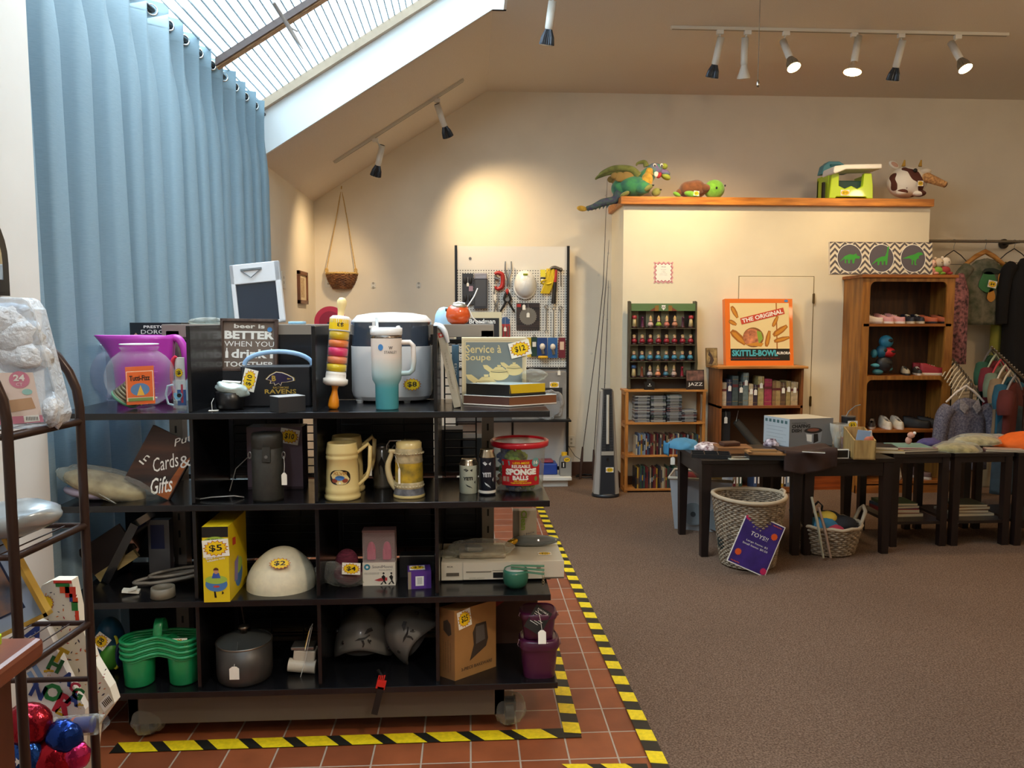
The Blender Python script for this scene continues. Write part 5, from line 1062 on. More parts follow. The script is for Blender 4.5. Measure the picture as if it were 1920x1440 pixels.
t,k=put('purple_carton','dim mauve-brown carton with $10 card behind the dark flask case','carton',517,917,1,.10);w,h=51*k,117*k;b=MB(mat('carton_mauve','6c5a66',.5,var=.2,scale=4));b.bx(-w,w,-.05,.05,0,h);b.use(mat('carton_mauve_dark','40303a',.5));b.bx(-w,w,-.0505,-.05,0,.010);obj('carton',b,t)
sticker(t,w*.55,h*.85,-.052,.075,.06,'$10',ang=R(-10))
b=MB(mat('strap_silver','a09a92',.3,.6));q=W(412,932,Z=zs[1]+.012);b.tube([q+Vector((-.10,.0,-.010)),q+Vector((-.03,-.0,0)),q+Vector((.05,.01,.002)),q+Vector((.08,.03,-.008))],.006,6,flat=.4);b.tube([q+Vector((-.0,.12,-.004)),q+Vector((.02,.14,.08)),q+Vector((.06,.16,.12)),q+Vector((.1,.16,.125))],.002,5);tag(obj('loose_strap',b),'loose grey strap lying left of the dark flask case','strap')
# steins
cr=mat('stoneware_cream','e0c887',.25,coat=.6)
def stein(name,label,px,py,s=1.0,badge=True,hang=False):
    t,k=put(name,label,'stein',px,py,1,.12,group='cream steins on the second shelf');r=30*k*s;h=100*k*s
    b=MB(cr);b.lathe([(0,0),(r*1.02,0),(r*1.06,.006),(r*1.06,h*.07),(r*.99,h*.10),(r*1.03,h*.13),(r*1.0,h*.2),(r*.96,h*.23),(r*.94,h*.5),(r*.90,h*.70),(r*.95,h*.72),(r*.95,h*.77),(r*.90,h*.79),(r*.95,h*.81),(r*.94,h*.85),(r*.86,h*.98),(r*.84,h),(r*.79,h*.99),(r*.78,h*.1),(0,h*.08)],40);obj('body',b,t)
    b=MB(cr);b.tube([(r*.85,0,h*.80),(r*1.25,0,h*.90),(r*1.55,0,h*.98),(r*1.66,0,h*.92),(r*1.60,0,h*.55),(r*1.45,0,h*.38),(r*.92,0,h*.22)],[r*.12,r*.13,r*.15,r*.16,r*.15,r*.14,r*.13],8,flat=.8);obj('handle',b,t)
    if badge:
        R_=r*.955;b=MB(M_INK);c=curved(R_+.001);o=[(.040*abs(math.cos(a*PI/16))**.7*(1 if math.cos(a*PI/16) > 0 else -1),h*.42+.028*abs(math.sin(a*PI/16))**.8*(1 if math.sin(a*PI/16) > 0 else -1)) for a in range(32)]
        b.add([c(x,z) for x,z in o],[tuple(range(32))]);b.use(mat('badge_gold','b8843c',.4)).text('XLVIII',0,h*.42+.015,w=.052,h=.012,bend=curved(R_+.0018),bold=.03)
        b.use(mat('badge_blue','3c6ca8',.4));c2=curved(R_+.0016);b.add([c2(.018*math.cos(a*PI/8),h*.42-.002+.009*math.sin(a*PI/8)) for a in range(16)],[tuple(range(16))]);b.use(mat('badge_rust','8a3c24',.5));c3=curved(R_+.0014)
        for s_ in (-1,1):b.add([c3(s_*.020+.011*math.cos(a*PI/6),h*.42-.012+.008*math.sin(a*PI/6)) for a in range(12)],[tuple(range(12))])
        b.use(M_WHITE).add([curved(R_+.002)(x,h*.42+z) for x,z in ((-.004,-.024),(.004,-.024),(0,-.014))],[(0,1,2)]);obj('badge_print',b,t)
    return t,r,h
stein('stein','cream ceramic stein with a dark XLVIII badge, the front one',638,940,1.08)
t,r,h=stein('stein','plain side of a cream ceramic stein standing behind the badge stein',647,925,1.06,False);hangtag(t,(r*1.5,-.05,h*.62),(r*1.5,-.01,h*.8),.010,.07)
t,k=put('glass_stein','dim grey glass stein with a figure, between cream and ornate steins','stein',716,916,1,.08);b=MB(mat('dim_glass','6c665a',.2,coat=.4));r=19*k;h=76*k;b.lathe([(0,0),(r,0),(r*.95,.01),(r*.86,h*.95),(r*.7,h),(0,h)],30);b.use(M_INK);b.add([curved(r*.93)(x,z) for x,z in ((-.01,h*.35),(.01,h*.35),(.014,h*.6),(0,h*.8),(-.014,h*.6))],[(0,1,2,3,4)]);obj('body',b,t)
b=MB(chrome);b.tube([(r*.8,0,h*.9),(r*1.2,0,h*1.05),(r*1.5,0,h*.9)],.004,6);b.ell((0,0,h*1.02),(r*.7,r*.7,.012));obj('lid',b,t)
t,k=put('ornate_stein','ornate relief stein in ochre and grey with horn shaped handle','stein',765,937,1,.13);r,h=30*k,108*k
so=mat('stein_stone','c2b088',.35,var=.3,scale=40,bump=.6,bd=.002,coat=.3);sy_=mat('stein_ochre','b8962c',.35,var=.5,scale=26,col2='7a6a30',bump=.4);sg=mat('stein_grey','6c6c70',.4,var=.6,scale=40,bump=.6)
b=MB(cr);b.lathe([(0,0),(r*1.02,0),(r*1.04,.006),(r*1.02,.012)],40);b.use(sg).lathe([(r*1.0,.012),(r*.97,h*.05+.01),(r*.93,h*.17)],40);b.use(so).lathe([(r*.93,h*.17),(r*.97,h*.19),(r*.93,h*.22),(r*.95,h*.25),(r*.90,h*.28)],40);b.use(sy_).lathe([(r*.90,h*.28),(r*.89,h*.45),(r*.87,h*.62)],40)
b.use(so).lathe([(r*.87,h*.62),(r*.90,h*.64),(r*.86,h*.70),(r*.87,h*.76),(r*.90,h*.78),(r*.86,h*.80),(r*.87,h*.84),(r*.82,h*.88)],40);b.use(cr).lathe([(r*.82,h*.88),(r*.82,h*.97),(r*.74,h*.985),(r*.70,h),(0,h)],40);obj('body',b,t)
for i in range(20):
    a=2*PI*i/20
b=MB(so)
for zz in (.205,.79):
    for i in range(26):a=2*PI*i/26;b.ell((r*.92*math.cos(a),r*.92*math.sin(a),h*zz),(.005,.005,.0035),8,5)
obj('bead_relief',b,t)
b=MB(mat('horn_cream','d8c493',.3,coat=.4));chain(b,[((-r*.80,-.0,h*.80),.010),((-r*1.25,-.004,h*.82),.007),((-r*1.1,0,h*.77),.009),((-r*1.35,0,h*.55),.011),((-r*1.2,0,h*.30),.012),((-r*.85,0,h*.16),.015),((-r*.7,0,h*.12),.010)]);obj('handle',b,t);hangtag(t,(-r*.55,-.052,h*.55),(-r*.9,-.01,h*.75),.008,.06)
b=MB(mat('pewter','8a8680',.3,.9));b.tube([(-r*.5,0,h),(-r*1.2,0,h*1.0),(-r*1.4,0,h*.92),(-r*1.4,0,h*.84)],.003,6);obj('lid_hinge',b,t)
# cans
def can(px,py,w,h,c,label,band=None,ink='0f1012',inkw=None):
    t,k=put('drink_can',label,'can',px,py,1,.07,group='insulated cans on the second shelf');r=w*k/2;h=h*k
    b=MB(mat('can_'+c,c,.35));b.lathe([(r*.9,0),(r,.004),(r,h*.83)],32);
    if band:b.use(mat('can_band','d8d4cc',.4));b.lathe([(r*1.004,h*.05),(r*1.004,h*.11)],32)
    obj('can',b,t)
    b=MB(mat('can_steel','b8ac98',.2,.95));b.lathe([(r,h*.83),(r*.98,h*.85),(r*.82,h*.93),(r*.80,h*.99),(r*.76,h),(r*.70,h*.985),(0,h*.98)],32);obj('can_top',b,t)
    cv=curved(r+.0012);b=MB(mat('ink_'+ink,ink,.5));b.text('YETI',-r*.1,h*.46,w=r*1.05,h=h*.10,bend=cv,bold=.05)
    for s in ([(-.3,.30),(.1,.24),(.35,.17),(.2,.22),(.05,.20),(-.02,.26),(-.15,.24)],[(-.5,.72),(-.2,.66),(0,.7),(-.25,.75)],[(.1,.7),(.3,.66),(.35,.74)],[(.5,.35),(.6,.3),(.65,.4)]):b.add([cv(x*r*1.2,z*h) for x,z in s],[tuple(range(len(s)))])
    obj('can_print',b,t)
can(879,927,36,66,'c4c8b4','short white insulated can with silver top')
can(914,930,33,88,'171a26','tall dark blue insulated can with silver top',True,'c8ccd0')
# sponge ball bucket
t,k=put('sponge_bucket','clear bucket of sponge balls with red lid and red label','bucket',977,924,1,.2);r=51*k;h=96*k
rn=random.Random(9);cols=['4a6aa8','9ac04a','5aa06a','e07a3c','3c4c8c','b8c84a','c84a5c']
BL=t
b=MB(clear('bucket_plastic','e8ecec',.05,.1,.6));b.lathe([(0,.003),(r*.86,.003),(r*.90,.008),(r*1.0,h*.93)],44);obj('tub',b,t)
b=MB(mat('lid_red','c8182c',.3,coat=.4));b.lathe([(r*1.0,h*.87),(r*1.10,h*.88),(r*1.12,h*.93),(r*1.12,h*.985),(r*1.06,h),(r*1.0,h*.97),(r*.98,h*.95)],44);obj('lid_rim',b,t);b=MB(clear('lid_clear','f4f0ec',.22,.08));b.lathe([(0,h*.955),(r,h*.955)],40);obj('lid_window',b,t)
cl=mat('label_red','b81c24',.4);b=MB(cl);R0=r*.945
def bl(X,Z,e=0):q=R0+.002+e+(Z/h)*.006;a=X/R0;return (q*math.sin(a),-q*math.cos(a),Z)
n=16;b.add([bl(-.078+.156*i/n,z) for z in (h*.14,h*.66) for i in range(n+1)],[(i,i+1,n+2+i,n+1+i) for i in range(n)],True)
def lt(s,x,z,w,hh,m,bd=.02):b.use(m).text(s,x,z,w=w,h=hh,bend=lambda X,Z:bl(X,Z,.0012),bold=bd)
lt('LESS-MESS',0,h*.60,.062,.009,M_YEL);lt('REUSABLE',0,h*.53,.07,.013,M_WHITE,.03);lt('SPONGE',0,h*.42,.12,.026,M_WHITE,.07);lt('BALLS',-.002,h*.30,.06,.018,M_WHITE,.05);lt('LESS CLEAN UP',-.002,h*.235,.05,.006,M_YEL);lt('THAN WATER BALLOONS',0,h*.195,.08,.006,M_YEL)
b.use(mat('label_teal','6aa0a0',.4));b.add([bl(.058+.017*math.cos(a*PI/10),h*.60+.018*math.sin(a*PI/10),.0008) for a in range(20)],[tuple(range(20))]);b.add([bl(x,z*h,.0008) for x,z in ((-.075,.54),(-.042,.55),(-.044,.64),(-.076,.62))],[(0,1,2,3)]);lt('16',.058,h*.60,.018,.015,M_WHITE,.04);b.use(mat('label_tan','b89484',.5));b.add([bl(x,z*h,.0008) for x,z in ((-.072,.22),(-.046,.22),(-.046,.32),(-.072,.32))],[(0,1,2,3)]);b.use(mat('pic_green','7a8a3c'));b.add([bl(.060+.007*math.cos(a*PI/6),h*.27+.010*math.sin(a*PI/6),.0008) for a in range(12)],[tuple(range(12))]);obj('label',b,t)
proto={}
for i in range(16):
    c=cols[i % 7];L=i//6;a=i*1.05+L*.5;q=Vector((r*.58*math.cos(a),r*.58*math.sin(a),.032+L*.048)) if i % 6 else Vector((0,0,.032+L*.048))
    if c not in proto:
        b=MB(mat('sponge_'+c,c,.95,bump=.5));
        for j in range(7):d=Vector((math.cos(j*2.4),math.sin(j*2.4),(j-3)/3.2)).normalized();b.cyl(-d*.032,d*.032,.009,.009,8)
        b.ell((0,0,0),(.022,.022,.022),12,8);o=obj('sponge_ball',b);proto[c]=o
    else:o=proto[c].copy();COL.objects.link(o)
    o.location=BL.location+q;o.rotation_euler=(i,i*2,i*3)
    tag(o,'spiky coloured sponge ball inside the red-lidded bucket','sponge ball','sponge balls in the bucket')
# ---------------------------------------------------------------- third shelf
t,k=put('toy_box','tall yellow toy box with $5 card, printed with a child in a ring','toy box',406,1129,2,.24);t.rotation_euler=(0,0,R(1));w,h=24*k,145*k
yb_=mat('box_yellow','e6c81c',.4);b=MB(yb_);b.bx(-w,w,-.12,.12,0,h);y=-.1206;b.use(M_INK);b.flat([(-w,h*.86),(w,h*.86),(w,h),(-w,h)],y);b.use(mat('box_lime','9ab43c',.5));b.flat([(w*.9*math.cos(a*PI/10),h*.80+.02*math.sin(a*PI/10)) for a in range(11)],y-.0003);b.use(M_INK).text('JUMBO',0,h*.825,w=w*1.2,h=.010,y=y-.0008,bold=.02)
b.use(M_WHITE);b.text('Bump & Bounce',0,h*.60,w=w*1.5,h=.010,y=y-.001,ang=.2,bold=.03);b.text('inflatable belly',.002,h*.565,w=w*1.4,h=.009,y=y-.001,ang=.2,bold=.02)
b.use(mat('toy_blue','4a7cb8',.5));b.flat([(w*.85*math.cos(a*PI/10),h*.24+.028*math.sin(a*PI/10)) for a in range(20)],y-.0006);b.use(mat('toy_lime','a4c04a',.5));b.flat([(w*.85*math.cos(a*PI/10),h*.30+.016*math.sin(a*PI/10)) for a in range(20)],y-.0009)
b.use(mat('toy_shirt','3a58a8',.5));b.flat([(-.016,h*.32),(.016,h*.32),(.010,h*.39),(-.010,h*.39)],y-.0012);b.use(mat('toy_skin','c8916c',.6));b.flat([(.009*math.cos(a*PI/6),h*.415+.011*math.sin(a*PI/6)) for a in range(12)],y-.0014);b.use(mat('toy_hair','5a3020',.6));b.flat([(.010*math.cos(a*PI/10),h*.425+.010*math.sin(a*PI/10)) for a in range(11)],y-.0016)
b.use(M_INK);b.flat([(-.008,h*.06),(.0,h*.06),(-.004,h*.15),(-.010,h*.15)],y-.0004);b.flat([(.018,h*.10),(.026,h*.12),(.02,h*.15)],y-.0004);b.use(mat('toy_red','c8402c',.5));b.flat([(.012*math.cos(a*PI/6),h*.21+.004*math.sin(a*PI/6)) for a in range(12)],y-.001)
x=w+.0006;MS=Matrix.Translation((x,0,0)) @ Matrix.Rotation(PI/2,4,'Z');b.M=MS;b.use(mat('toy_blue','4a7cb8')).flat([(.05*math.cos(a*PI/10),h*.25+.05*math.sin(a*PI/10)) for a in range(20)],0);b.use(mat('toy_lime','a4c04a')).flat([(.05*math.cos(a*PI/10),h*.36+.03*math.sin(a*PI/10)) for a in range(20)],-.0004);b.use(mat('toy_purple','8c7cb0',.5)).flat([(-.06,h*.2),(-.02,h*.18),(.0,h*.5),(-.05,h*.46)],-.0006);b.use(mat('toy_red','c8402c')).flat([(-.07,h*.7),(-.03,h*.68),(-.03,h*.78),(-.07,h*.8)],-.0004);b.M=Matrix();obj('carton',b,t,bevel=.001)
sticker(t,.002,h*.72,-.1225,.094,.064,'$5',ang=R(4))
t,k=put('foam_dome','cream foam helmet dome with $2 starburst in the shelf centre','foam dome',518,1117,2,.22);t.rotation_euler=(0,0,0);b=MB(mat('foam_cream','e8dcbc',.6,var=.08,scale=40,bump=.25));b.ell((0,0,0),(66*k,.12,79*k),36,16,z0=0,f=lambda d:1+.05*math.cos(math.atan2(d.y,d.x))*-(1-d.z)+.02*math.sin(d.z*6));obj('dome',b,t)
sticker(t,.012,.135,-.094,.085,.048,'$2',card=False,M=Matrix.Translation((.012,-.092,.118)) @ Matrix.Rotation(R(-38),4,'X') @ Matrix.Translation((-.012,.094,-.135)))
t,k=put('wrapped_pouch','maroon knitted bundle in clear wrap with $4 card','wrapped bundle',645,1105,2,.12);b=MB(mat('yarn_maroon','6a2438',.9,var=.4,scale=50,bump=.7,stretch=(1,1,6)));b.ell((.01,0,.045),(.058,.055,.045),28,14);b.ell((.0,.02,.085),(.045,.04,.05),24,12);obj('bundle',b,t);b=MB(m_film);b.ell((-.02,-.0,.042),(.095,.062,.045),34,14,rot=(0,R(10),0),f=crumple(0,0,9,41,.45));b.cyl((-.09,-.01,.05),(-.11,-.01,.045),.012,.025,10,caps=False);obj('film',b,t)
sticker(t,.03,.083,-.066,.07,.046,'$4',ang=R(-3))
t,k=put('earbud_box','white and clear package with two pink ear warmers','package',711,1098,2,.06);w,h=31*k,107*k;b=MB(mat('pack_white','e4dccb',.4));b.bx(-w,w,-.03,.03,0,h*.42);b.use(mat('pack_pinkish','b89a98',.5)).bx(-w,w,.02,.03,h*.42,h*.97);b.use(mat('pack_brown','7a5c58',.5)).bx(-w,w,-.028,.03,h*.96,h)
y=-.0306;b.use(mat('logo_teal','3a8ca0',.4));b.flat([(-w*.72+.012*math.cos(a*PI/10),h*.34+.012*math.sin(a*PI/10)) for a in range(20)],y);b.use(M_WHITE).flat([(-w*.72+.005*math.cos(a*PI/6),h*.34+.005*math.sin(a*PI/6)) for a in range(12)],y-.0004);b.use(mat('grey_ink','5d5860')).text('SoundMoovz',w*.22,h*.345,w=w*1.25,h=.011,y=y);b.text('MUSICAL BANDZ',w*.4,h*.285,w=w*.8,h=.004,y=y)
for i in range(2):b.text('motion music bands for kids',-w*.45,h*(.235-.02*i),w=w*.9,h=.003,y=y)
b.use(mat('splash_red','b83c3c',.6));b.flat([(-w*.3,h*.10),(w*.1,h*.14),(w*.5,h*.15),(w*.5,h*.09),(0,h*.08)],y-.0002);b.use(M_INK)
for cx in (.25,.72):cx *= w;b.flat([(cx-.004,h*.02),(cx+.002,h*.09),(cx-.007,h*.16),(cx+.002,h*.2),(cx+.009,h*.16),(cx+.006,h*.10),(cx+.014,h*.03),(cx+.008,h*.03),(cx+.002,h*.07),(cx-.012,h*.02)],y-.0006);b.flat([(cx+.002+.004*math.cos(a*PI/6),h*.225+.004*math.sin(a*PI/6)) for a in range(12)],y-.0006)
obj('carton',b,t);b=MB(clear('pack_clear','f4ecec',.16,.05));b.bx(-w+.001,w-.001,-.028,.02,h*.42,h*.96);obj('clear_cover',b,t)
for s in (-1,1):b=MB(mat('earwarm_pink','d0507c',.4));b.M=Matrix.Translation((s*w*.48,-.012,h*.45));b.ell((0,0,h*.16),(w*.27,.008,h*.17),20,14,f=lambda d:1);b.bx(-w*.27,w*.27,-.007,.007,.0,h*.2);obj('pink_band',b,t,bevel=.004)
t,k=put('small_box','small purple box with a starburst card on its top','box',785,1104,2,.08);t.rotation_euler=(0,0,R(6));w=22*k;h=34*k;b=MB(mat('box_purple','5a348c',.4));b.bx(-w,w,-.04,.04,0,h);b.use(mat('box_tan','9a8c74',.5)).bx(-w,-w+.012,-.0405,-.04,0,h);b.use(M_WHITE).bx(-.016,.016,-.0408,-.04,.012,h*.72);b.use(mat('grey_ink','5d5860'));
for i in range(7):b.bx(-.009+.0028*i,-.008+.0028*i,-.0412,-.0408,.018,h*.66)
obj('box',b,t);sticker(t,-.008,0,0,.06,.05,'$3',M=Matrix.Translation((0,0,h+.0016)) @ Matrix.Rotation(R(-90),4,'X'))
t,k=put('dark_case','dark flat case with a silver strip behind the purple box','case',782,1082,2,.06);b=MB(mat('case_dark','1a1d20',.4));b.bx(-33*k,33*k,-.03,.03,0,42*k);b.use(mat('case_strip','6c6c68',.4)).bx(-33*k,33*k,-.031,-.03,40*k,42*k);obj('case',b,t)
# player with packages
t,k=put('disc_player','silver disc and tape player lying across the third shelf end','player',943,1090,2,.27);w,h=118*k,38*k;ft=.008
sv=mat('player_silver','cfc7b4',.35,.15);b=MB(sv);b.bx(-w,w,-.12,.135,ft,h);obj('housing',b,t,bevel=.002)
y=-.135;b=MB(mat('player_face','ddd5c2',.35,.1));b.bx(-w,-w+.085,y,-.12,ft,h);b.bx(-w+.086,w*.66,y-.003,-.12,ft+.002,h);b.bx(w*.66,w,y,-.12,ft,h);b.use(mat('player_shadow','6a6458',.4,.3));b.bx(-w+.02,-w+.07,y-.003,y,ft+.018,ft+.03);b.bx(w*.66,w,y-.001,y,ft+.0,ft+.006);b.use(mat('display_black','15171a',.2));b.bx(-w*.16+.0,w*.38,y-.0045,y-.003,ft+.008,h*.48);b.bx(w*.14,w*.22,y-.0045,y-.003,h*.62,h*.80);b.use(mat('player_tray','9c968a',.3,.5)).bx(-w*.60,-w*.19,y-.0045,y-.003,h*.50,h*.56);b.bx(-w*.17,w*.50,y-.0042,y-.003,h*.58,h*.60);b.bx(w*.55,w*.62,y-.005,y-.003,h*.66,h*.80)
b.use(M_INK).text('RCA',-w+.035,h*.80,w=.022,h=.006,y=y-.0006,bold=.02);b.text('DVD player',-w*.42,ft+.008,w=.06,h=.004,y=y-.0044);obj('front_panel',b,t)
b=MB(M_INK)
for x in (-w*.8,w*.75):b.cyl((x,-.11,0),(x,-.11,ft),.012,n=12);b.cyl((x,.10,0),(x,.10,ft),.012,n=12)
obj('foot',b,t);sticker(t,w*.72,0,0,.055,.04,'$20',M=Matrix.Translation((0,-.04,h+.0016)) @ Matrix.Rotation(R(-90),4,'X'))
pl=t.location;t=thing('wrapped_cable','clear bag of beige accessories lying on top of the silver player','bag',pl+Vector((-.085,-.03,h)));b=MB(mat('accessory_beige','a89a84',.5,var=.3,scale=25));b.bx(-.09,.10,-.06,.07,0,.022);b.use(mat('accessory_grey','8c8c88',.3,.4)).box((-.03,-.02,.033),(.07,.05,.022),(0,.1,.2));obj('contents',b,t,bevel=.008);b=MB(m_film);b.ell((0,0,.028),(.125,.085,.03),36,12,f=crumple(0,0,9,51,.5));b.ell((-.13,-.03,.015),(.045,.03,.015),20,10,f=crumple(0,0,9,3,.6));obj('film',b,t)
t=thing('film_roll','roll of clear film with a yellow tip at the back of the silver player','plastic wrap',pl+Vector((.14,.08,h+.001)));b=MB(clear('film_dark','9aa0a0',.3,.08));b.ell((0,0,.022),(.10,.03,.022),32,12,f=crumple(0,0,9,61,.4));obj('roll',b,t);b=MB(mat('gold_foil','c8961c',.25,.6));b.ell((-.095,-.02,.02),(.03,.015,.014),14,8,rot=(0,-.4,0));obj('yellow_tip',b,t)
t,k=put('white_carton','tall pale carton with green vertical letters behind the silver player','carton',975,1052,2,.06,z=zs[2]);p=Vector((XA(982,3.24,1000),3.25,zs[2]));t.location=p;b=MB(mat('carton_pale','a89c88',.5));b.bx(-.02,.055,-.02,.025,0,.225);b.use(mat('carton_side','7c7468',.5)).bx(-.045,-.02,-.015,.025,0,.225);b.use(mat('letter_green','7c9a2c',.5)).text('Clean',.0,.185,w=.085,h=.026,y=-.0215,ang=R(-90),bold=.03);b.use(mat('grey_ink','5d5860'));b.text('2 PACK',.022,.128,w=.05,h=.008,y=-.0215,ang=.2);obj('carton',b,t)
t,k=put('measuring_cups','small green bowl of measuring spoons beside the silver player','measuring cups',968,1108,2,.09);gm=mat('cup_green','2f6a54',.35);r=25*k;b=MB(gm);b.lathe([(0,0),(r*.55,0),(r*.9,.016),(r,.04),(r*.98,.062),(r*.9,.074),(r*.85,.072),(r*.9,.04),(r*.6,.01),(0,.008)],30);b.use(mat('flour_white','b4b0a4',.6,bump=.5)).ell((0,0,.064),(r*.92,r*.9,.014),20,8,f=crumple(0,0,6,7,.3));obj('bowl',b,t)
for i in range(3):b=MB(mat('spoon_green','4a8468',.35));b.box((.045,-.02-.002*i,.090-.012*i),(.13,.014,.004),(0,.05*i,-.1));obj('spoon_handle',b,t)
b=MB(mat('brass_chain','a89878',.3,.9))
for i in range(5):b.tube([(.105+.004*math.cos(a*PI/4),-.028+(.003*math.sin(a*PI/4) if i % 2 else 0),.062-.011*i+.006*math.sin(a*PI/4)) for a in range(8)],.0012,4,closed=True)
obj('chain',b,t)
# left bay of the third shelf
t,k=put('oval_tray','grey rimmed oval rack lying tilted on the left of third shelf','rack',300,1108,2,.12);gr=mat('rim_grey','9c968c',.4);b=MB(gr);M=Matrix.Rotation(R(-8),4,'Y') ;b.M=Matrix.Translation((0,.03,.022)) @ M
b.tube([(.135*math.cos(a*PI/16),.055*math.sin(a*PI/16)*(1 if math.cos(a*PI/16) > -.5 else .8),.002) for a in range(32)],.007,6,closed=True);b.M=Matrix.Translation((.03,.03,.045)) @ M;b.tube([(.105*math.cos(a*PI/16),.045*math.sin(a*PI/16),0) for a in range(32)],.006,6,closed=True);obj('rim',b,t);b=MB(mat('rim_dark','3a3836',.5));b.M=Matrix.Translation((0,.03,.012)) @ M;b.lathe([(0,0),(.13,0),(.135,.006),(.0,.008)],30,sy=.42);obj('base',b,t)
t,k=put('tape_roll','short grey-brown ring like a tape roll in front of the oval rack','tape roll',299,1125,2,.07);b=MB(mat('tape_tan','7c7464',.5));b.lathe([(.040,0),(.044,.002),(.042,.038),(.034,.038),(.034,0)],30,closed=True);obj('roll',b,t)
t,k=put('paper_scrap','small white crumpled clip lying under the oval rack','paper',243,1116,2,.03);b=MB(M_CARD);b.box((0,0,.012),(.06,.03,.010),(0,.15,.2));b.box((.01,-.01,.022),(.03,.02,.006),(.2,-.3,0));obj('scrap',b,t)
t=thing('wooden_board','pale wooden board leaning across the dark left bay of third shelf','board',W(150,1110,Z=zs[2])+Vector((0,.12,.0)));b=MB(wood('board_pale','b09a68','94804f',.5,'x'));b.M=Matrix.Rotation(R(-33),4,'Y');b.bx(.02,.20,-.01,.01,-.012,.022);b.use(mat('board_dark','2a1c18',.5)).bx(.0,.2,.02,.03,.02,.14);obj('board',b,t)
t=thing('picture_box','dim white and blue printed carton behind the left post of third shelf','carton',(XA(300,3.2,1000),3.2,zs[2]));b=MB(mat('carton_dim','6c6c70',.5));b.bx(-.04,.045,-.02,.02,0,.22);b.use(mat('print_navy','1c2a5c',.5)).bx(-.03,.025,-.0206,-.02,.10,.20);obj('carton',b,t)
t=thing('binder','glossy dark binder leaning in the left bay of third shelf','binder',(XA(215,3.15,1090),3.15,zs[2]),rot=(0,R(28),0));b=MB(mat('binder_black','14171c',.15,coat=.5));b.bx(-.012,.02,-.1,.08,.01,.27);obj('cover',b,t)
# ---------------------------------------------------------------- bottom shelf
gc=mat('caddy_green','1f9a5c',.3,coat=.3,spec=.6);k=.00203
base=W(292,1293,Z=zs[3])+Vector((0,.065,0))
def caddy(i):
    t=thing('plastic_caddy',['green twin cup carrier at the bottom of the nested stack','green twin cup carrier, second from bottom of the stack','green twin cup carrier, second from top of the stack','green twin cup carrier on top, its handle and card visible'][i],'cup carrier',base+Vector((0,.0,.0205*i)),group='green cup carriers nested together');t.rotation_euler=(0,0,R(3))
    b=MB(gc);D=.082;rt,rb,h=.062,.050,.115
    for s in (-1,1):b.lathe([(0,.002),(rb,.002),(rb+.003,.006),(rt-.004,h)],32,c=(s*D,0,0))
    obj('cups',b,t)
    b=MB(gc);n=64;pts=[]
    for j in range(n):
        a=2*PI*j/n;s=1 if math.cos(a) > 0 else -1;x=s*D*.0+(D+rt)*math.cos(a);wdt=rt*.55+rt*.45*min(1,abs(x)/D) if abs(x) < D else math.sqrt(max(0,rt*rt-(abs(x)-D)**2))
        y=wdt*(1 if math.sin(a) > 0 else -1) if abs(math.sin(a)) > 1e-6 else 0;z=h+.012*(1-min(1,(abs(x)/D)**2));pts.append((x,y,z))
    b.tube(pts,.0065,8,closed=True);b.tube([(p[0]*.97,p[1]*.95,p[2]-.010) for p in pts],.0045,6,closed=True)
    for s in (-1,1):b.add([(-.030,s*.034,h+.012),(.030,s*.034,h+.012),(.030,s*.02,h+.012),(-.030,s*.02,h+.012)],[(0,1,2,3)])
    obj('rim',b,t)
    if i == 3:
        b=MB(gc);b.grid(lambda u,v:(-.016+.032*u,.036*math.cos(PI*v),h+.01+.062*math.sin(PI*v)),2,14);obj('handle',b,t,solid=.004)
    return t
for i in range(4):ct=caddy(i)
sticker(ct,.085,.10,-.052,.055,.055,'$6',ang=0,M=Matrix())
t,k=put('ring_toy','round blue, green and yellow packed toy with a tilted price card','toy',193,1268,3,.1);b=MB(mat('toy_deep_blue','1f5474',.4));h_=.10;b.ell((0,.02,.105),(.055,.06,.105),28,16);b.use(mat('toy_green','4c9a34',.4)).ell((.012,.0,.07),(.042,.05,.065),24,12);b.use(mat('toy_yellow_r','d8d43c',.4));b.tube([(.035+.012*math.cos(a*PI/10),-.015,.08+.065*math.sin(a*PI/10)) for a in range(20)],.006,6,closed=True);b.use(mat('toy_navy','1c2c54',.4)).ell((.048,.01,.07),(.014,.05,.06));obj('ring',b,t);sticker(t,.004,.145,-.06,.056,.056,'$8',ang=R(50))
# saucepan
t,k=put('saucepan','dark grey saucepan with glass lid, string tag and handle at back','saucepan',444,1294,3,.22);r=53*k;h=74*k;pm=mat('pan_grey','4a4642',.4,.5);b=MB(pm);b.lathe([(0,0),(r*.88,0),(r*.95,.006),(r,.03),(r,h),(r*.97,h),(r*.96,.03),(0,.01)],44);obj('pan',b,t)
b=MB(mat('pan_rim','8c8478',.3,.9));b.lathe([(r*1.0,h-.002),(r*1.02,h+.002),(r*1.0,h+.005),(r*.96,h+.003)],44);obj('lid_rim',b,t);b=MB(clear('lid_glass','8c908c',.06,.05,.6));b.lathe([(r*.97,h+.003),(r*.7,h+.020),(r*.3,h+.030),(0,h+.032)],40);lg2=obj('glass_lid',b,t);b=MB(mat('pan_rim','8c8478'));b.lathe([(0,h+.030),(.012,h+.032),(.012,h+.045),(.022,h+.052),(.018,h+.060),(0,h+.062)],20);obj('lid_knob',b,t)
b=MB(mat('handle_black','1c1b1a',.4));b.tube([(-.02,r*.95,h-.01),(-.03,r*1.05,h+.04),(-.04,r*1.05,h+.11)],[.010,.012,.014],8,flat=.5);obj('handle',b,t);hangtag(t,(-.008,-r-.004,h*.62),(-.006,-.06,h+.02),.036,.05)
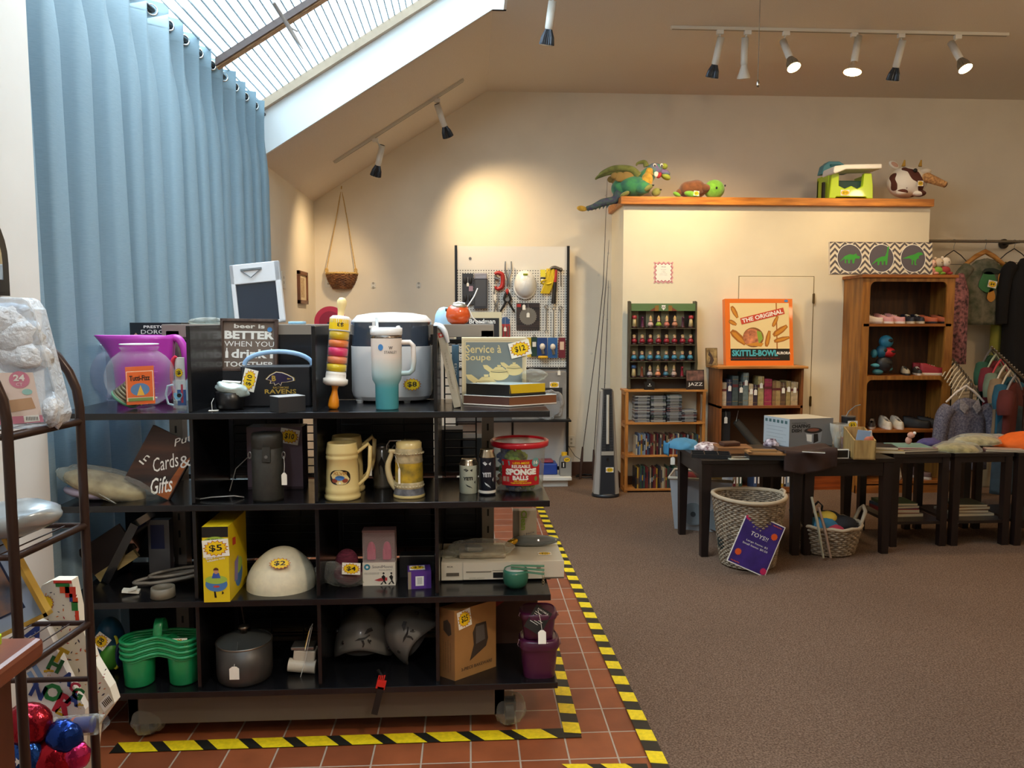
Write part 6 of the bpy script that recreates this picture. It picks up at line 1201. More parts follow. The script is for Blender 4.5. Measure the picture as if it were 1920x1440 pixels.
# white gadget
t,k=put('kitchen_gadget','small white gadget with chrome clip and upright price card','gadget',566,1264,3,.06);b=MB(mat('gadget_white','d8cdb8',.35));b.M=Matrix.Rotation(R(6),4,'Y');b.bx(-.04,.045,-.03,.03,.02,.095);b.cyl((-.055,-.02,.03),(.05,-.02,.03),.026,n=20);obj('body',b,t,bevel=.006);b=MB(chrome);b.bx(-.040,.050,-.033,.032,.097,.110);obj('clip',b,t,bevel=.003)
b=MB(M_CARD);b.box((.028,-.02,.145),(.003,.05,.09),(0,R(14),0));b.use(M_YEL).box((.025,-.022,.143),(.002,.042,.07),(0,R(14),0));b.use(M_STR).tube([(.045,-.035,.19),(.02,-.052,.07),(.0,-.054,.0)],.0012,5);obj('price_card',b,t)
# helmets
hg=mat('helmet_grey','6e6c66',.35,coat=.3);
def helmet(px,py,label,rot,s=1,lift=0):
    t,k=put('bike_helmet',label,'helmet',px,py,3,.2,group='grey helmets on the bottom shelf');t.location.z += lift;t.rotation_euler=rot;r=54*k*s
    b=MB(hg);n=40;rings=[]
    for j in range(15):
        th=(PI/2)*(j/14);ring=[]
        for i in range(n):a=2*PI*i/n;low=-.035*math.cos(2*a)*(1-j/14)**1.5;ring.append((r*math.cos(th)**.8*math.cos(a),r*1.1*math.cos(th)**.8*math.sin(a),.045+low+r*1.28*math.sin(th)))
        rings.append(ring)
    vs=[p for q in rings for p in q];b.add(vs,[(j*n+i,j*n+(i+1) % n,(j+1)*n+(i+1) % n,(j+1)*n+i) for j in range(14) for i in range(n)],True);obj('shell',b,t,solid=.006)
    b=MB(M_INK);
    for (a,z) in ((-2.2,.10),(-1.2,.11),(-.4,.12),(-2.9,.12)):d=Vector((math.cos(a),1.1*math.sin(a),0));th=math.asin(min(.95,(z-.045)/(r*1.28)));p=Vector((r*math.cos(th)**.8*d.x,r*math.cos(th)**.8*d.y,z));b.ell(p,(.009,.009,.009),12,8)
    obj('vent_hole',b,t)
    b=MB(M_INK)
    for pts in ([(-.03,.118),(-.012,.128),(.012,.13),(.03,.138),(.032,.134),(.01,.122),(-.01,.120)],[(.008,.14),(.02,.158),(.038,.160),(.044,.148),(.03,.146),(.02,.142)],[(-.004,.12),(.003,.104),(.0,.092),(.006,.094),(.010,.106),(.006,.12)],[(.02,.12),(.026,.108),(.034,.100),(.030,.112),(.026,.122)]):
        o=[]
        for x,z in pts:th=math.asin(min(.98,max(0,z-.066)/(r*1.28)));q=r*math.cos(th)**.8+.006;a=-PI/2+.1+x/max(.03,q);o.append((q*math.cos(a),q*1.1*math.sin(a),z))
        b.add(o,[tuple(range(len(o)))])
    obj('figure_print',b,t);b=MB(mat('helmet_pad','2c2b2a',.9));b.ell((0,0,.05),(r*.86,r*.95,r*.7),24,8,z0=0);obj('lining',b,t);return t
helmet(676,1250,'light grey helmet with a black riding figure, sitting upright',(0,0,0),1.04)
t=helmet(775,1252,'light grey helmet lying on its side against the divider',(0,R(-52),R(10)),.98,.06);t.location.x += .045
t,k=put('chin_strap','black chin strap with red buckle hanging over the shelf edge','strap',715,1283,3,0);b=MB(M_INK);b.box((-.010,-.038,-.045),(.024,.004,.11),(0,R(14),0));b.tube([(.0,-.01,.0),(.004,.02,.02),(-.02,.06,.03)],.006,6,flat=.4);obj('webbing',b,t);b=MB(mat('buckle_red','d02820',.3));b.box((.003,-.034,.016),(.034,.012,.032),(0,R(14),0));
for i in range(4):b.box((-.006+.007*i,-.034,.040),(.004,.008,.02),(0,R(14),0))
obj('buckle',b,t)
# bakeware carton
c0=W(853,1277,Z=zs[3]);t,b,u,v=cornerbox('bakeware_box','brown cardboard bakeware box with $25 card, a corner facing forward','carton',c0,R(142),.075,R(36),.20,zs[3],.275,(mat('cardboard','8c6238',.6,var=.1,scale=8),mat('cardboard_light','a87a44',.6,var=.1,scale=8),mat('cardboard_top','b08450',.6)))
n1=MB();b.M=Matrix.Rotation(R(36),4,'Z');b.use(mat('cardboard_ink','3c3026',.6));b.flat([(.07,.06),(.15,.10),(.16,.13),(.15,.20),(.10,.20),(.085,.17),(.09,.12)],-.0008);b.use(mat('pan_print','5c5650',.6));b.flat([(.10,.12),(.145,.13),(.14,.19),(.10,.19)],-.0012);b.use(mat('cardboard_ink','3c3026')).text('3-PIECE BAKEWARE',.105,.035,w=.15,h=.013,y=-.001,bold=.01)
b.M=Matrix.Translation((u.x,u.y,0)) @ Matrix.Rotation(R(142-180),4,'Z');b.flat([(.02,.19),(.045,.17),(.06,.18),(.055,.22),(.04,.235),(.02,.225)],-.0008)
for i in range(4):b.text('nonstick bakeware set for home',.018+.012*i,.09,w=.13-.02*(i % 2),h=.004,y=-.0008,ang=R(90))
obj('carton',b,t);sticker(t,.045,.235,-.0015,.062,.07,'$25',ang=R(8),M=Matrix.Rotation(R(36),4,'Z'))
t=thing('spare_carton','dark brown carton with a red corner behind the bakeware box','carton',(XA(985,3.24,1200),3.24,zs[3]));b=MB(mat('carton_umber','4a3024',.6));b.bx(-.13,.05,-.03,.04,0,.26);b.use(mat('carton_red','8a2420',.5)).flat([(-.13,.16),(-.07,.2),(-.10,.26),(-.13,.26)],-.0308);obj('carton',b,t)
# plum containers
pl_=mat('plum_plastic','4a1638',.3,coat=.3)
def cont(label,px,py,w,d,h,z):
    p=W(px,py,Z=zs[3]);t=thing('food_container',label,'food container',(p.x,p.y+d/2,z),group='plum food containers');b=MB(pl_);loft(b,[sup(w*.40,d*.40,0),sup(w*.47,d*.47,h*.75)]);obj('tub',b,t);b=MB(pl_);loft(b,[sup(w*.5,d*.5,h*.74),sup(w*.515,d*.515,h*.80),sup(w*.5,d*.5,h*.93),sup(w*.45,d*.45,h),sup(w*.43,d*.43,h*.97)]);obj('lid',b,t)
    b=MB(mat('latch_clear','a894a4',.3));
    for s in (-1,1):b.tube([(s*w*.51,-.03,h*.95),(s*w*.54,-.02,h*.8),(s*w*.51,.0,h*.7)],.002,5)
    obj('latch',b,t);return t
k=.002;t1=cont('larger plum plastic container at the right end of bottom shelf',1013,1276,.155,.14,.155,zs[3]);t1.location.x=min(t1.location.x,ends[3]-.055);t2=cont('smaller plum plastic container stacked on the larger one',1012,1270,.142,.13,.105,zs[3]+.155);t2.location.x=t1.location.x-.003;t2.location.y=t1.location.y
t=thing('hang_card','black printed card standing tilted on the smaller plum container','card',t2.location+Vector((-.01,-.070,.06)),rot=(R(-14),0,0));b=MB(M_INK);b.M=Matrix.Translation((-.01,0,.0)) @ Matrix.Rotation(R(32),4,'Y');b.bx(-.035,.035,-.001,.001,-.02,.075);b.use(M_WHITE);b.text('PORTABLE',0,.064,w=.045,h=.006,y=-.0016)
for i in range(6):b.bx(-.026,.02-.006*(i % 3),-.0014,-.001,.05-.008*i,.0515-.008*i)
obj('card',b,t);hangtag(t,(.016,-.03,-.01),(.004,-.006,.062),.03,.05)
# ================================================================== right half of the shop
Z0=.006
pine=wood('pine_board','b87c3a','945a24',.45,'z',4);pineh=wood('pine_board_flat','c08440','98602a',.45,'x',4);brn=wood('brown_board','8a5228','6a3a18',.45,'z',4);brnh=wood('brown_board_flat','94592c','6e3f1c',.45,'x',4)
# ---- pine media shelf with disc cases
fy=6.99;cx0,cx1=XA(1172,fy,830),XA(1322,fy,830);by=YP-.005
t=thing('media_shelf','small pine slat shelf full of disc cases beside the tower heater','shelf',((cx0+cx1)/2,fy,Z0));W2=(cx1-cx0)/2;D=by-fy
zt=[ZA(731,fy,1250),ZA(792,fy,1250),ZA(853,fy,1250),ZA(916,fy,1250)]
for s in (-1,1):
    for q in (.0,D-.03):b=MB(pine);b.bx(s*W2-(.0 if s < 0 else .028),s*W2+(.028 if s < 0 else 0),q,q+.03,0,zt[0]-Z0-.018);obj('post',b,t,bevel=.002)
    for z in zt:b=MB(pineh);b.bx(s*W2-(.0 if s < 0 else .024),s*W2+(.024 if s < 0 else 0),.03,D-.03,z-Z0-.05,z-Z0-.02);obj('side_rail',b,t)
for i,z in enumerate(zt):
    b=MB(pineh);b.bx(-W2+.004*(i > 0)-(.012 if i == 0 else 0),W2-.004*(i > 0)+(.012 if i == 0 else 0),-.004,D,z-Z0-.018,z-Z0);obj('shelf_board',b,t,bevel=.002)
rn=random.Random(11)
cdm=[mat('case_'+c,c,.25) for c in ('8c9298','5c6068','3a3e46','a8aaa4','4a5a54','6c4a4c','2c2e34','7a8088')]
_pm={}
def slab(name,dims,m,loc,label,cat,group,rot=(0,0,0),key=None):
    key=key or (name,dims,m.name)
    if key not in _pm:
        b=MB(m);x,y,z=dims;b.bx(-x/2,x/2,0,y,0,z);b.use(mat('case_edge','1c1d20',.4));b.bx(-x/2-.0004,-x/2+x*.08,-.0006,0,0,z) if z > x else b.bx(-x/2,x/2,-.0006,0,0,z*.2)
        b.use(mat('spine_pale','c8c4b8',.5)) if z < x else b.use(dvm[(len(_pm)*5) % 12]);b.bx(-x*.35,x*.4,-.0007,0,z*(.2+.07*(len(_pm) % 6)),z*(.5+.06*(len(_pm) % 7))) if z > x else b.bx(-x*.3,x*.3,-.0007,0,z*.45,z*.7)
        _pm[key]=obj(name,b)
        o=_pm[key]
    else:o=_pm[key].copy();COL.objects.link(o)
    o.location=loc;o.rotation_euler=rot;return tag(o,label,cat,group)
names=['leftmost','second','third','short rightmost']
for si,(px,top) in enumerate(((1205,741),(1235,741),(1265,738),(1293,768))):
    n=int((zt[1]*0+ZA(top,fy,1250)-zt[1])/.0103);
    for j in range(n):slab('disc_case',(.138,.12,.0098),rn.choice(cdm),(XA(px,fy,770)+rn.uniform(-.004,.004),fy+.012+rn.uniform(-.003,.003),zt[1]+.0005+j*.0102),'disc case in the %s stack on the pine media shelf' % names[si],'disc case','stacked disc cases, %s stack' % names[si])
dvm=[mat('dvd_'+c,c,.35) for c in ('2a2c3a','6a2c28','1c1c20','8a7a5c','3a4c6c','b0a890','4c3a2c','5a1c24','2c4a3c','a8842c','7c8c9c','383840')]
for row,(z,x0,x1,hh) in enumerate(((zt[2],1192,1312,.195),(zt[3],1192,1306,.205))):
    x=XA(x0,fy,880);xe=XA(x1,fy,880)
    while x < xe:
        w_=rn.choice((.0145,.0145,.0155));h_=rn.choice((hh,hh-.005,hh-.01,hh*.9));slab('video_case',(w_-.0008,.13,round(h_,3)),rn.choice(dvm),(x+w_/2,fy+.014,z+.0005),['upright film case in the upper row of the pine media shelf','upright film case in the bottom row of the pine media shelf'][row],'film case',['film cases, upper row','film cases, bottom row'][row]);x += w_
# ---- chess piece display
zt0=zt[0];k=7.06/1450;Hc=ZA(566,7.06,1243)-zt0;Wc=63*k
t=thing('chess_display','green topped wooden wall rack of small painted chess busts','display rack',(XA(1243,7.06,650),7.06,zt0));dg=wood('display_wood','4a4a34','3a2a20',.5)
def shz(py):return ZA(py,7.06,1243)-zt0
for s in (-1,1):b=MB(dg);b.prism([(s*Wc-.008,0),(s*Wc+.008,0),(s*Wc+.008+.012*s,Hc*.3),(s*Wc+.008,Hc*.55),(s*Wc+.004,Hc),(s*Wc-.010,Hc+.008),(s*Wc-.008,Hc*.5)],-.01,.09);obj('side_panel',b,t)
b=MB(mat('display_back','3a3028',.6));b.bx(-Wc,Wc,.085,.095,0,Hc*.95)
lt_=mat('check_light','8c8a6c',.6)
for r,(za,zb_) in enumerate(((582,613),(616,644),(648,675),(680,705))):
    for i in range(8):
        if (i+r) % 2 == 0:x=-Wc+.02+i*(2*Wc-.04)/8;b.use(lt_).bx(x,x+(2*Wc-.04)/8,.083,.085,shz(zb_),shz(za))
obj('back_board',b,t)
b=MB(mat('display_green','5c7a4c',.6));b.bx(-Wc,Wc,.0,.085,shz(583),Hc-.015);b.use(mat('display_rust','7a3c2c',.6));y=-.001
b.flat([(-.13,shz(583)),(-.08,shz(583)),(-.08,Hc-.05)],y);b.flat([(.13,shz(583)),(.08,shz(583)),(.08,Hc-.05)],y);b.use(mat('display_ochre','8c6a2c',.6));b.flat([(-.08,shz(583)),(-.045,shz(583)),(-.045,Hc-.03),(-.08,Hc-.035)],y);b.flat([(.045,shz(583)),(.08,shz(583)),(.08,Hc-.035),(.045,Hc-.03)],y);b.use(M_WHITE);b.flat([(-.018,Hc-.03),(-.018,Hc-.055),(0,Hc-.078),(.018,Hc-.055),(.018,Hc-.03)],y);b.use(M_INK).text('W',0,Hc-.05,h=.022,y=y-.001);obj('crest_board',b,t)
for py in (615,646,677,708):b=MB(dg);z=shz(py);b.bx(-Wc,Wc,-.02,.085,z-.008,z);obj('ledge',b,t)
def piece(kind,c):
    b=MB(mat('piece_base','3c1c1c',.4));b.lathe([(0,0),(.019,0),(.019,.008),(.015,.012),(0,.012)],14)
    if kind == 'rook':b.use(mat('piece_cream','d8c088',.4)).lathe([(0,.012),(.017,.012),(.013,.05),(.012,.07)],14);b.use(mat('piece_'+c,c,.4)).lathe([(.016,.066),(.018,.07),(.016,.088),(.006,.09),(0,.09)],14)
    elif kind == 'horse':b.use(mat('piece_'+c,c,.4));chain(b,[((0,0,.012),.012),((0,0,.05),.009),((-.003,-.01,.075),.008),((0,-.02,.068),.004)],8,3)
    else:
        b.use(mat('piece_'+c,c,.4)).lathe([(0,.012),(.019,.014),(.021,.026),(.012,.042),(0,.044)],14);b.use(mat('piece_skin','d8a888',.5)).ell((0,-.002,.053),(.011,.011,.014),12,8)
        b.use(mat('piece_beard','3a2018',.6)).ell((0,-.005,.045),(.009,.008,.007),10,6)
        if kind == 'pawn':b.use(mat('piece_helm','c8a468',.25,.7)).ell((0,0,.060),(.013,.013,.013),12,6,z0=0)
        else:b.use(mat('piece_helm','c8a468')).lathe([(.011,.062),(.012,.066),(.008,.078),(.002,.09),(0,.09)],12)
    return obj('chess_piece',b)
rows=((615,[('rook','9c2c34'),('horse','5a1c3c'),('king','c8a49c'),('king','8ca43c'),('king','b86a5c'),('king','b0785c'),('horse','4a2430'),('rook','9c2c34')]),(646,[('pawn','8c1c2c')]*8),(677,[('pawn','3a7c98')]*8),(708,[('rook','3a5a7c'),('horse','7a3c20'),('king','a8a0a0'),('king','d0845c'),('king','3c6c80'),('king','b0988c'),('horse','8c1c2c')]))
lbl={615:['red roofed tower at the left end','slim dark knight, left one','bust in pale red robe','bust in green robe','crowned bust in rust robe','bust in brown-red robe','slim dark knight, right one','red roofed tower at the right end'],708:['blue roofed tower','brown slim knight','bust in grey robe and tall hat','bust in orange robe','bust in teal robe','bust in beige robe and tall hat','slim red knight beside the disc cover']}
pp_={}
for py,lst in rows:
    for i,kc in enumerate(lst):
        if kc not in pp_:o=piece(*kc);pp_[kc]=o
        else:o=pp_[kc].copy();COL.objects.link(o)
        o.scale=(1.3,1.3,1.28);o.location=(t.location.x-Wc+.042+i*(2*Wc-.084)/7,t.location.y+.025,zt0+shz(py)+.0004)
        if py in lbl:tag(o,'small %s, %s row of the chess rack' % (lbl[py][i],'top' if py == 615 else 'bottom'),'chess piece','chess pieces in the rack')
        else:tag(o,'small helmeted bust in %s robe in the chess rack' % ('dark red' if py == 646 else 'blue'),'chess piece','chess busts, %s row' % ('red' if py == 646 else 'blue'))
p=W(1304,727,Y=7.0);t=thing('album','music disc cover lettered JAZZ leaning on the chess rack','disc cover',(p.x,fy+.01,zt0),rot=(R(-8),0,0));k=7/1450;b=MB(mat('album_dark','241c1a',.3));w,h=17.5*k,38*k;b.bx(-w,w,0,.010,0,h);b.use(mat('album_photo','7a5448',.5,var=.6,scale=20,col2='3a2c2a'));b.bx(-w+.004,w-.004,-.0006,0,h*.45,h-.008);b.use(M_WHITE).text('JAZZ',0,h*.25,w=w*1.6,h=.038,y=-.0012);obj('cover',b,t)
p=W(1218,727,Y=7.0);t=thing('perfume_box','small black flask with a white emblem before the chess rack','flask',(p.x,fy+.03,zt0));b=MB(M_INK);b.bx(-.045,.045,-.02,.02,0,.075);b.bx(-.025,.025,-.015,.015,.075,.10);b.use(M_WHITE).cyl((0,-.0212,.052),(0,-.0205,.052),.006,n=10);b.bx(-.018,.018,-.0208,-.02,.034,.037);obj('flask',b,t,bevel=.003)
# ---- brown bookcase
fy2=6.86;a0,a1=XA(1348,fy2,800),XA(1504,fy2,800);t=thing('bookcase','waist high brown bookcase of tagged old books behind the black table','bookcase',((a0+a1)/2,fy2,Z0));W2=(a1-a0)/2;D=YP-.005-fy2;ztb=ZA(687,fy2-.02,1420)
for s in (-1,1):b=MB(brn);b.bx(s*W2-(.0 if s < 0 else .022),s*W2+(.022 if s < 0 else 0),0,D,0,ztb-Z0-.02);obj('side_panel',b,t)
b=MB(pineh);b.bx(-W2-.03,W2+.03,-.03,D,ztb-Z0-.022,ztb-Z0);obj('top_board',b,t,bevel=.003)
zb1_,zb2_=ZA(761,fy2,1420),ZA(919,fy2,1420)
for z in (zb1_,zb2_):b=MB(brnh);b.bx(-W2,W2,0,D,z-Z0-.022,z-Z0);obj('shelf_board',b,t)
b=MB(mat('bookcase_back','5a3c24',.6));b.bx(-W2,W2,D-.012,D,0,ztb-Z0-.02);obj('back_board',b,t);b=MB(brnh);b.bx(-W2,W2,.01,.03,0,.06);obj('plinth',b,t)
books=[(1352,1362,717,'c4b49a','pale book with maroon band at the left end',0),(1363,1372,712,'30304a','navy book with white flecks',1),(1373,1384,705,'465454','grey-green thick book',0),(1385,1393,716,'343c3c','dark green book',1),(1393,1403,699,'74827f','tallest grey book',1),(1404,1412,720,'d0b890','short cream book',1),(1412,1420,722,'40303a','short dark plum book',1),(1421,1432,706,'b4a068','mottled tan tall book',1),(1433,1447,711,'a43450','thick crimson book',0),(1448,1455,715,'94704a','brown book right of the crimson one',0),(1455,1463,715,'b09460','tan book left of the tagged brown one',0),(1463,1473,718,'6c503a','dark brown tagged book',1),(1474,1482,715,'ac945e','khaki tagged book',1),(1483,1496,717,'c4ac84','pale book with dark label at the right end',1)]
for (x0,x1,ty,c,lb,tg) in books:
    xa,xb=XA(x0,fy2+.03,740),XA(x1,fy2+.03,740);h=ZA(ty,fy2+.03,1420)-zb1_;b=MB(mat('book_'+c,c,.6,var=.3,scale=30));w=xb-xa-.001;b.bx(-w/2,w/2,0,.16,0,h);b.use(mat('book_band','6a2c2c',.5)).bx(-w/2-.0002,w/2+.0002,-.0006,.0,h*.62,h*.72);b.use(mat('gilt','b8964c',.4,.5));b.bx(-w/2,w/2,-.0008,0,h*.88,h*.89);b.bx(-w/2,w/2,-.0008,0,h*.14,h*.15)
    tt=thing('book',lb+' of the upper bookcase shelf','book',((xa+xb)/2,fy2+.03,zb1_+.0004),group='old books on the upper bookcase shelf');obj('cover',b,tt)
    if tg:hangtag(tt,(0,-.008,h*.78),(0,.0,h+.002),.028,.05)
x=-W2+.04;i=0;rn=random.Random(3)
while x < W2-.06:
    w=rn.uniform(.02,.04);h=rn.uniform(.14,.2)
    if not (.30 < (x+W2)/(2*W2) < .42):
        b=MB(rn.choice(dvm));b.bx(-w/2,w/2-.001,0,.15,0,h);b.use(M_WHITE).bx(-w*.2,w*.2,-.0006,0,h*.3,h*.7);o=obj('book',b);o.location=(t.location.x+x+w/2,fy2+.03,zb2_+.0004);tag(o,'book on the bottom bookcase shelf seen under the black table','book','books on the bottom bookcase shelf')
    x += w
bt_=t
t=thing('carry_tube','dark grey cloth tube leaning diagonally inside the brown bookcase','tube',W(1440,850,Y=fy2+.12));q=W(1380,790,Y=fy2+.12)-t.location;b=MB(mat('tube_cloth','4c463c',.9,bump=.3));b.cyl((.1,0,-.16),q,.05,.035,14);obj('tube',b,t);b=MB(M_STR);b.tube([q,q+Vector((.02,0,.10))],.002,5);obj('cord',b,t)
t=thing('garment_bag','black bag with a white tag hanging in the brown bookcase','bag',(XA(1360,fy2+.05,800),fy2+.06,ZA(850,fy2,1360)));b=MB(mat('bag_black','16161a',.7));b.bx(-.04,.05,-.01,.06,0,.38);obj('bag',b,t,bevel=.01);hangtag(t,(0,-.02,.33),(0,-.012,.38),.03,.06)
# on the bookcase
t=thing('board_game_box','big orange bowling game box with flying wooden pins on the bookcase','game box',(XA(1424,7.0,687),6.99,ztb),rot=(R(-7),0,R(0)));k=7.0/1450;w,h=66*k,128*k
og=mat('game_orange','e8741c',.4,coat=.2);b=MB(og);b.bx(-w,w,0,.07,0,h);y=-.0008;b.use(mat('game_cream','ecd49a',.5));x0,x1=-w+.045,w-.035;b.flat([(x0,h*.25),(x1,h*.25),(x1,h-.04),(x0,h-.04)],y);b.use(M_INK).flat([(x0,.045),(x1,.045),(x1,h*.25),(x0,h*.25)],y)
b.use(mat('game_cyan','4ab4c4',.4)).text('SKiTTLE-BOWL',-.045,h*.185,w=w*1.35,h=.058,y=y-.0008,bold=.04);b.use(M_WHITE).text('AURORA',w*.70,h*.185,w=w*.42,h=.026,y=y-.0008,bold=.03);b.use(mat('game_rust','a8382c',.5)).text('THE ACTION GAME OF SWINGING SKILL FOR ALL THE FAMILY',-.05,h*.105,w=w*1.5,h=.010,y=y-.0008)
an=.24;cx_,cz_=w*.10,h*.74
def rr(hw_,hh_):return [(cx_+a*hw_*math.cos(an)-c*hh_*math.sin(an),cz_+a*hw_*math.sin(an)+c*hh_*math.cos(an)) for a,c in ((-1,-1),(1,-1),(1,1),(-1,1))]
pin=mat('game_pin','d08c2c',.5);pind=mat('game_pin_shade','a8641c',.5)
def pinp(px,py,L,wd,a):
    o=[(px+L*u*math.cos(a)-wd*v*math.sin(a),py+L*u*math.sin(a)+wd*v*math.cos(a)) for u,v in ((-1,-.5),(-.6,-.95),(.2,-1),(1,-.5),(1,.5),(.2,1),(-.6,.95),(-1,.5))];b.use(pind).flat(o,y-.0004);o2=[(px+L*.9*u*math.cos(a)-wd*.6*v*math.sin(a),py+L*.9*u*math.sin(a)+wd*.6*v*math.cos(a)) for u,v in ((-1,-.4),(-.5,-.9),(.3,-.9),(1,-.4),(1,.5),(-.6,.8))];b.use(pin).flat(o2,y-.0008)
b.use(pind).flat([(w*.50,h*.25),(w*.535,h*.25),(w*.535,h-.04),(w*.50,h-.04)],y-.0003)
for a in ((-w*.72,h*.80,.06,.022,-1.1),(-w*.78,h*.64,.04,.02,-.5),(-w*.62,h*.42,.09,.035,-.75),(w*.25,h*.40,.075,.022,1.35),(w*.48,h*.66,.055,.018,1.1),(w*.62,h*.52,.08,.028,.6),(w*.66,h*.39,.075,.022,.25)):pinp(*a)
b.use(mat('game_ring','8a5a2c',.5)).flat([(-w*.18+.098*math.cos(a*PI/14),h*.42+.092*math.sin(a*PI/14)) for a in range(28)],y-.001);b.use(mat('game_peach','d88a5c',.5,var=.5,scale=18,col2='8a4a34')).flat([(-w*.22+.083*math.cos(a*PI/14),h*.42+.080*math.sin(a*PI/14)) for a in range(28)],y-.0014);b.use(mat('game_leaf','8aa83c',.5)).flat([(-w*.02,h*.32),(w*.1,h*.40),(w*.05,h*.5),(-w*.08,h*.52)],y-.0018);b.use(pin).flat([(-w*.45,h*.31),(w*.05,h*.28),(w*.12,h*.33),(-w*.1,h*.345)],y-.0018)
b.use(mat('game_red','c8442c',.5)).flat(rr(w*.66,.030),y-.002);b.use(M_WHITE).text('THE ORIGINAL',cx_,cz_,w=w*1.24,h=.040,y=y-.0028,ang=an,bold=.03)
b.use(mat('dot_blue','4a8ccc')).flat([(w-.06+.018*math.cos(a*PI/8),h-.02+.012*math.sin(a*PI/8)) for a in range(16)],y-.001);obj('box',b,t,bevel=.002)
t=thing('small_picture','small dark picture of a leaning figure left of the orange box','picture',(XA(1335,6.98,687),6.98,ztb),rot=(R(-8),0,0));k=6.98/1450;b=MB(mat('gilt_dark','6c5430',.5));w,h=11*k,34*k;b.bx(-w,w,0,.02,0,h);b.use(mat('picture_tan','a08858',.6,var=.5,scale=20,col2='5a4428')).bx(-w+.006,w-.006,-.0008,0,.006,h-.006);b.use(mat('figure_dark','3c2c24',.6)).flat([(-.03,h*.1),(.0,.01),(.02,h*.3),(.0,h*.6),(-.025,h*.85),(-.035,h*.6),(-.01,h*.45)],-.0014);obj('picture',b,t)
# ---- tall pine bookcase of shoes
fy3=6.84;a0,a1=XA(1617,fy3,560),XA(1790,fy3,560);zt3=ZA(521,fy3,1700);t=thing('shoe_cabinet','tall open pine cabinet with shoes on its shelves under the dinosaur board','cabinet',((a0+a1)/2,fy3,Z0));W2=(a1-a0)/2;D=YP-.005-fy3;H=zt3-Z0
sb=wood('shoe_pine','a06a2c','7c4c1c',.45,'z',4);sbh=wood('shoe_pine_flat','9c5c22','7a4216',.45,'x',4)
for s in (-1,1):b=MB(sb);b.bx(s*W2-(.0 if s < 0 else .02),s*W2+(.02 if s < 0 else 0),.02,D,0,H);obj('side_panel',b,t)
b=MB(sbh);b.bx(-W2-.02,W2+.02,-.02,D,H,H+ZA(515,fy3,1700)-zt3);obj('cornice',b,t,bevel=.004)
sw=.072
b=MB(sb);
for s in (-1,1):b.bx(s*W2,s*(W2-sw),0,.022,0,H)
zc1=ZA(528,fy3,1700)-Z0
def arch(z_lo,z_hi):
    xi=W2-sw;r=.05;pts=[(-xi,z_lo)]+[(-xi+r-r*math.cos(a*PI/12),z_lo+r*math.sin(a*PI/12)) for a in range(7)]+[(xi-r+r*math.cos(PI/2-a*PI/12),z_lo+r*math.sin(PI/2-a*PI/12)) for a in range(7)]+[(xi,z_lo),(xi,z_hi),(-xi,z_hi)];return pts
b.prism(arch(zc1-.05,H),0,.022)
szs=[ZA(607,fy3,1700),ZA(705,fy3,1700),ZA(806,fy3,1700),ZA(902,fy3,1700)]
b.prism(arch(szs[1]-Z0-.085,szs[1]-Z0-.0),0,.022);obj('face_frame',b,t)
for z in szs:b=MB(sbh);b.bx(-W2+.02,W2-.02,.0 if z != szs[1] else .022,D-.01,z-Z0-.024,z-Z0);obj('shelf_board',b,t)
b=MB(sbh);b.bx(-W2,W2,-.004,.02,0,ZA(905,fy3,1700)-.03);obj('plinth',b,t)
b=MB(wood('shoe_back','4a2c14','301a0a',.6,'z',5));b.bx(-W2+.02,W2-.02,D-.012,D,0,H);obj('back_board',b,t);SCX=t.location.x
def shoe(px,row,c,sole,label,L=.2,ang=70,s=1.0,hi=.0,dy=.13):
    """low shoe: sole, upper and tongue; toe towards local -y"""
    z=szs[row];tt=thing('shoe',label,'shoe',(XA(px,fy3+dy,650),fy3+dy,z+.0005),rotz=R(ang-90),group=None);w=.036*s;L_=L*s
    def out(v):
        return w*(.55+.45*math.sin(min(1,v*2.2)*PI/2))*(1-.25*max(0,v-.4)) if v < .93 else w*.72
    n=14;b=MB(mat('sole_'+sole,sole,.6));
    def ring(z0,k):
        o=[]
        for i in range(n+1):v=i/n;o.append((out(v)*k*(.3 if i == 0 else 1),-L_/2+L_*v,z0))
        for i in range(n,-1,-1):v=i/n;o.append((-out(v)*k*(.3 if i == 0 else 1),-L_/2+L_*v,z0))
        return o
    loft(b,[ring(0,.95),ring(.004,1.05),ring(.022*s,1.03)]);obj('sole',b,tt)
    b=MB(mat('shoe_'+c,c,.6,bump=.1));rings=[]
    for k_ in range(6):
        u=k_/5;r_=[]
        for (x,y,zz) in ring(0,1):v=(y+L_/2)/L_;top=(.045+hi*.5)*s+(.03+hi)*s*max(0,min(1,(v-.25)*1.9));r_.append((x*math.cos(u*PI/2*.8),y+(.004 if u > 0 else 0)*u,.02*s+top*math.sin(u*PI/2)*(.95)))
        rings.append(r_)
    loft(b,rings,False);obj('upper',b,tt);b=MB(mat('lace_'+sole,sole,.8));
    for i in range(3):y=-L_*.05+i*L_*.09;zz=.02*s+(.045+hi*.5)*s+.03*s*max(0,min(1,((y+L_/2)/L_-.25)*1.9));b.tube([(-w*.45,y,zz-.004),(0,y-.003,zz+.003),(w*.45,y,zz-.004)],.003,5)
    obj('laces',b,tt);return tt
shoe(1634,0,'d8ccc4','b4a49c','cream shoe at the left end of the cabinet top shelf',ang=150,s=.9)
for px,lb in ((1655,'pink sneaker with white sole, left one of the pink pair'),(1676,'pink sneaker with white sole, right one of the pink pair')):shoe(px,0,'c48a8c','e4d8cc',lb,ang=130,s=.9,hi=.01)
for px,lb in ((1700,'dark shoe with cream sole beside the pink pair'),(1718,'dark shoe with cream sole, nearer the copper flats')):shoe(px,0,'24222c','c8bca4',lb,ang=90,s=.95)
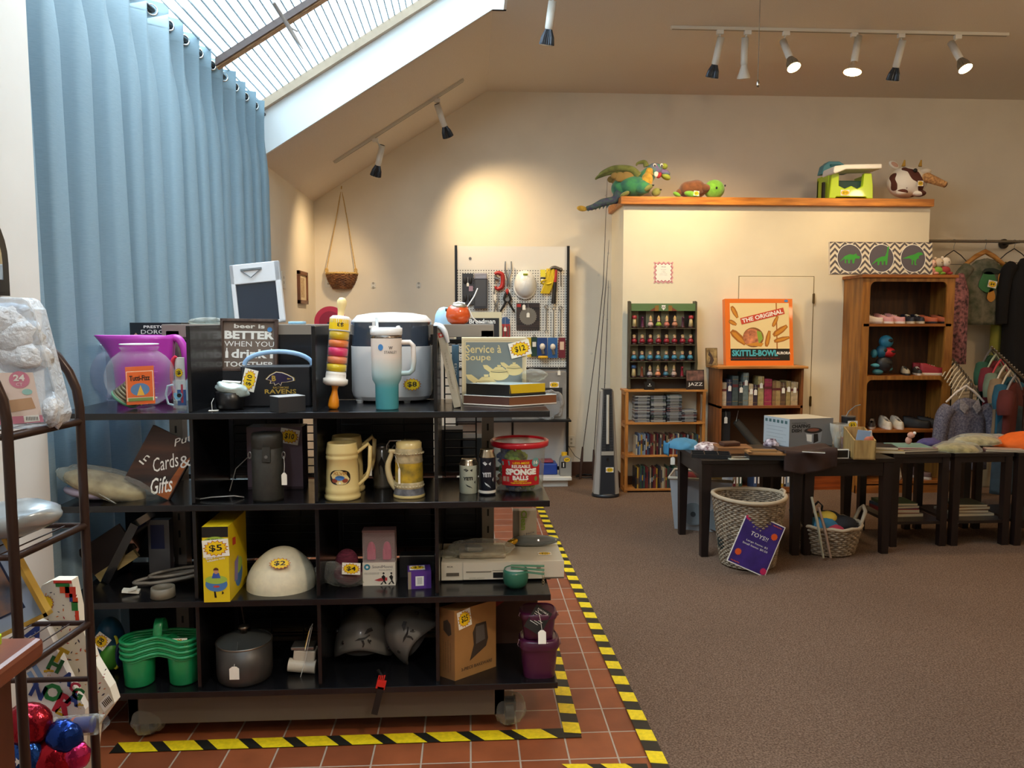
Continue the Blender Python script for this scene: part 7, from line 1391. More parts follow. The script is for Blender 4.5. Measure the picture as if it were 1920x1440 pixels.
for px,lb in ((1738,'shiny copper flat shoe nearer the middle of the top shelf'),(1762,'shiny copper flat shoe in the right corner of the top shelf')):tt=shoe(px,0,'a8502c','1c1618',lb,ang=120,s=.9)
for px,r_,c,so_,lb in ((1700,1,'b0a48c','201c18','patterned black and cream shoe on the second shelf'),(1722,1,'2c2824','c8bcac','dark strappy shoe in the middle of the second shelf')):shoe(px,r_,c,so_,lb,ang=75,s=.85)
for px,dy_,lb in ((1736,.18,'red sneaker at the back right of the second shelf'),(1750,.09,'red sneaker at the front right of the second shelf')):shoe(px,1,'8c1c28','d8ccb8',lb,ang=165,s=1.05,hi=.01,dy=dy_)
shoe(1640,2,'3c3430','b8aca0','dark shoe at the left of the third cabinet shelf',ang=60,s=.95)
for px,lb in ((1666,'black and white sneaker, left one of the third shelf pair'),(1688,'black and white sneaker, right one of the third shelf pair')):shoe(px,2,'d8ccb8','e8dccc',lb,ang=80,s=1.15)
for px,lb in ((1725,'black shoe on the right of the third shelf, left one'),(1752,'black shoe on the right of the third shelf, right one')):shoe(px,2,'121214','1c1c1e',lb,ang=150,s=1.15)
shoe(1692,3,'d8ccb4','e0d4c4','white sneaker on the bottom shelf seen under the end table',ang=60,s=1.1)
shoe(1735,3,'5a3c34','c8bca8','brown shoe on the bottom shelf seen under the end table',ang=120,s=1.1)
# teal folded pads on the second shelf
t=thing('knee_guard_set','teal and red heap of foam guards at the left of second shelf','foam guards',(XA(1655,fy3+.12,700),fy3+.12,szs[1]+.0005));k=6.95/1450
for nm,x,z,c,r_ in (('teal_guard',.02,.31,'2c7c9c',(.065,.05,.06)),('red_guard',.04,.21,'b01c24',(.07,.06,.05)),('teal_guard',-.09,.20,'3a8ca8',(.03,.03,.04)),('blue_guard',-.02,.22,'1f5c78',(.05,.05,.06)),('dark_guard',.01,.10,'1c1e24',(.08,.06,.08)),('teal_guard',-.07,.09,'4a9cb0',(.045,.04,.02)),('teal_guard',.05,.06,'3a8c9c',(.04,.04,.025)),('teal_guard',-.05,.03,'2f6c78',(.05,.05,.028))):b=MB(mat('guard_'+c,c,.5));b.ell((x,0,z),r_,18,10);b.use(M_INK).ell((x+r_[0]*.25,-r_[1]*.8,z+r_[2]*.15),(r_[0]*.5,.012,r_[2]*.3),12,6) if r_[2] > .045 else None;obj(nm,b,t)
# dinosaur board with chevrons
zc_=ZA(515,fy3,1700);yd=fy3-.015;k=yd/1450;x0,x1=XA(1557,yd,500),XA(1749,yd,500);t=thing('canvas_board','grey chevron canvas with three green dinosaurs leaning on the cabinet top','wall art',((x0+x1)/2,yd,zc_),rot=(R(-5),0,0));w=(x1-x0)/2;h=62*k
b=MB(mat('canvas_cream','e4d8c0',.7));b.bx(-w,w,0,.03,0,h);b.use(mat('chevron_grey','5a5458',.7));y=-.0006;per=.092;P2=per/2
cc=[-w*.62+0,0.0+0,w*.62]
nz=int(2*w/P2)+1
for row in range(-2,7):
    for i in range(nz):
        xa=-w+i*P2;xb=min(w,xa+P2);f=(xb-xa)/P2;za=row*.055+(0 if i % 2 == 0 else .05);zb2=row*.055+(.05 if i % 2 == 0 else 0);zb2=za+(zb2-za)*f
        q=[(xa,za),(xb,zb2),(xb,zb2+.026),(xa,za+.026)]
        if max(z for _,z in q) > h or min(z for _,z in q) < 0:
            q=[(x,min(h,max(0,z))) for x,z in q]
            if abs(q[0][1]-q[3][1]) < 1e-5 and abs(q[1][1]-q[2][1]) < 1e-5:continue
        b.flat(q,y)
dn=mat('dino_green','3ca03a',.6)
D1=[(-.085,-.03),(-.04,.015),(0,.03),(.03,.025),(.055,.035),(.06,.02),(.085,.012),(.08,-.005),(.045,-.002),(.035,-.04),(.022,-.04),(.02,-.012),(.005,-.012),(.0,-.04),(-.013,-.04),(-.015,-.01),(-.03,-.012),(-.03,-.038),(-.042,-.038),(-.04,-.002)]
D2=[(-.09,-.055),(-.04,-.005),(0,.012),(.03,.015),(.045,.05),(.05,.085),(.065,.09),(.062,.078),(.058,.05),(.052,.0),(.045,-.05),(.032,-.05),(.03,-.022),(.018,-.022),(.016,-.05),(.004,-.05),(.0,-.022),(-.015,-.025),(-.02,-.052),(-.033,-.052),(-.033,-.02)]
D3=[(-.09,-.002),(-.03,.02),(.01,.03),(.04,.045),(.07,.045),(.085,.03),(.055,.022),(.045,.008),(.05,-.004),(.036,.0),(.025,-.015),(.02,-.04),(.032,-.05),(.012,-.05),(.008,-.015),(.0,-.012),(-.004,-.048),(-.014,-.048),(-.012,-.01),(-.03,.0)]
for c,dd in zip(cc,(D1,D2,D3)):
    r_=.118;b.use(M_WHITE).flat([(c+r_*math.cos(a*PI/20),h*.5+r_*1.08*math.sin(a*PI/20)) for a in range(40)],y-.0006);b.use(mat('disc_grey','5c565e',.7)).flat([(c+r_*.95*math.cos(a*PI/20),h*.5+r_*1.03*math.sin(a*PI/20)) for a in range(40)],y-.0012);b.use(dn).flat([(c+x*1.12,h*.5+z*1.2) for x,z in dd],y-.0018)
obj('canvas',b,t)
# small plush heap on the cabinet top
for px,c1,c2,lb,s in ((1744,'d89484','e0b4a0','small pink plush pig on the cabinet beside the dinosaur board',1),(1757,'7aa03c','c8b49c','small green plush on the cabinet top, middle of the heap',1.1),(1770,'a03c3c','dcd0c0','small plush with white head, right end of the cabinet top',1.15)):
    t=thing('plush_toy',lb,'stuffed toy',(XA(px,fy3+.03,510),fy3+.03,zc_));b=MB(mat('plush_'+c1,c1,.95,bump=.4));b.ell((0,0,.035*s),(.05*s,.04,.036*s));b.ell((.04,-.02,.015),(.03,.02,.015));obj('body',b,t);b=MB(mat('plush_'+c2,c2,.95,bump=.4));b.ell((.01,-.01,.10*s),(.035*s,.03,.038*s));b.ell((-.02,-.0,.135*s),(.014,.01,.014));b.use(M_INK).ell((.018,-.038,.10*s),(.005,.004,.006),8,6);obj('head',b,t)
# low orange-brown chest seen under the tables
p0,p1=XA(1511,7.05,910),XA(1612,7.05,910);t=thing('low_chest','low reddish brown wooden chest on the carpet between the bookcases','chest',((p0+p1)/2,7.02,Z0));w=(p1-p0)/2;b=MB(wood('chest_red','9c4c1c','7a3410',.4,'x',4));b.bx(-w,w,0,.14,.01,.18);obj('body',b,t,bevel=.004);b=MB(_M['chest_red']);b.bx(-w-.01,w+.01,-.01,.15,0,.03);obj('plinth',b,t)
# ---- clothes rails
chm=mat('rail_chrome','8c8478',.25,.9)
yr1=7.55;q=W(1745,452,Y=yr1);zr1=q.z;b=MB(chm);t=thing('clothes_rail','steel clothes rail fixed to the back wall right of the partition','clothes rail',(q.x,yr1,zr1));b.cyl((-.25,0,0),(2.2,0,0),.014,n=10);obj('rail_tube',b,t);q2=W(1912,452,Y=yr1);b=MB(mat('flange_dark','3a3430',.4,.6));b.cyl((q2.x-q.x,.0,0),(q2.x-q.x,.24,0),.016,n=10);b.cyl((q2.x-q.x,.225,0),(q2.x-q.x,.245,0),.05,n=18);obj('wall_bracket',b,t)
def hanger(px,Y,zrod,label,m,w=.21,drop=.13,thick=.004,arc=False,group=None):
    t=thing('hanger',label,'hanger',(XA(px,Y,500),Y,zrod),group=group);b=MB(mat('wire_grey','7c8488'));b.tube([(.016*math.cos(a),0,.0+.018*math.sin(a)) for a in [PI*.9-i*PI/6 for i in range(8)]]+[(0,0,-.05),(0,0,-drop*.55)],.0025,5);obj('hook',b,t)
    b=MB(m);b.tube([(-w,0,-drop-.09),(-w*.45,0,-drop-.0),(0,0,-drop+.05),(w*.45,0,-drop),(w,0,-drop-.09)],[thick,thick*1.3,thick*1.4,thick*1.3,thick],7,flat=1.4);
    if thick < .006:b.tube([(-w,0,-drop-.09),(w,0,-drop-.09)],thick,5)
    obj('arms',b,t);return t
wh=wood('hanger_wood','c08a48','a06a30',.45,'x')
hanger(1787,yr1,zr1,'thin dark wire hanger beside the partition end of the steel rail',mat('hanger_dark','2c2622',.5),.17,.14,.003);hanger(1846,yr1,zr1,'wooden hanger carrying the grey patterned shirt',wh,.215,.15,.014);hanger(1900,yr1,zr1,'thin wire hanger between grey shirt and black coat',mat('hanger_dark',''),.18,.12,.003)
def garment(name,label,cat,px,Y,ztop,w,h,m,sleeves=.0,collar=None,depth=.05,prints=(),flare=.1):
    """hanging garment with shoulders, folds down the body and optional sleeves; front at -y"""
    t=thing(name,label,cat,(XA(px,Y,600),Y,ztop));sd=int(px) % 7
    def fn(u,v):
        a=2*PI*u;x0=w*(.42+.58*min(1,v*7)) if v < .14 else w*(1+flare*v);x=x0*math.copysign(abs(math.cos(a))**.7,math.cos(a));y=depth*(.35+.65*min(1,v*4))*math.sin(a)+.012*math.sin(x*45+sd)*min(1,v*2);z=-h*v-(.05*abs(x)/w if v < .14 else .05*abs(x)/w*0+.05*(abs(x)/w)*(1-min(1,(v-.14)*3)))
        return (x,y,z)
    b=MB(m);b.grid(fn,40,20);obj('body',b,t,solid=.004)
    if sleeves:
        for s in (-1,1):
            b=MB(m);chain(b,[((s*w*.80,0,-.09),.06),((s*w*1.08,-.01,-.16),.062),((s*w*1.22,-.015,-.16-sleeves*.5),.056),((s*w*1.25,-.02,-.16-sleeves),.05)],12,4,flat=1);obj('sleeve',b,t)
    if collar:b=MB(collar);
    if collar:
        for s in (-1,1):b.add([(s*.015,-depth-.012,-.07),(s*w*.42,-depth*.6-.01,-.0),(s*w*.50,-depth-.012,-.09),(s*w*.28,-depth-.018,-.13)],[(0,1,2,3)])
        obj('collar',b,t,solid=.004)
    for nm,pm,pts in prints:b=MB(pm);b.add([(x*w,-depth*1.0-.016-.002*i_,-z*h) for x,z in pts for i_ in (0,)],[tuple(range(len(pts)))]);obj(nm,b,t,solid=.003)
    return t
def blob(cx,cz,rx,rz,n=14,ph=0):return [(cx+rx*(1+.15*math.sin(3*a*2*PI/n+ph))*math.cos(2*PI*a/n),cz+rz*math.sin(2*PI*a/n)) for a in range(n)]
gcm=mat('shirt_grey_print','6f6a5c',.9,var=.6,scale=14,col2='4a5240')
g1=garment('patterned_shirt','grey patterned shirt with green and tan print on the wooden hanger','shirt',1843,yr1-.03,zr1-.17,.225,.66,gcm,.12,None,.05,[('green_print',mat('print_green','3f7a4c',.8),blob(-.05,.36,.42,.16)),('dark_print',mat('print_dark','23302a',.8),blob(.05,.2,.4,.05,ph=1)),('tan_print',mat('print_tan','c88c3c',.8),blob(.12,.56,.18,.10)),('tan_print',_M['print_tan'],blob(.52,.36,.14,.14,ph=2))]);sticker(g1,.02,-.26,-.085,.09,.07,'$4',ang=R(-12))
garment('yellow_blouse','olive yellow top hanging behind the grey patterned shirt','top',1878,yr1+.02,zr1-.2,.10,.98,mat('top_olive','8a8a3a',.9),0)
garment('red_garment','narrow dark red garment hanging left of the black coat','garment',1893,yr1-.0,zr1-.2,.05,1.1,mat('garment_red','8c1c24',.9),0)
garment('black_coat','long black coat at the right edge of the picture','coat',1925,yr1-.1,zr1-.16,.22,1.25,mat('coat_black','0f0e10',.9),.5,None,.10)
# hanging floral bit over the cabinet's right corner
garment('floral_scarf','dark floral scarf hanging between the cabinet and the grey shirt','scarf',1797,yr1-.12,zr1-.32,.085,.9,mat('scarf_floral','3c2c34',.9,var=.8,scale=30,col2='b87c84'),0)
# slanted rack with many hangers and garments, lower right
yr2=6.35;qa,qb=W(1858,650,Y=6.75),W(1925,712,Y=6.1)
t=thing('waterfall_rack','chrome slanting arm rack holding garments in the lower right','clothes rack',(qb.x,qb.y,Z0));b=MB(chm);b.cyl((0,0,0),(0,0,qb.z-Z0),.016,n=10);b.lathe([(0,0),(.20,0),(.20,.02),(0,.03)],24);obj('stand',b,t)
arm=qa-t.location;b=MB(chm);b.tube([(0,0,qb.z-Z0-.01),tuple(arm)],.010,8)
for i in range(14):q=Vector((0,0,qb.z-Z0)).lerp(arm,(i+.5)/14);b.ell(tuple(q+Vector((0,0,.010))),(.007,.007,.009),8,6)
obj('studded_arm',b,t)
gl=[('dark green','24503c','rack_green'),('wine red','6c1c28',''),('sage green','6c7c68',''),('tan and rust','8c7458',''),('teal blue','1f5468',''),('brown red','5c2420','')]
for i,(nm,c,_) in enumerate(gl):
    q=W(1858+i*9,655+i*10,Y=6.7-.1*i);th=hanger(1858+i*9,6.7-.1*i,q.z,'%s hanger of the slanting rack, holding the %s garment' % (['grey','pale green','red','white','ivory','silver'][i],nm),mat('hanger_c%d' % i,['5c5c60','a4b49c','c04450','d8d0c4','c8bca8','8c8c90'][i],.4),.19,.05,.006,group='hangers on the slanting rack');th.location.x=q.x-.0;th.rotation_euler=(0,0,R(35))
    g=garment('garment',nm+' garment hanging on the slanting rack in the lower right','garment',1858+i*9,6.7-.1*i,q.z-.05,.19,.62,mat('garment_'+c,c,.9,var=.2,scale=8),.1,None,.03);g.location.x=q.x;g.rotation_euler=(0,0,R(35));g['group']='garments on the slanting rack'
# speckled grey shirt on its own hanger row
yr3=6.45;q=W(1822,718,Y=yr3);t=thing('straight_rack','low chrome rail crowded with white hangers behind the grey blouse','clothes rack',(q.x,yr3,Z0));e=W(1785,672,Y=6.95)-t.location;b=MB(chm);b.tube([(0.0,0,q.z-Z0),tuple(e)],.010,8);b.cyl((e.x,e.y,0),tuple(e),.012,n=8);b.cyl((0,0,.0),(0,0,q.z-Z0),.012,n=8);obj('rail',b,t)
for i in range(8):
    u=i/7;p=Vector((0,0,q.z-Z0)).lerp(e,.06+.85*u)+t.location;th=hanger(1800,6.5,p.z,'white or pale hanger crowded on the low rail behind the grey blouse',mat('hanger_pale','c8baa0',.4),.17,.05,.005,group='pale hangers crowded on the low rail');th.location=p;th.rotation_euler=(0,0,R(28))
gb=garment('blouse','grey speckled blouse with wide collar on a white hanger','blouse',1819,yr3-.08,q.z-.12,.19,.62,mat('blouse_grey','6e6a72',.9,var=.7,scale=70,col2='4c4a5a'),.34,mat('blouse_collar','8c8688',.9,var=.4,scale=60),.05)
hanger(1822,yr3-.06,q.z-.02,'white plastic hanger carrying the grey speckled blouse',mat('hanger_white','d8cfc8',.4),.17,.05,.006)
garment('denim_garment','blue-grey denim garment hanging at the right edge of picture','garment',1915,6.2,ZA(760,6.2,1900),.17,.75,mat('denim_dark','34444c',.9,var=.2,scale=20),0)
garment('pale_trousers','pale folded trousers hanging below the blouse behind the end tables','trousers',1860,6.7,ZA(850,6.7,1860),.07,.3,mat('trouser_pale','a89c84',.9),0)
# ---- tables
blk=wood('espresso_wood','1a100e','0f0908',.4,'x',3,coat=.15);blkv=wood('espresso_leg','1e1210','110a09',.4,'z',3)
def table(label,fl,fr,yb,zt_,leg=.06,thick=.03,apron=.09,low=None,taper=.7,over=0.0):
    """four legged table: fl, fr front corners on the floor, yb how deep"""
    cx,cy=(fl.x+fr.x)/2,fl.y;t=thing('side_table',label,'table',(cx,cy,Z0));w=abs(fr.x-fl.x)/2;h=zt_-Z0
    b=MB(blk);b.bx(-w-over,w+over,-over,yb+over,h-thick,h);obj('tabletop',b,t,bevel=.003);b=MB(blk);b.bx(-w+.02,w-.02,.012,.03,h-thick-apron,h-thick);b.bx(-w+.02,w-.02,yb-.03,yb-.012,h-thick-apron,h-thick);b.bx(-w+.012,-w+.03,.02,yb-.02,h-thick-apron,h-thick);b.bx(w-.03,w-.012,.02,yb-.02,h-thick-apron,h-thick);obj('apron',b,t)
    for s in (-1,1):
        for y in (.005,yb-.005-leg):
            x=s*(w-leg/2-.004);b=MB(blkv);l2=leg/2;q=l2*taper;yc=y+l2;b.add([(x-q,yc-q,0),(x+q,yc-q,0),(x+q,yc+q,0),(x-q,yc+q,0),(x-l2,yc-l2,h-thick),(x+l2,yc-l2,h-thick),(x+l2,yc+l2,h-thick),(x-l2,yc+l2,h-thick)],[(3,2,1,0),(4,5,6,7),(0,1,5,4),(1,2,6,5),(2,3,7,6),(3,0,4,7)]);obj('leg',b,t)
    if low:b=MB(blk);b.bx(-w+.01,w-.01,.01,yb-.01,low-.02,low);obj('lower_shelf',b,t)
    return t
fl=W(1312,1046,Z=Z0);fm=W(1508,1046,Z=Z0);frr=W(1682,1046,Z=Z0);TZ=ZA(861,fl.y,1500);TY=fl.y;TD=.62
TA=table('long black table on the left, wicker basket in front of its legs',fl,fm,TD,TZ,.068);TB=table('black table joined to the right end of the longer black table',Vector((fm.x+.004,fl.y,0)),frr,TD,TZ,.068)
e0=W(1694,1026,Z=Z0);e1=W(1762,1026,Z=Z0);f0=W(1798,1024,Z=Z0);f1=W(1896,1024,Z=Z0);EZ=ZA(850,e0.y,1800);LZ2=ZA(978,e0.y,1750)-Z0
TC=table('dark end table with lower shelf of books, next to black table',e0-Vector((.10,0,0)),e1+Vector((.06,0,0)),.5,EZ,.05,.028,.04,LZ2,.95,.0);TDd=table('dark end table with lower shelf of books below the orange cloth',f0-Vector((.06,0,0)),f1,.5,EZ,.05,.028,.04,LZ2,.95);TE=table('dark end table cut off by the right edge of the picture',f1+Vector((.02,0,0)),f1+Vector((.45,0,0)),.5,EZ,.05,.028,.04,LZ2,.95)
def on(px,py,z,dy=0):p=W(px,py,Z=z);p.y += dy;return p
def stackb(loc,items,grp,where):
    z=loc[2]+.0005
    for i,(w,d,h,c,a,nm) in enumerate(items):
        b=MB(mat('bk_'+c,c,.5));b.bx(-w/2,w/2,-d/2,d/2,0,h);b.use(mat('page_edge','c8bca0',.7)).bx(-w/2+.003,w/2+.0006,-d/2-.0006,d/2,h*.15,h*.85);o=obj('book',b);o.location=(loc[0],loc[1],z);o.rotation_euler=(0,0,R(a));tag(o,'%s %s' % (nm,where),'book',grp);z += h+.0004
    return z
stackb((e0.x+.06,e0.y+.25,Z0+LZ2),[(.30,.24,.025,'8c7c64',2,'pale bottom book'),(.26,.22,.03,'8c1c2c',-3,'red book'),(.26,.2,.02,'34506c',4,'blue book'),(.24,.2,.02,'44583c',-2,'green top book')],'books under the end table','lying on the lower shelf of the nearer end table')
stackb(((f0.x+f1.x)/2,e0.y+.25,Z0+LZ2),[(.30,.24,.018,'a09888',2,'wide pale bottom book'),(.24,.2,.022,'5c3c24',-3,'brown book'),(.26,.2,.022,'7c4c24',4,'rust book'),(.22,.2,.018,'4c4c38',-2,'dark olive top book')],'books under the farther end table','on the lower shelf below the orange cloth')
# chafing dish box
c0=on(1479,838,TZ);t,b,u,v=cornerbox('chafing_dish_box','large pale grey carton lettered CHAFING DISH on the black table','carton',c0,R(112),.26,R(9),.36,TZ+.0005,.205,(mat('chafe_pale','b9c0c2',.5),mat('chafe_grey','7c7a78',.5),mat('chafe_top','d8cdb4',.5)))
b.M=Matrix.Rotation(R(9),4,'Z');b.use(M_INK);b.text('CHAFING',.095,.150,w=.15,h=.026,y=-.0012,bold=.04);b.text('DISH',.06,.118,w=.08,h=.026,y=-.0012,bold=.04);b.text('STAINLESS STEEL',.08,.173,w=.12,h=.009,y=-.0012);st_=mat('chafe_steel','9c9c9c',.5);b.use(st_);b.flat([(.13,.105),(.27,.115),(.26,.03),(.20,.012),(.15,.03)],-.001);b.use(mat('chafe_dark','2c2826',.5));b.flat([(.12+.075+.075*math.cos(a*PI/10),.115+.022*math.sin(a*PI/10)) for a in range(20)],-.0016);b.flat([(.20,.02),(.24,.035),(.235,.09),(.20,.09)],-.0016);b.use(mat('chafe_food','8c5440',.6));b.flat([(.195+.05*math.cos(a*PI/10),.120+.012*math.sin(a*PI/10)) for a in range(20)],-.002);b.use(M_WHITE).flat([(.145,.04),(.185,.03),(.185,.085),(.14,.09)],-.0018)
b.M=Matrix.Translation((u.x,u.y,0)) @ Matrix.Rotation(R(112-180),4,'Z');b.use(mat('chafe_teal','4c6c6c',.5))
for i in range(6):b.flat([(.015+.04*i,.165),(.04+.04*i,.165),(.04+.04*i,.188),(.015+.04*i,.188)],-.001)
b.use(mat('chafe_line','8c9498',.5))
for i in range(5):b.bx(.03,.23-.03*(i % 2),-.001,0,.03+.026*i,.032+.026*i)
obj('carton',b,t)
# goods on the black tables
def cloth(name,label,cat,loc,rx,ry,h,m,seed=1,rz=0):
    t=thing(name,label,cat,loc,rotz=rz);b=MB(m);b.ell((0,0,0),(rx,ry,h),36,12,z0=0,f=crumple(0,0,9,seed,.5));obj('fabric',b,t);return t
t=cloth('blue_garment','light blue folded garment at the left end of the black table','garment',on(1288,842,TZ,.10),.11,.13,.06,mat('cloth_sky','4c86a4',.85,bump=.3),3);b=MB(mat('cloth_sky_dark','3a7ca0',.85));b.grid(lambda a,c:(-.12-.004*c+.01*math.sin(a*9),-.05+.16*a,.03-.09*c),8,5);obj('hanging_edge',b,t,solid=.006);hangtag(t,(-.10,-.09,-.06),(-.09,-.06,.02),.032,.055)
cloth('patterned_cloth','red and white patterned cloth between blue garment and brown case','cloth',on(1335,846,TZ,.1),.10,.10,.045,mat('cloth_pattern','d8ccc8',.8,var=.9,scale=26,col2='5a1c2c'),5)
t=thing('brown_case','flat brown wooden case on the black table','case',on(1382,852,TZ,.10),rotz=R(-6));b=MB(wood('case_brown','8c5c34','6c4424',.5,'x'));b.bx(-.12,.12,-.09,.09,0,.045);obj('case',b,t,bevel=.004);b=MB(mat('wallet_brown','4a2c20',.5));b.box((-.02,.0,.06),(.13,.08,.028),(0,0,.3));obj('wallet',b,t,bevel=.008)
t=thing('compartment_tray','black tray with open compartments at the table front edge','tray',on(1340,860,TZ,.09),rotz=R(-14));b=MB(mat('tray_black','1c1e20',.4));b.bx(-.13,.13,-.08,.08,0,.008);
for x in (-.13,-.045,.045,.125):b.bx(x,x+.006,-.08,.08,.008,.025)
for y in (-.08,-.003,.075):b.bx(-.13,.13,y,y+.006,.008,.025)
obj('tray',b,t)
t=thing('white_tray','flat pale oval-cut mat beside the black compartment tray','mat',on(1395,863,TZ,.06));b=MB(mat('mat_pale','a8a898',.5));b.bx(-.09,.09,-.05,.05,0,.006);b.use(mat('tray_black','')).lathe([(0,.0065),(.06,.0065)],24,sy=.5);obj('mat',b,t)
t=thing('empty_picture','light wooden frame lying on black boxes at the table front','frame',on(1443,864,TZ,.09),rotz=R(-8));b=MB(mat('tray_black',''));b.bx(-.115,.115,-.07,.08,0,.035);obj('box',b,t);b=MB(wood('frame_light','a87c4c','8c6034',.5,'x'));
for q in ((-.12,.12,-.08,-.055),(-.12,.12,.06,.085),(-.12,-.095,-.08,.085),(.095,.12,-.08,.085)):b.bx(q[0],q[1],q[2],q[3],.035,.05)
obj('frame',b,t)
cloth('scarf','small white and plum crumpled scarf beside the chafing dish box','scarf',on(1452,838,TZ,.06),.05,.05,.05,mat('scarf_plum','c8bcc4',.8,var=.9,scale=30,col2='3c1c30'),9)
t=thing('brown_jacket','dark brown folded jacket draped over the front edge of table','jacket',on(1512,862,TZ,.0));b=MB(mat('jacket_brown','38231c',.85,var=.25,scale=12,bump=.3))
def jk(u,v):
    x=-.16+.36*u;
    if v < .55:y=.20-.22*(v/.55);z=.058-.012*math.sin(u*5)+.006*math.sin(v*14)
    else:w_=(v-.55)/.45;y=-.02-.012*math.sin(u*12)*w_;z=.055-.15*w_*(1-.5*abs(u-.35))
    return (x,y,z)
b.grid(jk,24,24);obj('jacket',b,t,solid=.014)
b=MB(mat('jacket_dark','1c1614',.85));b.bx(-.14,.18,.0,.19,0,.045);obj('folded_layers',b,t,bevel=.015)
t=thing('black_card','black card with a white edge lying before the chafing dish box','card',on(1528,850,TZ+.06,.02),rotz=R(-25));t.location.z=TZ+.066;b=MB(M_INK);b.bx(-.07,.07,-.03,.03,0,.003);b.use(M_WHITE).bx(-.07,.07,-.034,-.03,0,.004);obj('card',b,t)
t=thing('photo_frame','small white rimmed black frame standing at the table front edge','photo frame',on(1580,861,TZ,.03));b=MB(M_WHITE);b.bx(-.055,.055,-.004,.006,0,.062);b.use(M_INK).bx(-.049,.049,-.0046,-.004,.006,.056);obj('frame',b,t);b=MB(M_INK);b.bx(-.02,.12,.03,.12,0,.045);obj('box_behind',b,t)
t=thing('slanted_box','slant-cut light wooden box holding a card and pouch','box',on(1621,862,TZ,.0),rotz=R(-10));kb=TY/1450;b=MB(wood('magazine_wood','b09058','947444',.5,'z'));b.bx(-.07,.07,0,.01,0,.13);b.bx(-.07,.07,.23,.24,0,.19);b.bx(-.07,.07,0,.24,0,.008)
for s in (-1,1):b.M=Matrix.Translation((s*.066,0,0)) @ Matrix.Rotation(PI/2,4,'Z');b.prism([(0,0),(.24,0),(.24,.19),(0,.13)],-.004,.004);b.M=Matrix()
obj('box',b,t);b=MB(mat('card_pale_blue','9cb4d0',.4));b.box((-.005,.03,.15),(.085,.004,.09),(.2,.1,0));b.use(M_WHITE).box((.02,.035,.155),(.07,.003,.07),(.2,-.2,0));obj('card',b,t);b=MB(mat('tissue_orange','d87c5c',.7));b.ell((.03,.1,.13),(.05,.08,.04),20,8,f=crumple(0,0,6,4,.4));obj('tissue',b,t)
t=thing('snack_tin','black tin with a yellow price card and bent wire behind wooden box','tin',on(1604,835,TZ,.12));b=MB(mat('tin_black','1c1c20',.4));b.cyl((0,0,0),(0,0,.20),.05,n=24);b.use(mat('tin_rim','8c8c88',.3,.7)).cyl((0,0,.20),(0,0,.207),.051,n=24);obj('tin',b,t);sticker(t,.005,.145,-.056,.075,.06,'$5');b=MB(mat('wire_grey',''));b.tube([(-.02,0,.2),(.0,0,.24),(.05,0,.28),(.09,0,.29)],.004,6);obj('wire',b,t)
for px,c,lb in ((1583,'b4a48c','small clear jar with pale filling beside the wooden box'),(1592,'b05c48','small jar with red filling against the wooden box')):
    t=thing('jar',lb,'jar',on(px,848,TZ,.1));b=MB(clear('jar_glass','e8e8e0',.2));b.lathe([(0,0),(.022,0),(.022,.10),(.016,.12),(.018,.13)],18);obj('glass',b,t);b=MB(mat('fill_'+c,c,.7,bump=.5));b.cyl((0,0,.004),(0,0,.09),.019,n=14);obj('filling',b,t)
t=thing('glass_dish','clear glass bowl behind the chafing dish box','bowl',(XA(1573,TY+.5,800),TY+.5,TZ+.0005));b=MB(clear('jar_glass',''));b.lathe([(0,0),(.03,0),(.06,.12),(.062,.17),(.058,.17)],24);obj('glass',b,t)
# end table goods
EZ0=EZ+.0005
stackb((on(1668,852,EZ).x,e0.y+.12,EZ0),[(.28,.2,.02,'a08c5c',-14,'tan bottom book'),(.2,.16,.022,'241c1c',-14,'black box-like book with cream lettering')],'books on the nearer end table','at the left of the nearer end table')
tl_m=mat('toy_grey','8c8078',.5)
t=thing('toy_figure','small pink and white toy figure standing on the black book','toy',(on(1678,838,EZ).x,e0.y+.12,EZ0+.044));b=MB(mat('toy_pinkish','d09a84',.5));b.ell((0,0,.03),(.022,.018,.028));b.ell((.012,-.01,.07),(.026,.022,.022));b.use(M_WHITE).ell((.03,-.02,.085),(.012,.01,.012));obj('figure',b,t)
stackb((on(1727,850,EZ).x,e0.y+.18,EZ0),[(.30,.24,.016,'3c2c30',8,'dark magazine'),(.30,.24,.008,'7c4450',5,'plum and gold magazine'),(.26,.2,.006,'7a9c90',-6,'pale teal top magazine')],'magazines on the nearer end table','in the low pile on the nearer end table')
for px,py,rx,c,lb,sd in ((1800,846,.16,'a89c6c','crumpled clear bag of beige goods on the end table, the lower one',2),(1830,838,.18,'b0a478','large crumpled clear bag of beige goods beside the orange cloth',6)):
    t=thing('plastic_bag',lb,'bag',on(px,py,EZ,.12));t.location.z=EZ0+(.0 if sd == 2 else .03);t.location.y=e0.y+(.12 if sd == 2 else .26);b=MB(mat('beige_'+c,c,.6,var=.6,scale=18,col2='7c7448',bump=.5));b.ell((0,0,0),(rx*.9,.10,.05),26,10,z0=0,f=crumple(0,0,9,sd,.3));obj('contents',b,t);b=MB(m_film);b.ell((0,0,0),(rx,.12,.065),30,10,z0=0,f=crumple(0,0,9,sd+1,.5));obj('film',b,t)
t=thing('picture_book','thin patterned book lying at the back of the end tables','book',(on(1790,818,EZ).x,e0.y+.42,EZ0),rotz=R(6));b=MB(mat('book_silver','b0b4b4',.4,var=.6,scale=30));b.bx(-.17,.17,-.06,.05,.05,.062);b.use(mat('book_dark_edge','3a2c30',.5)).bx(-.16,.17,-.06,.05,.0,.05);obj('book',b,t)
cloth('purple_cloth','small purple cloth between magazines and plastic bags','cloth',(on(1763,840,EZ).x,e0.y+.36,EZ0),.09,.06,.05,mat('cloth_purple','4c4474',.85),4)
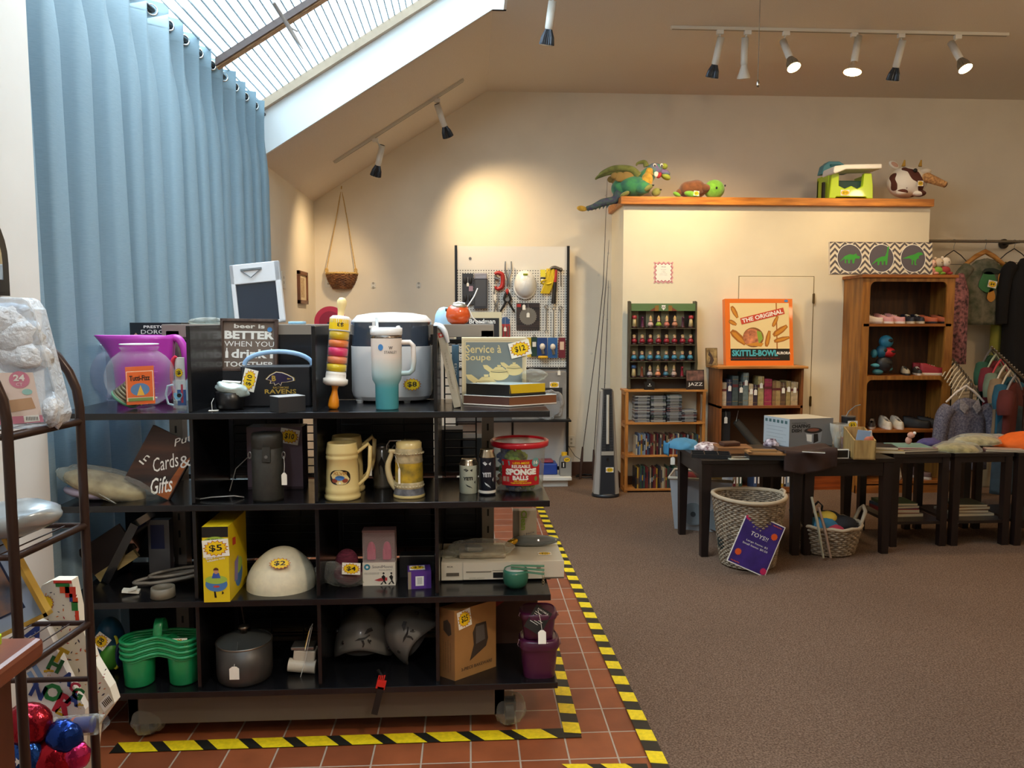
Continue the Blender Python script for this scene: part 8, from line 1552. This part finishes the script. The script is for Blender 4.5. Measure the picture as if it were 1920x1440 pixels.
cloth('orange_cloth','bright orange cloth heaped at the right edge of the end tables','cloth',(on(1895,828,EZ).x,e0.y+.28,EZ0),.24,.16,.10,mat('cloth_orange','f06a14',.8,var=.2,scale=8,bump=.3),7)
stackb((on(1880,846,EZ).x,e0.y+.06,EZ0),[(.26,.08,.012,'5c3c3c',-16,'dark slim book'),(.24,.08,.008,'a88c7c',-18,'pale slim book')],'slim books by the orange cloth','in front of the orange cloth')
# ---- under the tables
t=thing('storage_tote','translucent white storage tote of toys under the black table','storage bin',on(1335,1004,Z0,.26),rotz=R(-22));b=MB(clear('tote_plastic','c8ccd0',.55,.3));
def tring(w,d,z):return [(-w,-d,z),(w,-d,z),(w,d,z),(-w,d,z)]
vs=tring(.19,.14,0)+tring(.23,.17,.40);b.add(vs,[(3,2,1,0),(0,1,5,4),(1,2,6,5),(2,3,7,6),(3,0,4,7)]);b.use(mat('tote_rim','b8b0a0',.4));b.tube(tring(.235,.175,.40),.012,6,closed=True);obj('tub',b,t)
for i,(x,z) in enumerate(((-.05,.13),(.13,.10))):b=MB(mat('disc_pale','7c8488',.5));b.cyl((x,-.165,z),(x,-.15,z),.085,n=28);b.use(mat('disc_hub','3c4448',.5)).cyl((x,-.168,z),(x,-.165,z),.02,n=14);obj('wheel',b,t)
t0=t.location
for i,(x,y,z,r_,c,lb) in enumerate(((-.12,0,.37,.06,'8c2c38','dark red ball-like toy on top of the storage tote'),(.06,-.02,.39,.07,'c8b070','yellow toy on top of the storage tote'),(.0,.06,.36,.08,'5c4438','brown toy inside the storage tote'))):
    tt=thing('toy',lb,'toy',t0+Vector((x,y,z-r_)));b=MB(mat('toy_'+c,c,.7));b.ell((0,0,r_),(r_*1.2,r_,r_),18,10,f=crumple(0,0,5,i,.2));obj('body',b,tt)
b=MB(mat('toy_wheel','b4aa84',.5));b.cyl((.02,-.05,.06),(.035,-.08,.08),.055,n=20);obj('round_piece',b,tt)
wk2=mat('wicker_pale','a08e76',.7,var=.35,scale=40,col2='6e6050');wk3=mat('wicker_pale_rim','b09c80',.7)
p=W(1421,1074,Z=Z0);kk=p.y/1450;t=thing('wicker_hamper','tall pale wicker basket with a purple TOYS sign before the table','basket',(p.x,p.y+.19,Z0));Rt,Rb,Hh=70*kk,52*kk,.455
wicker(b := MB(wk2),lambda v:(Rb+(Rt-Rb)*v,.008+(Hh-.01)*v),30,34,.0072,wk2,wav=.005);b.use(mat('wicker_gap','5c4e3e',.9)).lathe([(0,.006),(Rb,.006),(Rt-.001,Hh-.01)],36);obj('woven_body',b,t)
b=MB(wk3);b.tube([((Rt+.003)*math.cos(a*PI/20),(Rt+.003)*math.sin(a*PI/20),Hh+.006*math.cos(a*PI/10)) for a in range(40)],.014,8,closed=True);obj('rim',b,t)
b=MB(wk3);b.tube([(Rt*.92,-.06,Hh),(Rt*1.0,-.03,Hh+.03),(Rt*1.04,.03,Hh+.03),(Rt*.98,.07,Hh)],.010,7);obj('handle',b,t)
t=thing('toy','dark toy lying inside the tall wicker basket','toy',(p.x-.08,p.y+.19,Z0+.0));b=MB(mat('toy_dark','1c2c2c',.6));b.ell((0,0,.17),(.12,.12,.16),16,10);obj('body',b,t)
sg_=thing('toys_sign','purple sign lettered TOYS with orange suns on the wicker basket','sign',W(1418,1020,Y=p.y-.03),rot=(R(-6),R(24.5),0));w,h=.135,.17;b=MB(M_WHITE);b.bx(-w,w,0,.003,-h,h);b.use(mat('sign_purple','3a2478',.5,var=.3,scale=10));b.flat([(-w+.006,-h+.006),(w-.006,-h+.006),(w-.006,h-.006),(-w+.006,h-.006)],-.0006);b.use(M_WHITE);b.text('TOYS!!',.0,h*.30,w=.12,h=.026,y=-.0014,shear=.1);b.text('Large Items: $2',.005,-.0,w=.15,h=.014,y=-.0014);b.text('Small Items: $0.50',.0,-.022,w=.175,h=.014,y=-.0014)
so2=mat('sun_orange','e0581c',.5);sp2=mat('sun_pink','c8245c',.5)
for (x,z,m) in ((w-.045,h*.50,so2),(-w+.045,-h*.52,so2),(-w+.025,h-.03,sp2),(w-.025,-h+.03,sp2)):
    b.use(m);b.flat([((.024 if a % 2 else .018)*math.cos(a*PI/12)+x,(.024 if a % 2 else .018)*math.sin(a*PI/12)+z) for a in range(24)],-.0014)
b.use(so2);b.text('~~~',w-.05,h-.02,w=.06,h=.008,y=-.0014);b.text('~~~',-w+.05,-h+.02,w=.06,h=.008,y=-.0014);obj('sign_card',b,sg_)
p=W(1578,1050,Z=Z0);t=thing('wicker_basket','low pale wicker basket with loop handles full of toys and straps','basket',(p.x,p.y+.22,Z0));kk=p.y/1450;Rt,Rb,Hh=64*kk,50*kk,.20
wicker(b := MB(wk2),lambda v:(Rb+(Rt-Rb)*v,.008+(Hh-.01)*v),22,13,.0088,wk2,wav=.006);b.use(mat('wicker_gap','')).lathe([(0,.006),(Rb,.006),(Rt-.001,Hh-.01)],32);obj('woven_body',b,t);b=MB(wk3);b.tube([((Rt+.003)*math.cos(a*PI/20),(Rt+.003)*math.sin(a*PI/20),Hh+.005*math.cos(a*PI/2)) for a in range(40)],.012,8,closed=True);obj('rim',b,t)
for s in (-1,1):b=MB(wk3);b.tube([(s*Rt,-.05,Hh),(s*(Rt+.03),-.04,Hh+.08),(s*(Rt+.035),0,Hh+.11),(s*(Rt+.03),.04,Hh+.08),(s*Rt,.05,Hh)],.013,7);obj('handle',b,t)
bl_=t.location
for x,y,z,r_,c,lb in ((-.06,-.05,.16,.09,'2c6c8c','blue soft toy in the low wicker basket'),(-.02,-.02,.22,.06,'c8a83c','yellow soft toy on top in the low wicker basket'),(.09,-.03,.17,.08,'141418','black sequined bag in the low wicker basket'),(-.01,-.12,.15,.06,'a82c44','red and white soft toy at the front of the low basket'),(.14,-.06,.14,.05,'3c4c7c','navy pouch at the right of the low basket'),(.03,.08,.17,.09,'22262a','dark bag at the back of the low basket')):
    tt=thing('soft_toy',lb,'toy',bl_+Vector((x,y,z-r_*.8)));b=MB(mat('soft_'+c,c,.8,bump=.5));b.ell((0,0,r_),(r_*1.2,r_,r_*.8),20,10,f=crumple(0,0,6,int(r_*100),.25));obj('body',b,tt)
tt=thing('handbag','dark bag with an arched strap standing up in the low basket','bag',bl_+Vector((-.06,.02,.12)));b=MB(mat('bag_black',''));b.ell((0,0,.06),(.12,.05,.07));b.use(mat('strap_navy','1c1c24',.7));b.tube([(-.07,0,.08),(-.04,0,.18),(.0,0,.22),(.03,0,.19),(.02,0,.12)],.012,6,flat=.5);obj('bag',b,tt)
for x,c,lb,hh2 in ((-.17,'a89c80','beige shoe-tree stick leaning out of the low basket',.40),(-.12,'9c7c64','tan and pink stick leaning out of the low basket',.33)):
    tt=thing('wooden_stick',lb,'stick',bl_+Vector((x,-.23,.02)));b=MB(mat('stick_'+c,c,.6));b.tube([(.04,-.0,.0),(.0,.02,hh2*.6),(-.03,.05,hh2)],[.012,.016,.014],8,flat=.5);obj('stick',b,tt)
# ================================================================== left foreground
# arched mirror on the near left wall
t=thing('arched_mirror','black framed arched mirror on the white wall, cut by the left edge','mirror',(XL,2.43,W(20,556,X=XL).z));MR=Matrix.Rotation(PI/2,4,'Z');r_,h=.185,W(0,386,X=XL).z-t.location.z
def archp(r,z0,zt):return [(-r,z0),(r,z0)]+[(r*math.cos(a*PI/16),zt-r+r*math.sin(a*PI/16)) for a in range(17)]
b=MB(mat('frame_black',''),MR);b.prism(archp(r_,0,h),-.03,0);b.prism(archp(r_-.012,.012,h-.012),-.036,-.03);b.prism(archp(r_-.026,.026,h-.026),-.032,-.03);obj('frame',b,t)
b=MB(mat('mirror_glass','d0d4d4',.03,1),MR);b.prism(archp(r_-.05,.05,h-.05),-.040,-.036);obj('mirror',b,t)
# brown tubular rack
mtb=mat('brown_tube','3a2822',.3,.3);P1,P2=Vector((XA(151,1.70,800),1.70,0)),Vector((XA(24,1.47,1000),1.47,0))
t=thing('tube_rack','brown tubular metal rack with arched side at the left edge','rack',(P1.x,P1.y,0));o_=-Vector((P1.x,P1.y,0));zr_=[ZA(790,1.7,150),ZA(985,1.7,150),ZA(1168,1.7,155),ZA(1273,1.7,158),.42]
ztp=zr_[0]+.03;d=P2-P1
for P in (P1,P2):
    b=MB(mtb);s=o_;pts=[P+s,P+s+Vector((0,0,ztp))]+[P+s+Vector((-.25+.25*math.cos(a*PI/16),0,ztp+.20*math.sin(a*PI/16))) for a in range(1,16)]+[P+s+Vector((-.5,0,ztp)),P+s+Vector((-.5,0,0))];b.tube(pts,.0095,10);obj('arched_frame',b,t)
for dx in (0,-.5):
    s=Vector((dx,0,0))+o_
    for z in zr_[:3]+zr_[4:]:b=MB(mtb);b.cyl(P1+s+Vector((0,0,z)),P2+s+Vector((0,0,z)),.008,n=8);obj('side_rail',b,t)
for z in zr_:
    b=MB(mtb);b.cyl(P1+o_+Vector((0,0,z)),P1+o_+Vector((-.5,0,z)),.006,n=8);b.cyl(P2+o_+Vector((0,0,z)),P2+o_+Vector((-.5,0,z)),.006,n=8) if z != zr_[3] else None
    for i in range(1,12):q=Vector((-.04*i,0,z));b.cyl(P1+o_+q,P2+o_+q,.0016,n=5,caps=False) if z != zr_[3] else None
    obj('wire_shelf',b,t)
def pix(pts,Y,t):return [(W(x,y,Y=Y).x-t.location.x,W(x,y,Y=Y).z-t.location.z) for x,y in pts]
def cut(name,label,cat,pts,Y,th,m,z,solidm=None):
    c=W(pts[0][0],pts[0][1],Y=Y);t=thing(name,label,cat,(c.x,Y,z));b=MB(m);b.prism(pix(pts,Y,t),0,th);return t,b
# tray pack
t,b=cut('liner_pack','clear plastic tray pack with pink 24 count label on the rack','package',[(-60,808),(92,803),(108,795),(113,778),(62,580),(50,563),(40,558),(-60,556)],1.58,.05,clear('tray_plastic','f4f8fc',.22,.12,1,.5),zr_[0]+.009)
obj('tray',b,t,bevel=.004);b=MB(mat('liner_silver','dfe6ee',.3,.1,bump=.9,scale=50,bd=.01));q=pix([(20,620),(20,760)],1.58,t)
for (x,y,rx,rz) in ((5,600,.05,.03),(25,630,.045,.035),(38,668,.045,.03),(94,770,.016,.03)):p=pix([(x,y)],1.58,t)[0];b.ell((p[0],.012,p[1]),(rx,.02,rz),20,10,f=crumple(0,0,9,x,1.0))
obj('foil_liners',b,t)
b=MB(mat('label_pinkcream','ecd8cc',.5));b.flat(pix([(-60,700),(62,698),(82,790),(-60,800)],1.578,t),-.003);b.use(mat('label_rose','d88aa0',.5)).flat(pix([(-60,785),(80,778),(83,791),(-60,801)],1.578,t),-.0034);c=pix([(37,712)],1.578,t)[0];b.flat([(c[0]+.020*math.cos(a*PI/10),c[1]+.017*math.sin(a*PI/10)) for a in range(20)],-.0036);b.use(M_WHITE).text('24',c[0],c[1]+.004,w=.022,h=.013,y=-.0044,bold=.04);b.text('CT',c[0],c[1]-.009,w=.012,h=.006,y=-.0044)
b.use(mat('label_mint','a0d0c8',.5)).flat([(c[0]+.014+.010*math.cos(a*PI/8),c[1]-.024+.006*math.sin(a*PI/8)) for a in range(16)],-.0038);b.use(mat('label_tan2','c8a07c',.5)).flat(pix([(5,752),(60,745),(68,765),(10,775)],1.578,t),-.0036)
b.use(M_WHITE).flat(pix([(45,780),(74,777),(76,789),(47,792)],1.578,t),-.004);b.use(M_INK)
for i in range(8):b.flat(pix([(50+3*i,781),(51.2+3*i,781),(51.8+3*i,788),(50.6+3*i,788)],1.578,t),-.0044)
obj('label_card',b,t)
p=W(60,1035,Y=1.58);t=thing('silver_bag','silvery plastic bag lying on the second level of the tubular rack','bag',(p.x-.01,1.585,zr_[1]+.009));b=MB(mat('bag_silver','a8b0b4',.25,.3,bump=.5,scale=12));b.ell((-.04,0,.036),(.10,.075,.036),34,14,rot=(0,R(-6),0),f=crumple(0,0,9,15,.25));obj('bag',b,t)
# framed print, tilted
c=W(94,1152,Y=1.56);t=thing('framed_print','gold framed print with blue mat leaning in the tubular rack','picture',c);M=Matrix.Rotation(R(-25.5),4,'Y').inverted();M=Matrix.Rotation(R(-25),4,'Y');u=1.56/1450
def fr_(x0,x1,z0,z1,m,y0=0,y1=.012):b=MB(m,M);b.bx(x0,x1,y0,y1,z0,z1);return b
b=MB(mat('gold_leaf','d0aa50',.35,.35),M);w,h=.26,.20
for q in ((-w,0,0,.008),(-w,0,h-.008,h),(-w,-w+.008,0,h),(-.008,0,0,h)):b.bx(q[0],q[1],-.008,.012,q[2],q[3])
obj('frame',b,t);b=fr_(-w+.008,-.008,.008,h-.008,mat('mat_blue','9cb0cc',.6));b.use(mat('mat_navy','1c2c4c',.5)).bx(-w+.03,-.036,-.001,0,.034,h-.03);b.use(mat('print_earth','9c7454',.6,var=.7,scale=14,col2='4a5a70')).bx(-w+.034,-.040,-.0016,-.001,.038,h-.034);obj('print',b,t)
# confetti and grad gift bags
zf=zr_[4]+.01
t,b=cut('gift_bag','white confetti gift bag with brick border and barcode behind the rack','gift bag',[(60,1460),(62,1150),(78,1098),(98,1088),(134,1088),(150,1165),(176,1240),(206,1290),(215,1318),(180,1366),(172,1460)],1.80,.03,mat('bag_ivory','e4dcc8',.6),zf)
t.location.z=0;b=MB(mat('bag_ivory',''));PP=pix([(60,1460),(62,1150),(78,1098),(98,1088),(134,1088),(150,1165),(176,1240),(206,1290),(215,1318),(180,1366),(172,1460)],1.80,t);PP=[(x,max(z,zf)) for x,z in PP];b.prism(PP,0,.03);rn=random.Random(2)
cfc=[mat('cf_red','b83030',.6),mat('cf_dark','2c2c3c',.6),mat('cf_orange','d8803c',.6)]
for i in range(150):
    x,y=rn.uniform(66,200),rn.uniform(1105,1350)
    if x > 145 and (y < 1165+(x-150)*1.6 or y > 1350-(x-180)*.3):continue
    s=rn.uniform(2.2,4.6);a=rn.uniform(0,3.1);b.use(rn.choice(cfc)).flat(pix([(x+s*math.cos(a),y+s*math.sin(a)),(x+s*.4*math.cos(a+2),y+s*.4*math.sin(a+2)),(x-s*math.cos(a),y-s*math.sin(a)),(x-s*.4*math.cos(a+2),y-s*.4*math.sin(a+2))],1.80,t),-.0006)
for (x0,y0,x1,y1,c) in ((100,1088,134,1094,'d83c24'),(104,1093,130,1100,'2c7c34'),(112,1100,130,1112,'e0501c'),(122,1100,142,1120,'d83c24'),(130,1113,136,1128,'2c3c8c'),(136,1120,146,1130,'e0501c'),(134,1128,146,1145,'2c7c34'),(141,1145,148,1168,'e0401c')):b.use(mat('brick_'+c,c,.5)).flat(pix([(x0,y0),(x1,y0),(x1+1,y1),(x0+1,y1)],1.80,t),-.001)
b.use(M_WHITE).flat(pix([(186,1318),(204,1300),(213,1318),(196,1336)],1.8,t),-.001);b.use(M_INK)
for i in range(6):b.flat(pix([(191+2.4*i,1317-2.3*i),(192.3+2.4*i,1315.8-2.3*i),(199+2.4*i,1325-2.3*i),(197.7+2.4*i,1326-2.3*i)],1.8,t),-.0014)
obj('bag',b,t);burst_o=MB(M_YEL);cc=pix([(89,1130)],1.8,t)[0];burst(burst_o,cc[0],cc[1],.03,.036,-.002);obj('price_sticker',burst_o,t)
t,b=cut('gift_bag','gift bag lettered WHAT A GRAD in bright letters behind the rack','gift bag',[(30,1460),(34,1190),(60,1160),(86,1172),(120,1250),(160,1330),(150,1460)],1.76,.02,mat('bag_ivory',''),0)
PP=[(x,max(z,zf)) for x,z in pix([(30,1460),(34,1190),(60,1160),(86,1172),(120,1250),(160,1330),(150,1460)],1.76,t)];b=MB(mat('bag_white','e8e6e0',.6));b.prism(PP,0,.02)
for s,x,y,c,hh,a in (('A',66,1186,'24408c',26,-.5),('W',58,1230,'24408c',30,-.5),('T',112,1228,'d8b020',26,-.55),('*',92,1262,'d8b020',18,0),('H',104,1246,'1f6c34',24,-.5),('A',126,1272,'24408c',22,-.5),('C',140,1288,'c0304c',18,-.5),('O',99,1298,'1f7c3c',30,0),('N',72,1296,'24408c',24,-.5),('R',122,1322,'c0243c',34,-.5),('A',138,1310,'24408c',22,-.4),('G',146,1300,'1f7c3c',20,-.5),('*',150,1325,'d8b020',14,0),('S',112,1338,'d8b020',18,.4)):
    cc=pix([(x,y)],1.76,t)[0];b.use(mat('ltr_'+c,c,.5)).text(s,cc[0],cc[1],h=hh*.00145,y=-.001,ang=a,bold=.05)
for x,y in ((50,1262),(60,1250)):b.use(mat('stripe_blue','8cb0dc',.5)).flat(pix([(x,y),(x+8,y-5),(x+24,y+22),(x+16,y+27)],1.76,t),-.0006)
obj('bag',b,t)
# foil balloons and wraps
t=thing('foil_balloons','bundle of shiny red, white and blue foil balloons behind the table','balloons',(XA(85,1.62,1400),1.60,zf));hz_=ZA(1425,1.62,85)-zf
for x,z,r_,c in ((-.03,.02,.05,'2450a0'),(.03,.01,.045,'b01c2c'),(-.02,.09,.045,'a82434'),(.05,.06,.035,'1c3c8c'),(-.05,-.04,.055,'c8ccd4'),(.02,-.05,.05,'a01c28'),(-.045,.10,.022,'c4c8cc'),(.07,.02,.03,'c83068')):b=MB(mat('foil_'+c,c,.15,.8,bump=.8,scale=25,bd=.006));b.ell((x,.0,hz_+z),(r_,r_*.7,r_),24,12,f=crumple(0,0,7,int(r_*999)+int(x*99),.35));obj('balloon',b,t)
b=MB(M_WHITE)
for x,z in ((-.045,.02),(-.02,.035),(-.03,.0)):b.flat([(x+(.010 if a % 2 else .004)*math.cos(a*PI/5),hz_+z+(.010 if a % 2 else .004)*math.sin(a*PI/5)) for a in range(10)],-.045)
for i in range(4):b.tube([(-.06+.018*i,-.04,hz_-.02),(-.05+.018*i,-.045,hz_-.05),(-.06+.018*i,-.04,hz_-.09)],.003,5)
obj('stars_and_stripes',b,t);b=MB(mat('weight','3c3c40',.6));b.cyl((0,0,0),(0,0,hz_-.06),.012,n=8);obj('stem',b,t)
p=W(145,1364,Y=1.66);t=thing('cellophane_roll','blue roll with red band wrapped in clear cellophane','roll',(p.x,1.665,p.z-.022));b=MB(mat('roll_blue','24348c',.35));b.cyl((-.045,0,.022),(.03,0,.026),.017,n=18);b.use(mat('burst_red','')).cyl((-.012,0,.0235),(-.006,0,.0238),.0175,n=18);obj('roll',b,t);b=MB(m_film);b.cyl((-.05,0,.022),(.04,0,.026),.021,.022,16,caps=False);b.cyl((.04,0,.026),(.06,.0,.034),.022,.012,14,caps=False);obj('cellophane',b,t)
# table corner
c=W(84,1193,Z=1.13) if 0 else None
zt_=1.13;yc=W(84,1192,Z=zt_).y;xc=W(84,1192,Z=zt_).x;t=thing('wooden_table','corner of a reddish brown wooden table at the bottom left','table',(xc,yc,0));b=MB(wood('cherry_top','8c4e34','6c3826',.35,'y',3,coat=.2));b.bx(-.5,0,-.5,0,zt_-.03,zt_);obj('tabletop',b,t,bevel=.008);b=MB(wood('cherry_leg','5a2c20','3c1c14',.4,'z',3));b.bx(-.46,-.035,-.46,-.03,zt_-.5,zt_-.03);obj('body',b,t);
for x in (-.44,-.06):
    for y in (-.44,-.06):b=MB(_M['cherry_leg']);b.bx(x-.02,x+.02,y-.02,y+.02,0,zt_-.5);obj('leg',b,t)
t=thing('lime_lid','small lime green lid on the table corner at the left edge','lid',(W(2,1196,Z=zt_).x,yc-.03,zt_+.0004));b=MB(mat('lime_plastic',''));b.cyl((0,0,0),(0,0,.012),.014,n=16);obj('lid',b,t)
